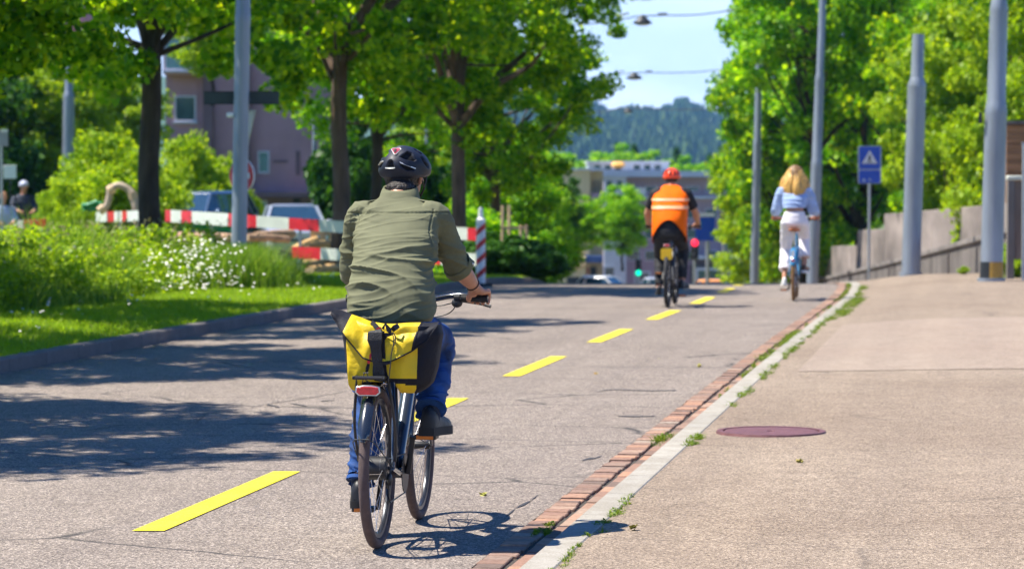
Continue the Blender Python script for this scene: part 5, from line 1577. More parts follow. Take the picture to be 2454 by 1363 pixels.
    for i, r in enumerate((0.052, 0.047, 0.042, 0.037, 0.032, 0.028, 0.024)):
        mb.tube([(0.018+i*0.0045, 0, R), (0.0203+i*0.0045, 0, R)], r, 26)
    mb.build('cassette', M('cassette steel', (0.16, 0.16, 0.17), 0.35, 0.9), t, ang=20)
    mb = MB(); mb.ball((0.052, 0.01, R-0.05), (0.012, 0.022, 0.028), 10, 8); mb.bar((0.045, 0.012, R-0.04), (0.045, 0.045, R-0.15), 0.004, 0.010)
    for yy, z in ((0.018, R-0.075), (0.045, R-0.145)): mb.tube([(0.037, yy, z), (0.043, yy, z)], 0.017, 14)
    mb.build('derailleur', m_plastic, t)
    mb = MB(); x = 0.045
    mb.tube([(x, 0.0, R+0.040), (x, BB.y, BB.z+0.087)], 0.0035, 6); mb.tube([(x, 0.06, R-0.155), (x, BB.y, BB.z-0.087)], 0.0035, 6)
    mb.build('chain', m_dkmetal, t)
    if o.get('fender'):
        fender(t, AX, R + 0.032, 25, 158, o.get('fw', 0.029), o['fender'])
        fender(t, FX, R + 0.032, 35, 175, o.get('fw', 0.029), o['fender'])
        for sx in (-1, 1):
            mb = MB(); mb.tube([(sx*0.068, 0, R), (sx*0.045, -0.33, R+0.14), (0.0, -0.36, R+0.155)], 0.0028, 6, sub=3); mb.build('fender_stay', m_dkmetal, t)
            mb = MB(); mb.tube([(sx*0.058, WB, R), (sx*0.03, WB-0.37, R+0.08)], 0.0028, 6); mb.build('fender_stay', m_dkmetal, t)
    if o.get('rack'):
        rz_ = o['rack']
        mb = MB()
        for sx in (-1, 1): mb.tube([(sx*0.062, 0.26, rz_), (sx*0.066, -0.17, rz_), (sx*0.055, -0.20, rz_)], 0.0065, 8, sub=2)
        mb.tube([(-0.07, -0.205, rz_), (0.07, -0.205, rz_)], 0.008, 8)
        for y in (-0.1, 0.03, 0.16): mb.tube([(-0.062, y, rz_), (0.062, y, rz_)], 0.005, 8)
        mb.tube([(-0.03, 0.26, rz_), (0, 0.275, SC_.z-0.05)], 0.006, 8); mb.tube([(0.0, 0.26, rz_), (0.0, -0.2, rz_)], 0.005, 8)
        rk = mb.build('rack', m_plastic, t)
        for sx in (-1, 1):
            mb = MB(); mb.tube([(sx*0.066, -0.12, rz_), (sx*0.088, -0.07, 0.55), (sx*0.080, -0.01, R+0.03)], 0.0065, 8, sub=3)
            mb.tube([(sx*0.066, 0.08, rz_), (sx*0.082, 0.03, 0.55), (sx*0.080, 0.0, R+0.03)], 0.0055, 8, sub=3); mb.build('stay', m_plastic, rk)
    if o.get('lamp'):
        y, z, w, h = o['lamp']
        mb = MB(); pl = [(-w, -h*0.35), (-w*0.93, h*0.75), (-w*0.3, h), (w*0.3, h), (w*0.93, h*0.75), (w, -h*0.35), (w*0.72, -h), (-w*0.72, -h)]
        mb.prism([(a*1.0, b*1.0) for a, b in pl], 0.022, (0, y, z)); lm = mb.build('tail_light', m_plastic, t, fix=True, bevel=0.003)
        mb = MB(); mb.prism([(a*0.97, b*0.92) for a, b in pl], 0.004, (0, y-0.0045, z)); mb.build('silver_edge', m_alu, lm, fix=True, bevel=0.0015)
        mb = MB(); mb.prism([(a*0.86, b*0.74) for a, b in pl], 0.006, (0, y-0.009, z)); mb.build('red_lens', m_redl, lm, fix=True, bevel=0.002)
    return t

def heading(pxa, pya, Da, extra=0.0):
    p = at(pxa, pya, Da); p.z = road_z(p.x, p.y); return p

# ---------------------------------------------------------------- people
m_skin = M('sunlit skin', (0.52, 0.25, 0.15), 0.5, var=0.13, vs=16, bmp=0.15, bs=120)
m_skin.node_tree.nodes['Principled BSDF'].inputs['Subsurface Weight'].default_value = 0.08
m_hair_d = M('dark brown hair', (0.022, 0.015, 0.011), 0.5, var=0.5, vs=40, bmp=0.8, bs=130)
m_shoe = M('black shoe leather', (0.008, 0.008, 0.010), 0.5, var=0.2, bmp=0.2, bs=60)
m_sole = M('dark rubber sole', (0.018, 0.018, 0.018), 0.8, var=0.2)

def lerp(a, b, t): return Vector(a).lerp(Vector(b), t)

def hand_shapes(mb, W, G, ax, sx, r=0.0165, k=1.0):
    """a hand closed on a grip: W wrist, G grip centre, ax bar direction (outward), sx side"""
    ax = Vector(ax).normalized(); W = Vector(W); G = Vector(G)
    up = (W - G); up -= ax*up.dot(ax); up.normalize()          # from the bar towards the wrist
    fw = ax.cross(up) * (1 if sx > 0 else -1)
    if fw.y < 0: fw = -fw
    K = G + up*0.030 + fw*0.016                                 # knuckle line, over the bar
    B = W.lerp(G, 0.45) + up*0.006
    for j in range(4):
        o = ax*(-0.030 + 0.0205*j)*k
        mb.tube([W + ax*(-0.010+0.007*j), B + o*0.75, K + o], [0.021, 0.0165, 0.0115], 10)
    lens = (0.90, 1.0, 0.96, 0.80)
    for j in range(4):
        o = ax*(-0.032 + 0.0215*j)*k; L = lens[j]*k
        p0 = K + o
        p1 = G + fw*(r+0.016)*1.0 + up*0.012 + o
        p2 = G + fw*(r+0.006) - up*(0.014*L) + o
        p3 = G - up*(r+0.008)*L - fw*0.002 + o
        p4 = G - up*(r+0.004)*L - fw*0.016*L + o
        mb.tube([p0, p1, p2, p3, p4], [0.0108*k, 0.0098*k, 0.0090*k, 0.0083*k, 0.0070*k], 10, sub=3)
    t0 = W.lerp(G, 0.35) - ax*0.024 - fw*0.004
    mb.tube([t0, G + up*0.012 - ax*0.047 - fw*0.018, G - up*0.010 - ax*0.050 - fw*0.010, G - up*0.024 - ax*0.040 + fw*0.006], [0.016, 0.0125, 0.0105, 0.0085], 10, sub=3)
    mb.ball(W.lerp(G, 0.5) - ax*0.018 - fw*0.004, (0.021, 0.019, 0.019), 12, 8)

def head_shapes(mb, C, Rm, s=1.0, jaw=1.0):
    def P(x, y, z): return C + Rm @ Vector((x*s, y*s, z*s))
    M3 = Rm.to_3x3()
    mb.ball(P(0, -0.012, 0.03), (0.076*s, 0.094*s, 0.088*s), 24, 16, M3)
    mb.ball(P(0, 0.030, -0.035), (0.060*s*jaw, 0.062*s, 0.072*s), 20, 14, M3)
    mb.ball(P(0, 0.052, -0.083), (0.030*s*jaw, 0.030*s, 0.024*s), 14, 10, M3)           # chin
    mb.tube([P(0, 0.083, 0.028), P(0, 0.102, -0.004), P(0, 0.110, -0.022)], [0.008*s, 0.011*s, 0.014*s], 8)   # nose
    mb.ball(P(0, 0.082, -0.052), (0.024*s, 0.014*s, 0.006*s), 12, 8, M3); mb.ball(P(0, 0.080, -0.062), (0.022*s, 0.013*s, 0.006*s), 12, 8, M3)  # lips
    mb.ball(P(0, 0.076, 0.040), (0.055*s, 0.016*s, 0.012*s), 14, 8, M3)                 # brow
    for sx in (-1, 1):
        mb.ball(P(sx*0.045, 0.058, -0.010), (0.020*s, 0.022*s, 0.018*s), 12, 8, M3)     # cheek
        e = [P(sx*0.074, 0.000, -0.034), P(sx*0.080, -0.010, -0.026), P(sx*0.090, -0.018, 0.0), P(sx*0.090, -0.012, 0.020), P(sx*0.080, 0.006, 0.024), P(sx*0.076, 0.012, 0.004)]
        mb.tube(e, [0.007*s, 0.008*s, 0.0065*s, 0.0065*s, 0.0065*s, 0.005*s], 8, sub=3)
        mb.ball(P(sx*0.079, -0.002, -0.004), (0.008*s, 0.014*s, 0.024*s), 10, 8, M3)

def sections(mb, secs, n=30, p=0.85, axis=None):
    loops = []
    for z, cx, cy, hw, hd in secs:
        lp = []
        for k in range(n):
            a = 2*math.pi*k/n; c, s = math.cos(a), math.sin(a)
            lp.append((cx + hw*math.copysign(abs(c)**p, c), cy + hd*math.copysign(abs(s)**p, s), z))
        loops.append(lp)
    mb.loft(loops)

def shoe(par, ankle, yaw, pitch, sole_z, mat=None, sole=None, L=0.285, chunky=1.0, sx=1):
    """a laced shoe; its heel under the ankle, sole bottom at sole_z"""
    T = Matrix.Translation((ankle[0], ankle[1], sole_z)) @ Matrix.Rotation(yaw, 4, 'Z') @ Matrix.Rotation(pitch, 4, 'X')
    pr = [(-0.075, 0.024), (-0.07, 0.034), (-0.03, 0.037), (0.03, 0.035), (0.09, 0.043), (0.14, 0.046), (0.18, 0.038), (0.20, 0.022), (0.208, 0.006)]
    f = L/0.285
    hs = 0.030*chunky
    loops = []
    for z in (0.0, hs*0.5, hs):
        g = 1.03 if z < hs else 1.0
        loops.append([T @ Vector((w*f*g, y*f, z)) for y, w in pr] + [T @ Vector((-w*f*g, y*f, z)) for y, w in reversed(pr)])
    mb = MB(); mb.loft(loops); s_ = mb.build('sole', sole or m_sole, par, fix=True, ang=40)
    mb = MB()
    secs = [(-0.072, 0.020, 0.060), (-0.062, 0.031, 0.088), (-0.03, 0.036, 0.098), (0.02, 0.034, 0.088), (0.06, 0.036, 0.068), (0.11, 0.043, 0.052), (0.16, 0.040, 0.040), (0.190, 0.028, 0.030), (0.203, 0.010, 0.014)]
    loops = []
    for y, w, h in secs:
        loops.append([T @ Vector((w*f*math.cos(a), y*f, hs - 0.004 + h*f*max(0, math.sin(a))**0.8 if math.sin(a) > 0 else hs - 0.006)) for a in np.linspace(0, 2*math.pi, 25)[:-1]])
    mb.loft(loops); u_ = mb.build('shoe', mat or m_shoe, par, fix=True, ang=60)
    s_.parent = u_
    mb = MB()
    for k in range(4):
        y = 0.015 + 0.020*k; h = hs + 0.088 - 0.017*k
        mb.tube([T @ Vector((-0.022, y*f, h*f-0.008)), T @ Vector((0, (y+0.006)*f, h*f+0.001)), T @ Vector((0.022, y*f, h*f-0.008))], 0.0028, 6, sub=2)
    mb.build('lace', m_plastic, u_)
    return u_

def fold_fn(amp, freq, seed, mask=None, warp=0.35, tilt=0.0, xyf=(2.2, 2.2)):
    def f(p, n):
        w = noise.noise((p[0]*3+seed, p[1]*3, p[2]*3))
        q = noise.noise((p[0]*xyf[0]+seed*2, p[1]*xyf[1], (p[2] + tilt*p[0] + 0.06*warp*w)*freq))
        r = (1 - abs(q)*3.2); r = max(-0.7, r); r = r*r*(1.15 if r > 0 else -0.8)
        d = amp*(r - 0.35) + amp*0.5*noise.noise((p[0]*7, p[1]*7+seed, p[2]*9))
        return d*(mask(p) if mask else 1)
    return f
# ---------------------------------------------------------------- the cyclist in the olive shirt
HP = at(905, 1315, 12.78); HP.z = road_z(HP.x, HP.y)
HZ = R_(9.03 - 7.75)
hero_bike = bicycle('bicycle', 'dark slate bicycle ridden by the man in the olive shirt, yellow bag behind', HP, HZ, dict(frame=m_frame1, tyre=m_tyre, rim=m_rimblk, saddle=m_plastic, fender=m_gloss, rack=0.755, lamp=(-0.225, 0.702, 0.057, 0.024), hubr=0.052, crank=100, steer=R_(-0.5), thick=1.05, barw=0.330, barshift=0.040))

m_olive = M('olive shirt cotton', (0.138, 0.142, 0.075), 0.85, var=0.12, vs=9, bmp=0.25, bs=420, bd=0.002)
m_oliveD = M('olive shirt lining', (0.13, 0.135, 0.09), 0.9, var=0.1)
m_jeans = M('blue denim', (0.006, 0.052, 0.20), 0.8, var=0.75, vs=7, bmp=0.35, bs=500, bd=0.002)
m_thread = M('denim stitching', (0.25, 0.35, 0.5), 0.8)
m_sock = M('dark sock', (0.02, 0.03, 0.055), 0.9)
m_helm = M('matt black helmet shell', (0.014, 0.018, 0.032), 0.5, var=0.06, spec=0.35)
m_vent = M('helmet vents', (0.004, 0.004, 0.005), 0.9)
m_refl = M('silver reflective stripe', (0.75, 0.74, 0.68), 0.3, 0.3, var=0.02)

man = thing('person', 'man in olive shirt, blue jeans and black helmet riding away, nearest the camera', 'person', HP, HZ)
BBx = Vector((0, 0.44, 0.285)); ca = R_(100)
PR = BBx + Vector((0.145, 0.17*math.cos(ca), 0.17*math.sin(ca) + 0.011)); PL = BBx + Vector((-0.145, -0.17*math.cos(ca), -0.17*math.sin(ca) + 0.011))
headC = Vector((0.014, 0.63, 1.612)); headR = Matrix.Rotation(R_(-16), 4, 'Z') @ Matrix.Rotation(R_(-6), 4, 'X')
shR, shL = Vector((0.172, 0.475, 1.435)), Vector((-0.158, 0.475, 1.435))
elR, elL = Vector((0.248, 0.60, 1.225)), Vector((-0.222, 0.60, 1.20))
gR, gL = Vector((0.332, 0.798, 1.056)), Vector((-0.235, 0.798, 1.056))
wrR, wrL = Vector((0.314, 0.735, 1.112)), Vector((-0.225, 0.735, 1.112))
hipR, hipL = Vector((0.095, 0.22, 0.965)), Vector((-0.095, 0.22, 0.965))
knR, knL = Vector((0.165, 0.64, 0.855)), Vector((-0.13, 0.56, 0.615))
anR, anL = Vector((0.178, 0.345, 0.565)), Vector((-0.155, 0.405, 0.225))

# skin: one continuous body
mb = MB()
head_shapes(mb, headC, headR)
mb.tube([(0.008, 0.47, 1.46), (0.010, 0.53, 1.53), headC + Vector((0, -0.025, -0.03))], [0.062, 0.056, 0.060], 20, sub=3)
sections(mb, [(1.0, .01, .21, .14, .10), (1.15, .01, .28, .14, .10), (1.3, .01, .37, .15, .10), (1.42, .01, .46, .14, .09), (1.47, .01, .48, .10, .07)])
for s_, e_, w_, g_, sg in ((shR, elR, wrR, gR, 1), (shL, elL, wrL, gL, -1)):
    mb.tube([s_, s_.lerp(e_, .5), e_, e_.lerp(w_, .25), e_.lerp(w_, .6), w_, w_.lerp(g_, 0.25)], [0.05, 0.046, 0.040, 0.047, 0.040, 0.0265, 0.026], 18, sub=3)
    hand_shapes(mb, w_.lerp(g_, 0.12), g_, (sg, -0.08, -0.06), sg, k=1.13)
for h_, k_, a_ in ((hipR, knR, anR), (hipL, knL, anL)):
    mb.tube([h_, h_.lerp(k_, .5), k_, k_.lerp(a_, .3), k_.lerp(a_, .95), a_ - Vector((0, 0, 0.03))], [0.075, 0.068, 0.05, 0.052, 0.034, 0.036], 16, sub=3)
mb.ball((0, .22, 1.0), (0.13, 0.10, 0.09))
body = remesh(mb, 0.0042, 2, 0.5, [m_skin]); soft(body, 180)
link('body', body, man)
# bracelet
mb = MB(); d_ = (gR - wrR).normalized(); mb.ring(wrR + (wrR-elR).normalized()*-0.012, (wrR-elR), 0.0305, 0.003, 30, 6); mb.build('bracelet', M('cord bracelet', (0.05, 0.03, 0.02), 0.7), man)

# shirt
mb = MB()
sections(mb, [(0.975, .022, .195, .183, .140), (1.02, .022, .20, .197, .150), (1.08, .020, .22, .197, .150), (1.15, .018, .255, .190, .148), (1.22, .016, .30, .186, .147), (1.30, .014, .355, .190, .147), (1.37, .012, .405, .196, .142), (1.43, .010, .445, .196, .125), (1.468, .009, .468, .165, .098), (1.498, .008, .485, .115, .075), (1.52, .008, .497, .085, .068), (1.545, .008, .512, .076, .068)], 40, 0.82)
for s_, e_, sg in ((shR, elR, 1), (shL, elL, -1)):
    w_ = wrR if sg > 0 else wrL
    cuff = e_.lerp(w_, 0.22 if sg > 0 else 0.42)
    mb.tube([s_ + Vector((-sg*0.04, -0.01, 0.0)), s_ + Vector((sg*0.01, 0.0, -0.012)), s_.lerp(e_, .5) + Vector((sg*0.004, 0, 0)), e_, cuff], [0.070, 0.071, 0.066, 0.063, 0.060 if sg > 0 else 0.054], 22, sub=4)
shirt = remesh(mb, 0.0048, 3, 0.5, [m_olive])
def smask(p):
    m = 0.55 + 0.75*ss(1.40, 1.10, p[2]) + 0.5*ss(0.0, -0.18, p[0])
    m *= 1 - 0.7*ss(1.44, 1.50, p[2])
    if abs(p[0]) > 0.205: m *= 0.8
    m *= 0.55 + 1.1*max(0, 0.5 + noise.noise((p[0]*4.5 + 7, p[1]*4, p[2]*3.6)))
    return m
ff = fold_fn(0.0100, 12, 3.1, smask, 2.2, 0.20, (1.7, 1.7))
f2 = fold_fn(0.0034, 31, 8.7, smask, 1.6, -0.22, (3.4, 3.4))
displace(shirt, lambda p, n: ff(p, n) + f2(p, n) - (0.006 if abs(p[2] - 1.452 - 0.0*p[0]) < 0.004 and n[1] < -0.2 else 0) - (0.004 if abs(abs(p[0]-0.008) - 0.172 - 0.12*max(0, 1.36-p[2])) < 0.0035 and 1.27 < p[2] < 1.47 else 0))
soft(shirt, 180)
sh = link('shirt', shirt, man)
# collar, epaulettes, cuffs, hem
mb = MB(); loops = []
for r, z, dy in ((0.088, 1.512, 0.500), (0.084, 1.528, 0.504), (0.079, 1.550, 0.513), (0.072, 1.566, 0.524), (0.066, 1.564, 0.526), (0.066, 1.530, 0.512)):
    loops.append([(0.010 + r*1.06*math.cos(a), dy + r*0.98*math.sin(a) - 0.0*z, z + 0.018*math.sin(a)) for a in np.linspace(0, 2*math.pi, 37)[:-1]])
mb.loft(loops, caps=False); mb.build('collar', m_olive, man, fix=True)
for sg, s_ in ((1, shR), (-1, shL)):
    mb = MB(); mb.bar(Vector((0.010 + sg*0.088, 0.478, 1.508)), s_ + Vector((sg*0.030, -0.008, 0.055)), 0.040, 0.007)
    ep = mb.build('epaulette', m_olive, man, bevel=0.003)
    e_ = elR if sg > 0 else elL; w_ = wrR if sg > 0 else wrL
    c0 = e_.lerp(w_, 0.05 if sg > 0 else 0.30); c1 = e_.lerp(w_, 0.30 if sg > 0 else 0.46); d = (c1-c0)
    r0 = 0.068 if sg > 0 else 0.061
    mb = MB(); mb.tube([c0, c0 + d*0.15, c0 + d*0.45, c0 + d*0.75, c1, c1 - d*0.05, c1 - d*0.5], [r0-0.003, r0+0.002, r0, r0+0.003, r0-0.001, r0-0.010, r0-0.014], 26, caps=False, sub=2)
    cf = mb.mesh('cuff', [m_olive]); displace(cf, fold_fn(0.006, 40, 5.0 + sg)); soft(cf, 180); link('cuff', cf, man)
    mb = MB(); mb.ball(c0.lerp(c1, 0.4) + Vector((sg*(r0+0.001), -0.01, 0.01)), 0.006, 10, 8); mb.build('button', m_refl, man)

# jeans
mb = MB()
sections(mb, [(0.86, .0, .24, .10, .10), (0.90, .0, .225, .155, .13), (0.95, .012, .21, .178, .142), (1.0, .012, .205, .176, .138), (1.04, .012, .21, .165, .125)], 30, 0.8)
mb.tube([hipR + Vector((-0.01, 0, -0.01)), hipR.lerp(knR, .35) + Vector((0.008, 0, -.01)), hipR.lerp(knR, .75), knR, knR.lerp(anR, .25) + Vector((0.0, -0.01, 0)), knR.lerp(anR, .6) + Vector((0, -0.01, 0)), knR.lerp(anR, .9), anR + Vector((0, 0, 0.015))], [0.105, 0.100, 0.084, 0.076, 0.078, 0.074, 0.069, 0.066], 24, sub=4)
mb.tube([hipL + Vector((0.01, 0, -0.01)), hipL.lerp(knL, .35), hipL.lerp(knL, .75), knL, knL.lerp(anL, .25) + Vector((0, -0.01, 0)), knL.lerp(anL, .6) + Vector((0, -0.01, 0)), knL.lerp(anL, .9), anL + Vector((0, 0, 0.025))], [0.105, 0.098, 0.082, 0.073, 0.074, 0.068, 0.062, 0.059], 24, sub=4)
jeans = remesh(mb, 0.0062, 3, 0.5, [m_jeans])
f1 = fold_fn(0.0085, 10, 1.3, None, 1.5, 0.6, (3, 3)); f2 = fold_fn(0.0050, 26, 6.3, lambda p: 1.0 + 1.2*ss(0.75, 0.6, p[2])*(p[0] > 0) + 1.3*ss(0.38, 0.25, p[2]), 1.0, 0.2, (3, 3))
displace(jeans, lambda p, n: f1(p, n) + f2(p, n)); soft(jeans, 180)
link('jeans', jeans, man)
for a_, k_, r in ((anR, knR, 0.0675), (anL, knL, 0.0605)):
    d = (a_ - k_).normalized(); c = a_ + Vector((0, 0, 0.015 if r > .065 else .025))
    mb = MB(); mb.tube([c - d*0.016, c + d*0.0, c + d*0.004, c - d*0.004], [r+0.001, r+0.0025, r-0.002, r-0.008], 28, caps=False); mb.build('hem', m_jeans, man)
    mb = MB(); mb.tube([c - d*0.03, a_ + Vector((0, -0.0, -0.05))], [0.043, 0.041], 16); mb.build('sock', m_sock, man)
shoe(man, (0.182, 0.335), R_(-9), R_(-2), PR.z + 0.001, chunky=1.25, L=0.295)
shoe(man, (-0.155, 0.385), R_(8), R_(-3), PL.z + 0.004, chunky=1.1, L=0.29)

# hair, glasses, helmet
mb = MB()
def HPt(x, y, z): return headC + headR @ Vector((x, y, z))
mb.ball(HPt(0, -0.025, 0.0), (0.083, 0.098, 0.072), 30, 18, headR.to_3x3())
mb.ball(HPt(0, -0.052, -0.055), (0.064, 0.052, 0.052), 20, 12, headR.to_3x3())
mb.ball((0.012, 0.535, 1.560), (0.064, 0.062, 0.040), 20, 12)
for k in range(60):
    a = R_(-165 + 150*(k+0.5)/60 + random.uniform(-2, 2)); zz_ = random.uniform(-0.100, -0.055)
    p = HPt(0.078*math.cos(a), -0.022 + 0.092*math.sin(a), zz_)
    mb.ball(p, (0.010, 0.010, random.uniform(0.012, 0.02)), 8, 6)
hair = remesh(mb, 0.0042, 1, 0.5, [m_hair_d]); displace(hair, lambda p, n: 0.004*noise.noise((p[0]*90, p[1]*90, p[2]*40))); soft(hair, 60)
link('hair', hair, man)
mb = MB(); mb.tube([HPt(0.083, -0.02, 0.022), HPt(0.083, 0.03, 0.026), HPt(0.074, 0.088, 0.026)], 0.0028, 8, sub=2); mb.tube([HPt(-0.083, -0.02, 0.022), HPt(-0.083, 0.03, 0.026), HPt(-0.074, 0.088, 0.026)], 0.0028, 8, sub=2)
for sx in (-1, 1): mb.ring(HPt(sx*0.035, 0.104, 0.020), headR @ Vector((sx*0.15, 1, 0)), 0.026, 0.0022, 24, 6)
mb.tube([HPt(-0.010, 0.108, 0.024), HPt(0.010, 0.108, 0.024)], 0.002, 6)
mb.build('glasses', m_plastic, man)
mb = MB()
for sx in (-1, 1):
    mb.tube([HPt(sx*0.088, 0.045, 0.03), HPt(sx*0.083, 0.035, -0.045), HPt(sx*0.045, 0.05, -0.098), HPt(0, 0.058, -0.112)], 0.0045, 6, sub=3)
    mb.tube([HPt(sx*0.088, -0.045, 0.02), HPt(sx*0.083, 0.035, -0.045)], 0.004, 6)
mb.build('helmet_strap', m_plastic, man)

AV = R_(23.6)   # where the badge and the vents sit as one walks round the helmet
def crop2uv(cx, cy): return ((cx-612)/166.0, (232-cy)/151.0)
vents = [[(512, 247), (570, 247), (556, 200), (538, 190), (524, 204)], [(447, 250), (445, 218), (470, 203), (492, 204), (478, 240)], [(598, 212), (700, 246), (690, 258), (650, 262), (608, 240)],
         [(594, 168), (640, 128), (668, 138), (700, 186), (690, 196), (630, 186)], [(452, 170), (470, 132), (505, 112), (516, 140), (505, 168)], [(716, 158), (730, 152), (768, 208), (770, 232), (745, 205)],
         [(545, 96), (600, 92), (590, 104), (556, 106)], [(660, 96), (690, 104), (730, 130), (724, 140), (690, 122)]]
vents = [[crop2uv(*p) for p in v] for v in vents]
def inpoly(u, v, P):
    c = False; j = len(P)-1
    for i in range(len(P)):
        if (P[i][1] > v) != (P[j][1] > v) and u < (P[j][0]-P[i][0])*(v-P[i][1])/(P[j][1]-P[i][1]) + P[i][0]: c = not c
        j = i
    return c
def pdist(u, v, P):
    m = 9
    for i in range(len(P)):
        a = P[i]; b = P[(i+1) % len(P)]; dx, dy = b[0]-a[0], b[1]-a[1]
        t = max(0, min(1, ((u-a[0])*dx + (v-a[1])*dy)/(dx*dx+dy*dy)))
        m = min(m, math.hypot(u-a[0]-t*dx, v-a[1]-t*dy))
    return m
hc = headC + headR @ Vector((0, -0.006, 0.034))
HRX, HRY, HRZ = 0.113, 0.142, 0.104
def helm_pt(u, v, off=0.0):
    """a place on the back of the helmet from its view coordinates"""
    d = -math.sqrt(max(0.0, 1-u*u-v*v))
    nx = u*math.cos(AV) - d*math.sin(AV); ny = u*math.sin(AV) + d*math.cos(AV)
    n = Vector((nx, ny, v)); return hc + headR @ Vector((nx*(HRX+off), ny*(HRY+off), v*(HRZ+off)))
mb = MB(); NA, NE = 190, 84; vs = []; dark = {}
for j in range(NE+1):
    for i in range(NA):
        az = 2*math.pi*i/NA
        sb = max(0, -math.sin(az)); sf = max(0, math.sin(az))
        emin = R_(-34 - 3*sb + 22*sf + 10*abs(math.cos(az))**3)
        el = emin + (R_(89.5) - emin)*(j/NE)
        n = (math.cos(el)*math.cos(az), math.cos(el)*math.sin(az), math.sin(el))
        u = n[0]*math.cos(AV) + n[1]*math.sin(AV); d = -n[0]*math.sin(AV) + n[1]*math.cos(AV); v = n[2]
        off = 0.0; dk = False
        if d < 0.15:
            for P in vents:
                if inpoly(u, v, P): off = -0.013*min(1, pdist(u, v, P)/0.035); dk = pdist(u, v, P) > 0.012; break
        else:
            k = math.sin(az*8 + 0.4); 
            if k > 0.45 and R_(18) < el < R_(62) : off = -0.012*min(1, (k-0.45)*5); dk = k > 0.55
        # ridges between vents
        off += 0.0022*math.sin(v*7 + abs(u+0.4)*5)
        if j < 6: off += -0.006*(1 - j/6)
        vs.append(hc + headR @ Vector((n[0]*(HRX+off), n[1]*(HRY+off), n[2]*(HRZ+off)))); dark[len(vs)-1] = dk
mb.v = [tuple(p) for p in vs]
for j in range(NE):
    for i in range(NA):
        i2 = (i+1) % NA; f = (j*NA+i, j*NA+i2, (j+1)*NA+i2, (j+1)*NA+i)
        mb.f.append(f); mb.m.append(1 if sum(dark[q] for q in f) >= 3 else 0)
mb.f.append(tuple(NE*NA + i for i in range(NA))); mb.m.append(0)
helmet = mb.build('helmet', [m_helm, m_vent], man, ang=50)
mb = MB(); lo = [vs[i] for i in range(NA)]; li = [hc + (p-hc)*0.82 + Vector((0, 0, 0.0)) for p in lo]; l2 = [hc + (p-hc)*0.80 + headR @ Vector((0, 0, 0.05)) for p in lo]
mb.loft([lo, li, l2], caps=False); mb.build('lining', m_vent, helmet)
def decal(name, pts, mat, par, off=0.0015, thick=0.002):
    a = [helm_pt(*crop2uv(*p), off + thick) for p in pts]; b = [helm_pt(*crop2uv(*p), -0.004) for p in pts]; n = len(a)
    mb = MB(); mb.add(a + b, [tuple(range(n))] + [(k, n+k, n+(k+1) % n, (k+1) % n) for k in range(n)]); return mb.build(name, mat, par, smooth=False, fix=True)
bd = decal('badge', [(532, 121), (540, 112), (592, 112), (600, 121), (572, 158), (560, 160)], m_refl, helmet, 0.002)
decal('badge_red', [(538, 122), (544, 116), (588, 116), (594, 122), (570, 153), (562, 154)], M('badge red', (0.35, 0.03, 0.05), 0.3, coat=1), helmet, 0.0035)
decal('badge_mark', [(556, 136), (560, 124), (566, 120), (564, 132), (572, 126), (568, 140), (562, 148)], m_black, helmet, 0.005)
decal('silver_stripe', [(598, 209), (604, 208), (700, 240), (698, 246), (610, 218)], m_refl, helmet, 0.002)
decal('silver_stripe', [(508, 243), (572, 243), (572, 250), (540, 253), (508, 250)], m_refl, helmet, 0.002)
decal('silver_stripe', [(447, 214), (470, 202), (492, 199), (492, 205), (470, 209), (449, 221)], m_refl, helmet, 0.002)
# ---------------------------------------------------------------- yellow bag on the rack
m_byel = M('yellow tarpaulin cloth', (0.70, 0.50, 0.008), 0.5, var=0.09, vs=9, bmp=0.25, bs=50, spec=0.4)
m_bblk = M('black tarpaulin cloth', (0.006, 0.007, 0.014), 0.7, var=0.2, vs=12, bmp=0.35, bs=60, spec=0.3)
m_strapred = M('red strap', (0.6, 0.02, 0.03), 0.6)
bag = thing('pannier_bag', 'yellow and black roll top bag strapped on the rack of the nearest bicycle', 'bag', HP, HZ)
def bp(cx, cy, y=-0.115):
    px = 780 + 0.1761*cx; py = 720 + 0.1761*cy; D = 12.78 + y*0.991; s = FPX/D
    x = ((px-1227)/s + 0.582 - 0.135*y)/0.991 - 0.002; z = 1.617 - (py-419)/s
    return Vector((x, y, z))
def interp(tab, t):
    for (a, va), (b, vb) in zip(tab, tab[1:]):
        if t <= b: return va + (vb-va)*((t-a)/(b-a) if b > a else 0)
    return tab[-1][1]
Lb = [(120, 120), (300, 190), (560, 225), (900, 262), (1100, 300), (1190, 350), (1235, 430)]
Rb = [(290, 1500), (450, 1545), (600, 1520), (900, 1480), (1100, 1420), (1190, 1330), (1262, 1200)]
YL = [(100, 300), (400, 300), (620, 296), (900, 312), (1130, 318), (1200, 345), (1235, 400)]
YR = [(600, 1277), (1020, 1268), (1100, 1255), (1180, 1245), (1262, 1190)]
mb = MB(); rows = 46; cols = 60; base_i = []
BT, BBt = 160, 1250
TOPC = [(85, 98), (200, 130), (350, 178), (480, 220), (640, 282), (800, 300), (950, 302), (1100, 288), (1280, 284), (1400, 288), (1532, 278), (1700, 278)]
def bag_front(u, v):
    cy = BT + (BBt-BT)*v; l = interp(Lb, cy); r = interp(Rb, cy)
    yl = interp(YL, cy); yr = interp(YR, cy)
    i = u*cols
    if i <= 8: cx = l + (yl-l)*i/8
    elif i <= 46: cx = yl + (yr-yl)*(i-8)/38
    else: cx = yr + (r-yr)*(i-46)/(cols-46)
    if 500 < cx < 960: lim = 1085
    elif 960 <= cx < 1010: lim = 1085 + (cx-960)/50*165
    elif 450 < cx <= 500: lim = 1085 + (500-cx)/50*150
    else: lim = 1260
    return cx, min(max(cy, interp(TOPC, cx) + 45), lim)
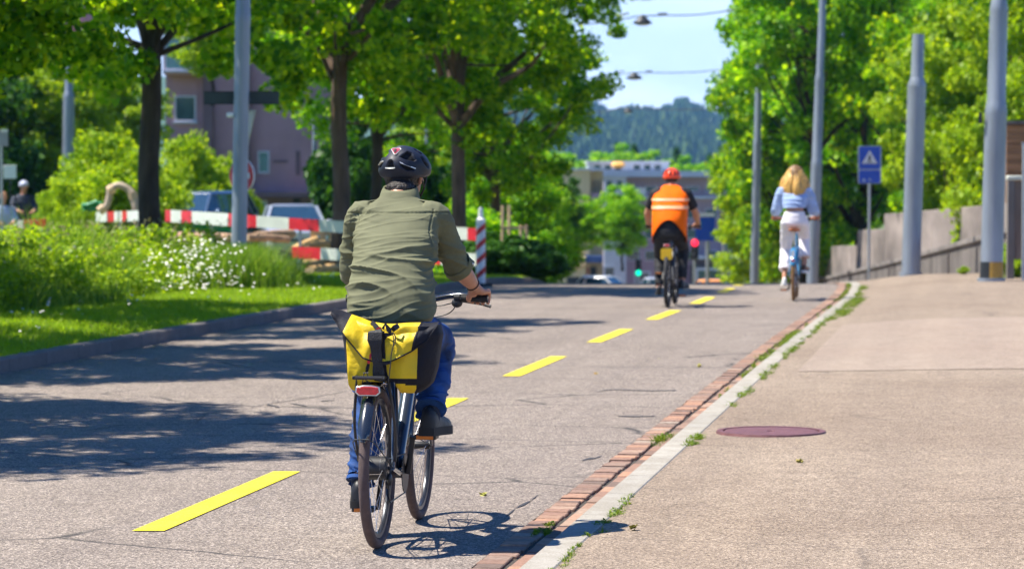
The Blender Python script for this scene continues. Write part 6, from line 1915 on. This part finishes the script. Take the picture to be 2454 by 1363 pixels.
for j in range(rows+1):
    v = j/rows
    for i in range(cols+1):
        u = i/cols; cx, cy = bag_front(u, v)
        e = (1 - (2*u-1)**4)*(1-(2*v-1)**6)
        p = bp(cx, cy)
        p.y += 0.055 - 0.075*e + 0.010*noise.noise((cx*0.006, cy*0.004, 3)) - 0.004*abs(noise.noise((cx*0.01, cy*0.02, 9)))
        mb.v.append(tuple(p)); base_i.append((cx, cy))
for j in range(rows):
    for i in range(cols):
        a = j*(cols+1)+i; f = (a, a+cols+1, a+cols+2, a+1)
        cx = sum(base_i[q][0] for q in f)/4; cy = sum(base_i[q][1] for q in f)/4
        blk = i < 8 or i >= 46 or (cx > 860 and 1030 < cy < 1105 + (cx-860)*0.06)
        mb.f.append(f); mb.m.append(1 if blk else 0)
n0 = len(mb.v)   # back shell
edge = [j*(cols+1) for j in range(rows+1)] + [rows*(cols+1)+i for i in range(1, cols+1)] + [j*(cols+1)+cols for j in range(rows-1, -1, -1)] + [i for i in range(cols-1, 0, -1)]
ring1 = []; ring2 = []
cc = bp(860, 700)
for q in edge:
    p = Vector(mb.v[q]); r1 = Vector((cc.x + (p.x-cc.x)*1.02, 0.02, cc.z + (p.z-cc.z)*1.01)); r2 = Vector((cc.x + (p.x-cc.x)*0.93, 0.10, cc.z + (p.z-cc.z)*0.95))
    mb.v.append(tuple(r1)); ring1.append(len(mb.v)-1)
for q in edge:
    p = Vector(mb.v[q]); r2 = Vector((cc.x + (p.x-cc.x)*0.93, 0.10, cc.z + (p.z-cc.z)*0.95)); mb.v.append(tuple(r2)); ring2.append(len(mb.v)-1)
ne = len(edge)
for k in range(ne):
    k2 = (k+1) % ne
    mb.f.append((edge[k], edge[k2], ring1[k2], ring1[k])); mb.m.append(1)
    mb.f.append((ring1[k], ring1[k2], ring2[k2], ring2[k])); mb.m.append(1)
mb.f.append(tuple(ring2)); mb.m.append(1)
mb.build('pouch', [m_byel, m_bblk], bag, ang=60, fix=True)
# flap
top = [(85, 98), (200, 130), (350, 178), (480, 220), (640, 282), (800, 300), (950, 302), (1100, 288), (1280, 284), (1400, 288), (1532, 278)]
bot = [(88, 175), (200, 330), (290, 430), (400, 575), (560, 748), (700, 800), (860, 806), (960, 790), (1210, 662), (1400, 520), (1528, 330)]
def fl(u, v):
    i = u*64
    lb = 350 - v*75; rb = 1292 - v*88
    if i <= 12: cx = 85 + (lb-85)*i/12
    elif i <= 52: cx = lb + (rb-lb)*(i-12)/40
    else: cx = rb + (1532-rb)*(i-52)/12
    tt = interp(top, cx); bb_ = interp(bot, cx)
    cy = tt + (bb_-tt)*v; return cx, cy
mb = MB(); C_, R2 = 64, 22; vs = []; pos = []
for j in range(R2+1):
    for i in range(C_+1):
        u = i/C_; v = j/R2; cx, cy = fl(u, v); p = bp(cx, cy)
        e = 1 - abs(2*u-1)**3
        p.y = -0.135 + 0.035 - 0.078*e*(1 - 0.35*(1-v)**2) + 0.014*noise.noise((cx*0.007, cy*0.005, 1)) - 0.006*math.sin(cx*0.012 + cy*0.01)*e + 0.07*(1-v)**3
        vs.append(p); pos.append((cx, cy))
nn_ = len(vs)
mb.v = [tuple(p) for p in vs] + [tuple(p + Vector((0, 0.006, 0))) for p in vs]
for j in range(R2):
    for i in range(C_):
        a = j*(C_+1)+i; f = (a, a+C_+1, a+C_+2, a+1); cx = pos[a][0] + 11; cy = pos[a][1] + 5
        blk = i < 12 or i >= 52
        mb.f.append(f); mb.m.append(1 if blk else 0)
        mb.f.append(tuple(reversed([q+nn_ for q in f]))); mb.m.append(1)
for i in range(C_):
    for a in (i, R2*(C_+1)+i): mb.f.append((a, a+1, a+1+nn_, a+nn_)); mb.m.append(1)
flap = mb.build('flap', [m_byel, m_bblk], bag, ang=60)
mb = MB(); mb.tube([vs[R2*(C_+1)+i] + Vector((0, -0.002, 0)) for i in range(C_+1)], 0.0032, 6); mb.build('piping', m_bblk, flap)
mb = MB(); mb.tube([vs[j*(C_+1) + int(C_*0.835)] + Vector((0, -0.002, 0)) for j in range(R2+1)], 0.002, 6); mb.build('seam', m_bblk, flap)
# roll-top lock, straps, side ears
def ribbon(name, pts, w, mat, par=bag, th=0.004, y=-0.2):
    P = [bp(a, b, yy) for a, b, yy in pts]; mb = MB(); vs = []
    n = len(P)
    for i, p in enumerate(P):
        d = (P[min(i+1, n-1)] - P[max(i-1, 0)]).normalized(); r = d.cross(Vector((0, 1, 0))).normalized()
        ww = w[i] if isinstance(w, (list, tuple)) else w
        for s1, s2 in ((-1, 0), (1, 0), (1, 1), (-1, 1)): vs.append(p + r*s1*ww/2 + Vector((0, s2*th, 0)))
    fs = [(0, 1, 2, 3), tuple((n-1)*4 + k for k in (3, 2, 1, 0))]
    for i in range(n-1):
        for k in range(4): fs.append((i*4+k, i*4+(k+1) % 4, (i+1)*4+(k+1) % 4, (i+1)*4+k))
    mb.add(vs, fs); return mb.build(name, mat, par, fix=True, ang=40)
m_blackcord = M('black nylon', (0.013, 0.014, 0.017), 0.6, var=0.3, vs=40, bmp=0.6, bs=160)
ribbon('lock_holder', [(690, 385, -0.175), (688, 420, -0.19), (685, 520, -0.195), (700, 620, -0.19), (715, 760, -0.185), (728, 850, -0.18), (735, 930, -0.18), (740, 1020, -0.175), (735, 1080, -0.17)], [0.050, 0.062, 0.064, 0.046, 0.044, 0.042, 0.050, 0.050, 0.034], m_blackcord, th=0.022)
ribbon('centre_strap', [(790, 400, -0.165), (795, 600, -0.175), (800, 800, -0.17), (815, 950, -0.165), (840, 1085, -0.16)], [0.018, 0.018, 0.022, 0.022, 0.03], m_bblk, th=0.006)
ribbon('red_strap', [(612, 640, -0.175), (618, 720, -0.18), (600, 840, -0.178)], [0.010, 0.016, 0.011], m_strapred, th=0.006)
ribbon('red_strap', [(700, 380, -0.15), (745, 362, -0.16), (770, 350, -0.16)], [0.006, 0.012, 0.008], m_strapred, th=0.006)
ribbon('clip', [(600, 845, -0.175), (585, 900, -0.175), (572, 965, -0.17)], [0.010, 0.014, 0.010], m_bblk, th=0.008)
ribbon('webbing', [(640, 275, -0.10), (700, 330, -0.145), (760, 400, -0.165), (800, 470, -0.17), (840, 500, -0.17)], 0.020, m_bblk, th=0.004)
ribbon('strap_bow', [(795, 370, -0.16), (830, 300, -0.17), (880, 380, -0.18), (900, 440, -0.175), (830, 450, -0.18), (800, 500, -0.17)], [0.012, 0.010, 0.022, 0.018, 0.022, 0.012], m_bblk, th=0.006)
ribbon('buckle', [(920, 385, -0.16), (960, 350, -0.17), (1010, 320, -0.155)], [0.020, 0.024, 0.020], m_plastic, th=0.012)
ribbon('bottom_strap', [(790, 838, -0.19), (850, 838, -0.192), (905, 825, -0.19)], 0.010, m_bblk, th=0.004)
for pts in ([(925, 420), (945, 500), (940, 600), (915, 700), (905, 820), (890, 950), (875, 1080)], [(930, 410), (970, 470), (965, 560), (935, 610)], [(920, 430), (955, 440), (968, 500), (940, 530)], [(545, 960), (535, 1010), (525, 1070), (515, 1120)], [(575, 960), (590, 1020), (560, 1060), (600, 1085)], [(530, 970), (600, 965)]):
    mb = MB(); mb.tube([bp(a, b, -0.198) for a, b in pts], 0.0024, 6, sub=4); mb.build('cord', m_plastic, bag)
# stiff back corner of the bag
mb = MB(); P = [bp(1480, 470, -0.02), bp(1560, 455, 0.02), bp(1608, 525, 0.06), bp(1560, 600, 0.06), bp(1530, 800, 0.05), bp(1450, 1080, 0.03), bp(1380, 1100, 0.0)]
n = len(P); mb.add(P + [p + Vector((-0.02, 0.05, 0)) for p in P], [tuple(range(n)), tuple(reversed(range(n, 2*n)))] + [(k, n+k, n+(k+1) % n, (k+1) % n) for k in range(n)]); mb.build('side_panel', m_bblk, bag, fix=True)

# ---------------------------------------------------------------- rider in the orange vest
def rider(label, loc, rz, c):
    t = thing('person', label, 'person', loc, rz)
    J = {k: Vector(v) for k, v in c['J'].items()}
    hr = Matrix.Rotation(c.get('yaw', 0), 4, 'Z') @ Matrix.Rotation(c.get('nod', 0), 4, 'X')
    vx = c.get('voxel', 0.010); s = c.get('hs', 1.0)
    mb = MB(); head_shapes(mb, J['head'], hr, s, c.get('jaw', 1))
    mb.tube([J['neck'] - Vector((0, 0.03, 0.05)), J['neck'], J['head'] - Vector((0, 0.02, 0.03))], [0.055*s, 0.052*s, 0.055*s], 16, sub=2)
    T = c['torso']; sections(mb, [(z, x, y, w*0.9, d*0.88) for z, x, y, w, d in T], 26)
    af = c.get('arm', 1.0); lf = c.get('leg', 1.0)
    for q, sg in (('R', 1), ('L', -1)):
        s_, e_, w_, g_ = J['sh'+q], J['el'+q], J['wr'+q], J['g'+q]
        mb.tube([s_, s_.lerp(e_, .5), e_, e_.lerp(w_, .3), w_, w_.lerp(g_, .25)], [0.05*af, 0.047*af, 0.040*af, 0.044*af, 0.027*af, 0.026*af], 14, sub=3)
        hand_shapes(mb, w_, g_, (sg, -0.1, -0.05), sg)
        h_, k_, a_ = J['hip'+q], J['kn'+q], J['an'+q]
        mb.tube([h_, h_.lerp(k_, .5), k_, k_.lerp(a_, .3), k_.lerp(a_, .9), a_ - Vector((0, 0, .03))], [0.08*lf, 0.072*lf, 0.052*lf, 0.055*lf, 0.036*lf, 0.036*lf], 14, sub=3)
    me = remesh(mb, min(vx, 0.0055), 1, 0.5, [m_skin]); soft(me, 180); link('body', me, t)
    return t, J, hr

m_vest = M('orange safety vest', (1.0, 0.15, 0.003), 0.7, var=0.10, vs=6, spec=0.1)
m_vesty = M('reflective band', (0.88, 0.42, 0.20), 0.5, 0.0)
m_blacks = M('black sports cloth', (0.012, 0.012, 0.016), 0.8, var=0.3)
m_redh = M('red orange helmet', (0.90, 0.07, 0.008), 0.35, coat=0.5, var=0.08)
P2 = at(1600, 735, 37.6); P2.z = road_z(P2.x, P2.y)
bike2 = bicycle('bicycle', 'black mountain bicycle with yellow plate ridden by the man in the orange vest', P2, R_(1.0), dict(frame=m_plastic, tyre=m_tyre_blk, rim=m_rimblk, saddle=m_plastic, tw=0.056, R=0.36, crank=-60, fender=None, barw=0.36, barz=1.02, barup=0.02, lamp=(-0.16, 0.80, 0.045, 0.020)))
mb = MB(); mb.prism(rrect(0.145, 0.15, 0.03, 0, 0.69), 0.012, (0, -0.20, 0)); mb.build('yellow_plate', M('yellow plate', (0.9, 0.55, 0.01), 0.4), bike2, fix=True)
mb = MB(); mb.tube([(0, 0.25, 0.78), (0, -0.15, 0.79), (0, -0.17, 0.62)], 0.012, 8, sub=2); mb.build('plate_holder', m_plastic, bike2)
ca2 = R_(-60)
J2 = dict(head=(0, 0.60, 1.645), neck=(0, 0.50, 1.535), shR=(0.195, 0.45, 1.455), shL=(-0.195, 0.45, 1.455), elR=(0.31, 0.58, 1.21), elL=(-0.31, 0.58, 1.21), wrR=(0.325, 0.76, 1.075), wrL=(-0.325, 0.76, 1.075), gR=(0.31, 0.795, 1.03), gL=(-0.31, 0.795, 1.03),
          hipR=(0.1, 0.22, 0.96), hipL=(-0.1, 0.22, 0.96), knR=(0.15, 0.60, 0.75), knL=(-0.15, 0.56, 0.63), anR=(0.15, 0.46, 0.34), anL=(-0.14, 0.33, 0.26))
T2 = [(0.95, 0, .2, .15, .13), (1.08, 0, .24, .165, .13), (1.25, 0, .33, .175, .13), (1.38, 0, .40, .195, .125), (1.47, 0, .445, .18, .10), (1.53, 0, .48, .10, .075)]
man2, J, hr = rider('man in orange safety vest, red helmet and black trousers riding away', P2, R_(1.0), dict(J=J2, torso=T2, yaw=R_(-4), arm=1.1))
mb = MB(); sections(mb, T2, 30)
for q, sg in (('R', 1), ('L', -1)):
    s_, e_ = J['sh'+q], J['el'+q]; mb.tube([s_ + Vector((-sg*.05, 0, 0)), s_, s_.lerp(e_, .75)], [0.078, 0.076, 0.070], 16, sub=2)
me = remesh(mb, 0.010, 2, .5, [m_blacks]); soft(me, 180); link('shirt', me, man2)
mb = MB()
loops = []; n = 36
def vest_loop(z, cx, cy, hw, hd, hem=0.0):
    return [(cx + hw*math.copysign(abs(math.cos(a))**.8, math.cos(a)), cy + hd*math.copysign(abs(math.sin(a))**.8, math.sin(a)), z - hem*(abs(math.cos(a))**1.5) - (0.0 if math.sin(a) < 0 else hem*0.3)) for a in np.linspace(0, 2*math.pi, n+1)[:-1]]
prof = [(1.125, 0, .245, .225, .180, .25), (1.15, 0, .26, .228, .178, .15), (1.19, 0, .28, .228, .172, .06), (1.25, 0, .32, .228, .165, .01), (1.33, 0, .37, .232, .158, 0), (1.40, 0, .41, .235, .150, 0), (1.46, 0, .445, .222, .130, 0), (1.505, 0, .47, .185, .105, 0), (1.54, 0, .49, .13, .085, 0), (1.57, 0, .50, .085, .07, 0)]
for a in prof: loops.append(vest_loop(*a))
mb.mi = 0; mb.loft(loops, caps=False)
vm = mb.mesh('vest', [m_vest]); displace(vm, fold_fn(0.008, 9, 2.0, None, 1.0)); soft(vm, 180); vo = link('vest', vm, man2)
sm = vo.modifiers.new('s', 'SOLIDIFY'); sm.thickness = 0.005; sb = vo.modifiers.new('b', 'SUBSURF'); sb.levels = sb.render_levels = 1
for z0, z1 in ((1.262, 1.300), (1.362, 1.392)):
    def pr(z):
        for a, b in zip(prof, prof[1:]):
            if a[0] <= z <= b[0]:
                f = (z-a[0])/(b[0]-a[0]); return [x+(y-x)*f for x, y in zip(a, b)]
    l = []
    for z in (z0, z1):
        a = pr(z); l.append(vest_loop(z, a[1], a[2], a[3]+0.010, a[4]+0.010, a[5]))
    mb = MB(); mb.loft(l, caps=False); mb.build('reflective_band', m_vesty, vo)
mb = MB(); sections(mb, [(0.86, 0, .24, .10, .10), (0.92, 0, .22, .165, .14), (1.0, 0, .22, .175, .14), (1.06, 0, .25, .16, .12)], 26)
for q in 'RL':
    h_, k_, a_ = J['hip'+q], J['kn'+q], J['an'+q]
    mb.tube([h_, h_.lerp(k_, .5), k_, k_.lerp(a_, .4), a_ + Vector((0, 0, 0.02))], [0.108, 0.098, 0.076, 0.07, 0.055], 18, sub=3)
me = remesh(mb, 0.010, 2, .5, [m_blacks]); displace(me, fold_fn(0.006, 12, 4)); soft(me, 180); link('trousers', me, man2)
for q, yw in (('R', -14), ('L', 6)):
    a_ = J['an'+q]; shoe(man2, (a_.x, a_.y - 0.02), R_(yw), R_(0), BBx.z + (0.17*math.sin(ca2) if q == 'R' else -0.17*math.sin(ca2))*(1 if q == 'R' else 1) - (0.0 if q == 'R' else 0.0) + 0.012 if False else a_.z - 0.11)
def simple_helmet(par, C, hr, mat, r=(0.105, 0.135, 0.10)):
    mb = MB(); loops = []
    for j in range(15):
        el = R_(-14 + 103.5*j/14)
        loops.append([C + hr @ Vector((r[0]*math.cos(el)*math.cos(a)*(1 + 0.03*math.sin(a*10)*(0.2 < el < 1.2)), -0.005 + r[1]*math.cos(el)*math.sin(a)*(1 + 0.03*math.sin(a*10)*(0.2 < el < 1.2)), 0.03 + r[2]*math.sin(el))) for a in np.linspace(0, 2*math.pi, 61)[:-1]])
    mb.loft(loops); h = mb.build('helmet', mat, par, fix=True, ang=60)
    for k in range(5):
        a = R_(-150 + 30*k); e0, e1 = R_(8), R_(50); p = []
        for e in (e0, (e0+e1)/2, e1): p.append(C + hr @ Vector(((r[0]+.001)*math.cos(e)*math.cos(a), -0.005 + (r[1]+.001)*math.cos(e)*math.sin(a), 0.03 + (r[2]+.001)*math.sin(e))))
        mb = MB(); mb.tube(p, [0.006, 0.010, 0.006], 8, sub=2); mb.build('vent', m_vent, h)
    return h
simple_helmet(man2, J['head'], hr, m_redh, (0.118, 0.145, 0.112))
mb = MB(); mb.ball(J['head'] + Vector((0, -0.02, 0.0)), (0.08, 0.093, 0.07), 18, 12); mb.build('hair', m_hair_d, man2)

# ---------------------------------------------------------------- woman on the blue bicycle
P3 = at(1902, 719, 40.2); P3.z = road_z(P3.x, P3.y)
m_bluef = M('bright blue bicycle paint', (0.01, 0.20, 0.42), 0.3, coat=1, var=0.05)
bike3 = bicycle('bicycle', 'bright blue city bicycle with brown tyres and saddle ridden by the blonde woman', P3, R_(1.5), dict(frame=m_bluef, tyre=m_tyre_brn, rim=m_alu, saddle=m_saddle_b, fender=m_bluef, fw=0.040, low=True, tw=0.05, R=0.35, crank=60, barw=0.33, barz=1.10, barup=0.04, barback=0.16, bary=0.80, saddlez=0.985, seatz=0.74, headz=0.95, bar=m_alu, grip=m_saddle_b, lamp=(-0.37, 0.56, 0.03, 0.02)))
mb = MB(); mb.prism(rrect(0.05, 0.09, 0.02, 0, 0.65), 0.008, (0, -0.355, 0)); mb.build('white_reflector', m_white, bike3, fix=True)
m_denl = M('light blue denim', (0.33, 0.45, 0.72), 0.85, var=0.12, vs=8, bmp=0.2, bs=60)
m_whitep = M('white trousers', (0.80, 0.77, 0.82), 0.8, var=0.04)
m_blonde = M('blonde hair', (0.62, 0.36, 0.09), 0.45, var=0.45, vs=26, bmp=0.7, bs=50, stretch=(1.5, 1.5, 0.25))
m_blonded = M('darker blonde crown', (0.20, 0.11, 0.04), 0.5, var=0.4, vs=22, stretch=(1.5, 1.5, 0.3))
m_wshoe = M('white shoes', (0.8, 0.8, 0.78), 0.5); m_brshoe = M('brown shoes', (0.10, 0.05, 0.03), 0.5)
ca3 = R_(60)
J3 = dict(head=(0.0, 0.38, 1.735), neck=(0, 0.33, 1.58), shR=(0.155, 0.31, 1.485), shL=(-0.155, 0.31, 1.485), elR=(0.24, 0.40, 1.26), elL=(-0.24, 0.40, 1.26), wrR=(0.30, 0.58, 1.17), wrL=(-0.30, 0.58, 1.17), gR=(0.285, 0.655, 1.135), gL=(-0.285, 0.655, 1.135),
          hipR=(0.09, 0.28, 1.07), hipL=(-0.09, 0.28, 1.07), knR=(0.12, 0.66, 0.86), knL=(-0.13, 0.58, 0.70), anR=(0.13, 0.47, 0.47), anL=(-0.14, 0.33, 0.30))
T3 = [(1.02, 0, .26, .15, .11), (1.10, 0, .25, .155, .12), (1.22, 0, .245, .128, .100), (1.30, 0, .26, .13, .10), (1.42, 0, .29, .155, .105), (1.50, 0, .31, .14, .09), (1.55, 0, .32, .07, .06)]
wom, J, hr = rider('blonde woman in a cropped light blue jacket and white trousers riding away', P3, R_(1.5), dict(J=J3, torso=T3, arm=0.82, leg=0.9, hs=0.95, jaw=0.9, yaw=R_(3)))
mb = MB(); sections(mb, [(1.265, 0, .252, .160, .130), (1.31, 0, .262, .166, .132), (1.38, 0, .28, .175, .13), (1.46, 0, .30, .175, .115), (1.52, 0, .315, .13, .09), (1.56, 0, .32, .085, .07)], 30)
for q, sg in (('R', 1), ('L', -1)):
    s_, e_, w_ = J['sh'+q], J['el'+q], J['wr'+q]
    mb.tube([s_ + Vector((-sg*.05, 0, 0)), s_ + Vector((sg*0.02, 0, 0)), s_.lerp(e_, .5) + Vector((sg*0.02, 0, 0)), e_ + Vector((sg*0.01, 0, -0.02)), e_.lerp(w_, .5), e_.lerp(w_, .9)], [0.07, 0.075, 0.078, 0.078, 0.066, 0.048], 18, sub=3)
me = remesh(mb, 0.009, 2, .5, [m_denl]); displace(me, fold_fn(0.008, 14, 6)); soft(me, 180); link('jacket', me, wom)
mb = MB(); sections(mb, [(0.99, 0, .285, .10, .09), (1.01, 0, .27, .160, .135), (1.05, 0, .262, .182, .152), (1.10, 0, .255, .176, .145), (1.16, 0, .245, .150, .122), (1.22, 0, .24, .136, .108)], 30)
for q in 'RL':
    h_, k_, a_ = J['hip'+q], J['kn'+q], J['an'+q]
    mb.tube([h_, h_.lerp(k_, .5), k_, k_.lerp(a_, .4), k_.lerp(a_, .72)], [0.100, 0.094, 0.078, 0.076, 0.084], 18, sub=3)
me = remesh(mb, 0.009, 2, .5, [m_whitep]); displace(me, fold_fn(0.005, 12, 7)); soft(me, 180); link('trousers', me, wom)
a_ = J['anL']; shoe(wom, (a_.x, a_.y-0.02), R_(4), R_(-4), a_.z-0.10, m_wshoe, m_wshoe, L=0.26)
a_ = J['anR']; shoe(wom, (a_.x, a_.y-0.02), R_(-12), R_(-4), a_.z-0.10, m_brshoe, m_wshoe, L=0.26)
# loose hair: a volume over the head falling wide over the shoulders, made of locks
mb = MB(); hC = J['head']
mb.ball(hC + Vector((0, -0.012, 0.028)), (0.086, 0.103, 0.092), 24, 16)
rn = random.Random(2)
for k in range(46):
    a = R_(-205 + 230*k/45 + rn.uniform(-3, 3)); c_, s_ = math.cos(a), math.sin(a)
    f = rn.uniform(0.85, 1.15)
    p0 = hC + Vector((0.05*c_, -0.01 + 0.055*s_, 0.095)); p1 = hC + Vector((0.093*c_, -0.015 + 0.10*s_, 0.03))
    p2 = hC + Vector((0.135*c_*f, -0.02 + 0.125*s_*f, -0.09)); p3 = hC + Vector((0.16*c_*f, -0.03 + 0.15*s_*f, -0.20 + rn.uniform(-.02, .02))); p4 = hC + Vector((0.125*c_*f, -0.04 + 0.15*s_*f, -0.33 + rn.uniform(-.03, .04) + 0.08*max(0, s_)))
    if s_ > 0.45: continue
    mb.tube([p0, p1, p2, p3, p4], [0.012, 0.020, 0.026, 0.026, 0.006], 8, sub=4)
for k in range(70):
    a = R_(rn.uniform(-200, 20)); c_, s_ = math.cos(a), math.sin(a); f = rn.uniform(0.95, 1.3)
    if s_ > 0.4: continue
    p1 = hC + Vector((0.10*c_, -0.015 + 0.105*s_, 0.03)); p2 = hC + Vector((0.145*c_*f, -0.02 + 0.13*s_*f, -0.10)); p3 = hC + Vector((0.165*c_*f, -0.03 + 0.155*s_, -0.22 + rn.uniform(-.04, .04))); p4 = p3 + Vector((rn.uniform(-.03, .03), 0, rn.uniform(-0.13, -0.06)))
    mb.tube([p1, p2, p3, p4], [0.008, 0.010, 0.009, 0.004], 6, sub=3)
me = remesh(mb, 0.006, 0, .5, [m_blonde, m_blonded])
mi = np.array([1 if (Vector(p.center) - hC).z > 0.055 + 0.03*noise.noise((p.center[0]*40, p.center[1]*40, 0)) or (abs(p.center[0]) < 0.05 and (Vector(p.center)-hC).z > -0.03+0.06*noise.noise((p.center[0]*60, 1, 0))) else 0 for p in me.polygons], dtype=np.int32)
me.polygons.foreach_set('material_index', mi); displace(me, lambda p, n: 0.006*noise.noise((p[0]*60, p[1]*60, p[2]*9))); soft(me, 180); link('hair', me, wom)

# ---------------------------------------------------------------- two workers far left behind the weeds
m_navy = M('navy work jacket', (0.03, 0.04, 0.06), 0.8, var=0.3); m_lblue = M('pale blue shirt', (0.42, 0.5, 0.68), 0.8, var=0.15); m_ghelm = M('grey helmet', (0.42, 0.45, 0.55), 0.4); m_gin = M('reddish brown hair', (0.36, 0.17, 0.07), 0.6, var=0.3)
m_brtr = M('brown trousers', (0.12, 0.07, 0.05), 0.8)
def worker(label, px, pytop, D, shirt, hat, hair):
    base = base_at(px, D, 0, gz); zt = at(px, pytop, D).z; H = zt - base.z - 0.13
    k = H - 1.62   # sits or stands on raised ground
    base.z += k
    JW = dict(head=(0, 0.05, 1.62), neck=(0, 0.0, 1.48), shR=(0.17, -0.02, 1.39), shL=(-0.17, -0.02, 1.39), elR=(0.25, 0.10, 1.15), elL=(-0.25, 0.10, 1.15), wrR=(0.16, 0.32, 1.10), wrL=(-0.16, 0.32, 1.10), gR=(0.12, 0.38, 1.06), gL=(-0.12, 0.38, 1.06),
              hipR=(0.09, 0, 0.92), hipL=(-0.09, 0, 0.92), knR=(0.10, 0.04, 0.50), knL=(-0.12, 0.10, 0.50), anR=(0.11, -0.02, 0.11), anL=(-0.13, 0.02, 0.11))
    TW = [(0.90, 0, 0, .15, .11), (1.1, 0, 0, .155, .115), (1.3, 0, -.01, .18, .12), (1.39, 0, -.02, .17, .10), (1.45, 0, -.01, .10, .07)]
    t, J, hr = rider(label, base, TH + R_(200), dict(J=JW, torso=TW, voxel=0.012))
    mb = MB(); sections(mb, [(z, x, y, w+.02, d+.02) for z, x, y, w, d in TW], 24)
    for q, sg in (('R', 1), ('L', -1)): mb.tube([J['sh'+q], J['el'+q], J['el'+q].lerp(J['wr'+q], .8)], [0.075, 0.066, 0.05], 14, sub=2)
    me = remesh(mb, 0.014, 2, .5, [shirt]); displace(me, fold_fn(0.008, 10, 3)); soft(me, 180); link('jacket', me, t)
    mb = MB()
    for q in 'RL': mb.tube([J['hip'+q], J['kn'+q], J['an'+q]], [0.10, 0.08, 0.065], 14, sub=2)
    sections(mb, [(0.85, 0, 0, .15, .12), (0.95, 0, 0, .16, .125)], 20)
    me = remesh(mb, 0.014, 2, .5, [m_brtr]); soft(me, 180); link('trousers', me, t)
    for q in 'RL': shoe(t, (J['an'+q].x, J['an'+q].y-0.02), 0, 0, 0.0)
    if hat: simple_helmet(t, J['head'], hr, hat)
    else:
        mb = MB(); mb.ball(J['head'] + Vector((0, -0.015, 0.03)), (0.088, 0.10, 0.095), 18, 12); mb.build('hair', hair, t)
    return t
worker('worker in a grey helmet and navy jacket among the weeds', 57, 432, 63, m_navy, m_ghelm, None)
worker('worker with reddish hair and pale blue shirt at the picture edge', 8, 458, 62, m_lblue, None, m_gin)
# the summer air over the valley
mb = MB(); mb.box(-2350, 1750, -310, 3950, -16, 120)
m_hz = bpy.data.materials.new('haze'); m_hz.use_nodes = True
nt = m_hz.node_tree; nt.nodes.clear()
o_ = nt.nodes.new('ShaderNodeOutputMaterial'); pv = nt.nodes.new('ShaderNodeVolumePrincipled')
pv.inputs['Color'].default_value = (0.28, 0.60, 1.0, 1); pv.inputs['Density'].default_value = 0.00011; pv.inputs['Anisotropy'].default_value = 0.2
nt.links.new(pv.outputs[0], o_.inputs['Volume'])
hz = mb.build('haze', m_hz, smooth=False, loc=(0, 0, 0)); kind(hz, 'stuff', 'pale blue summer haze in the valley air')
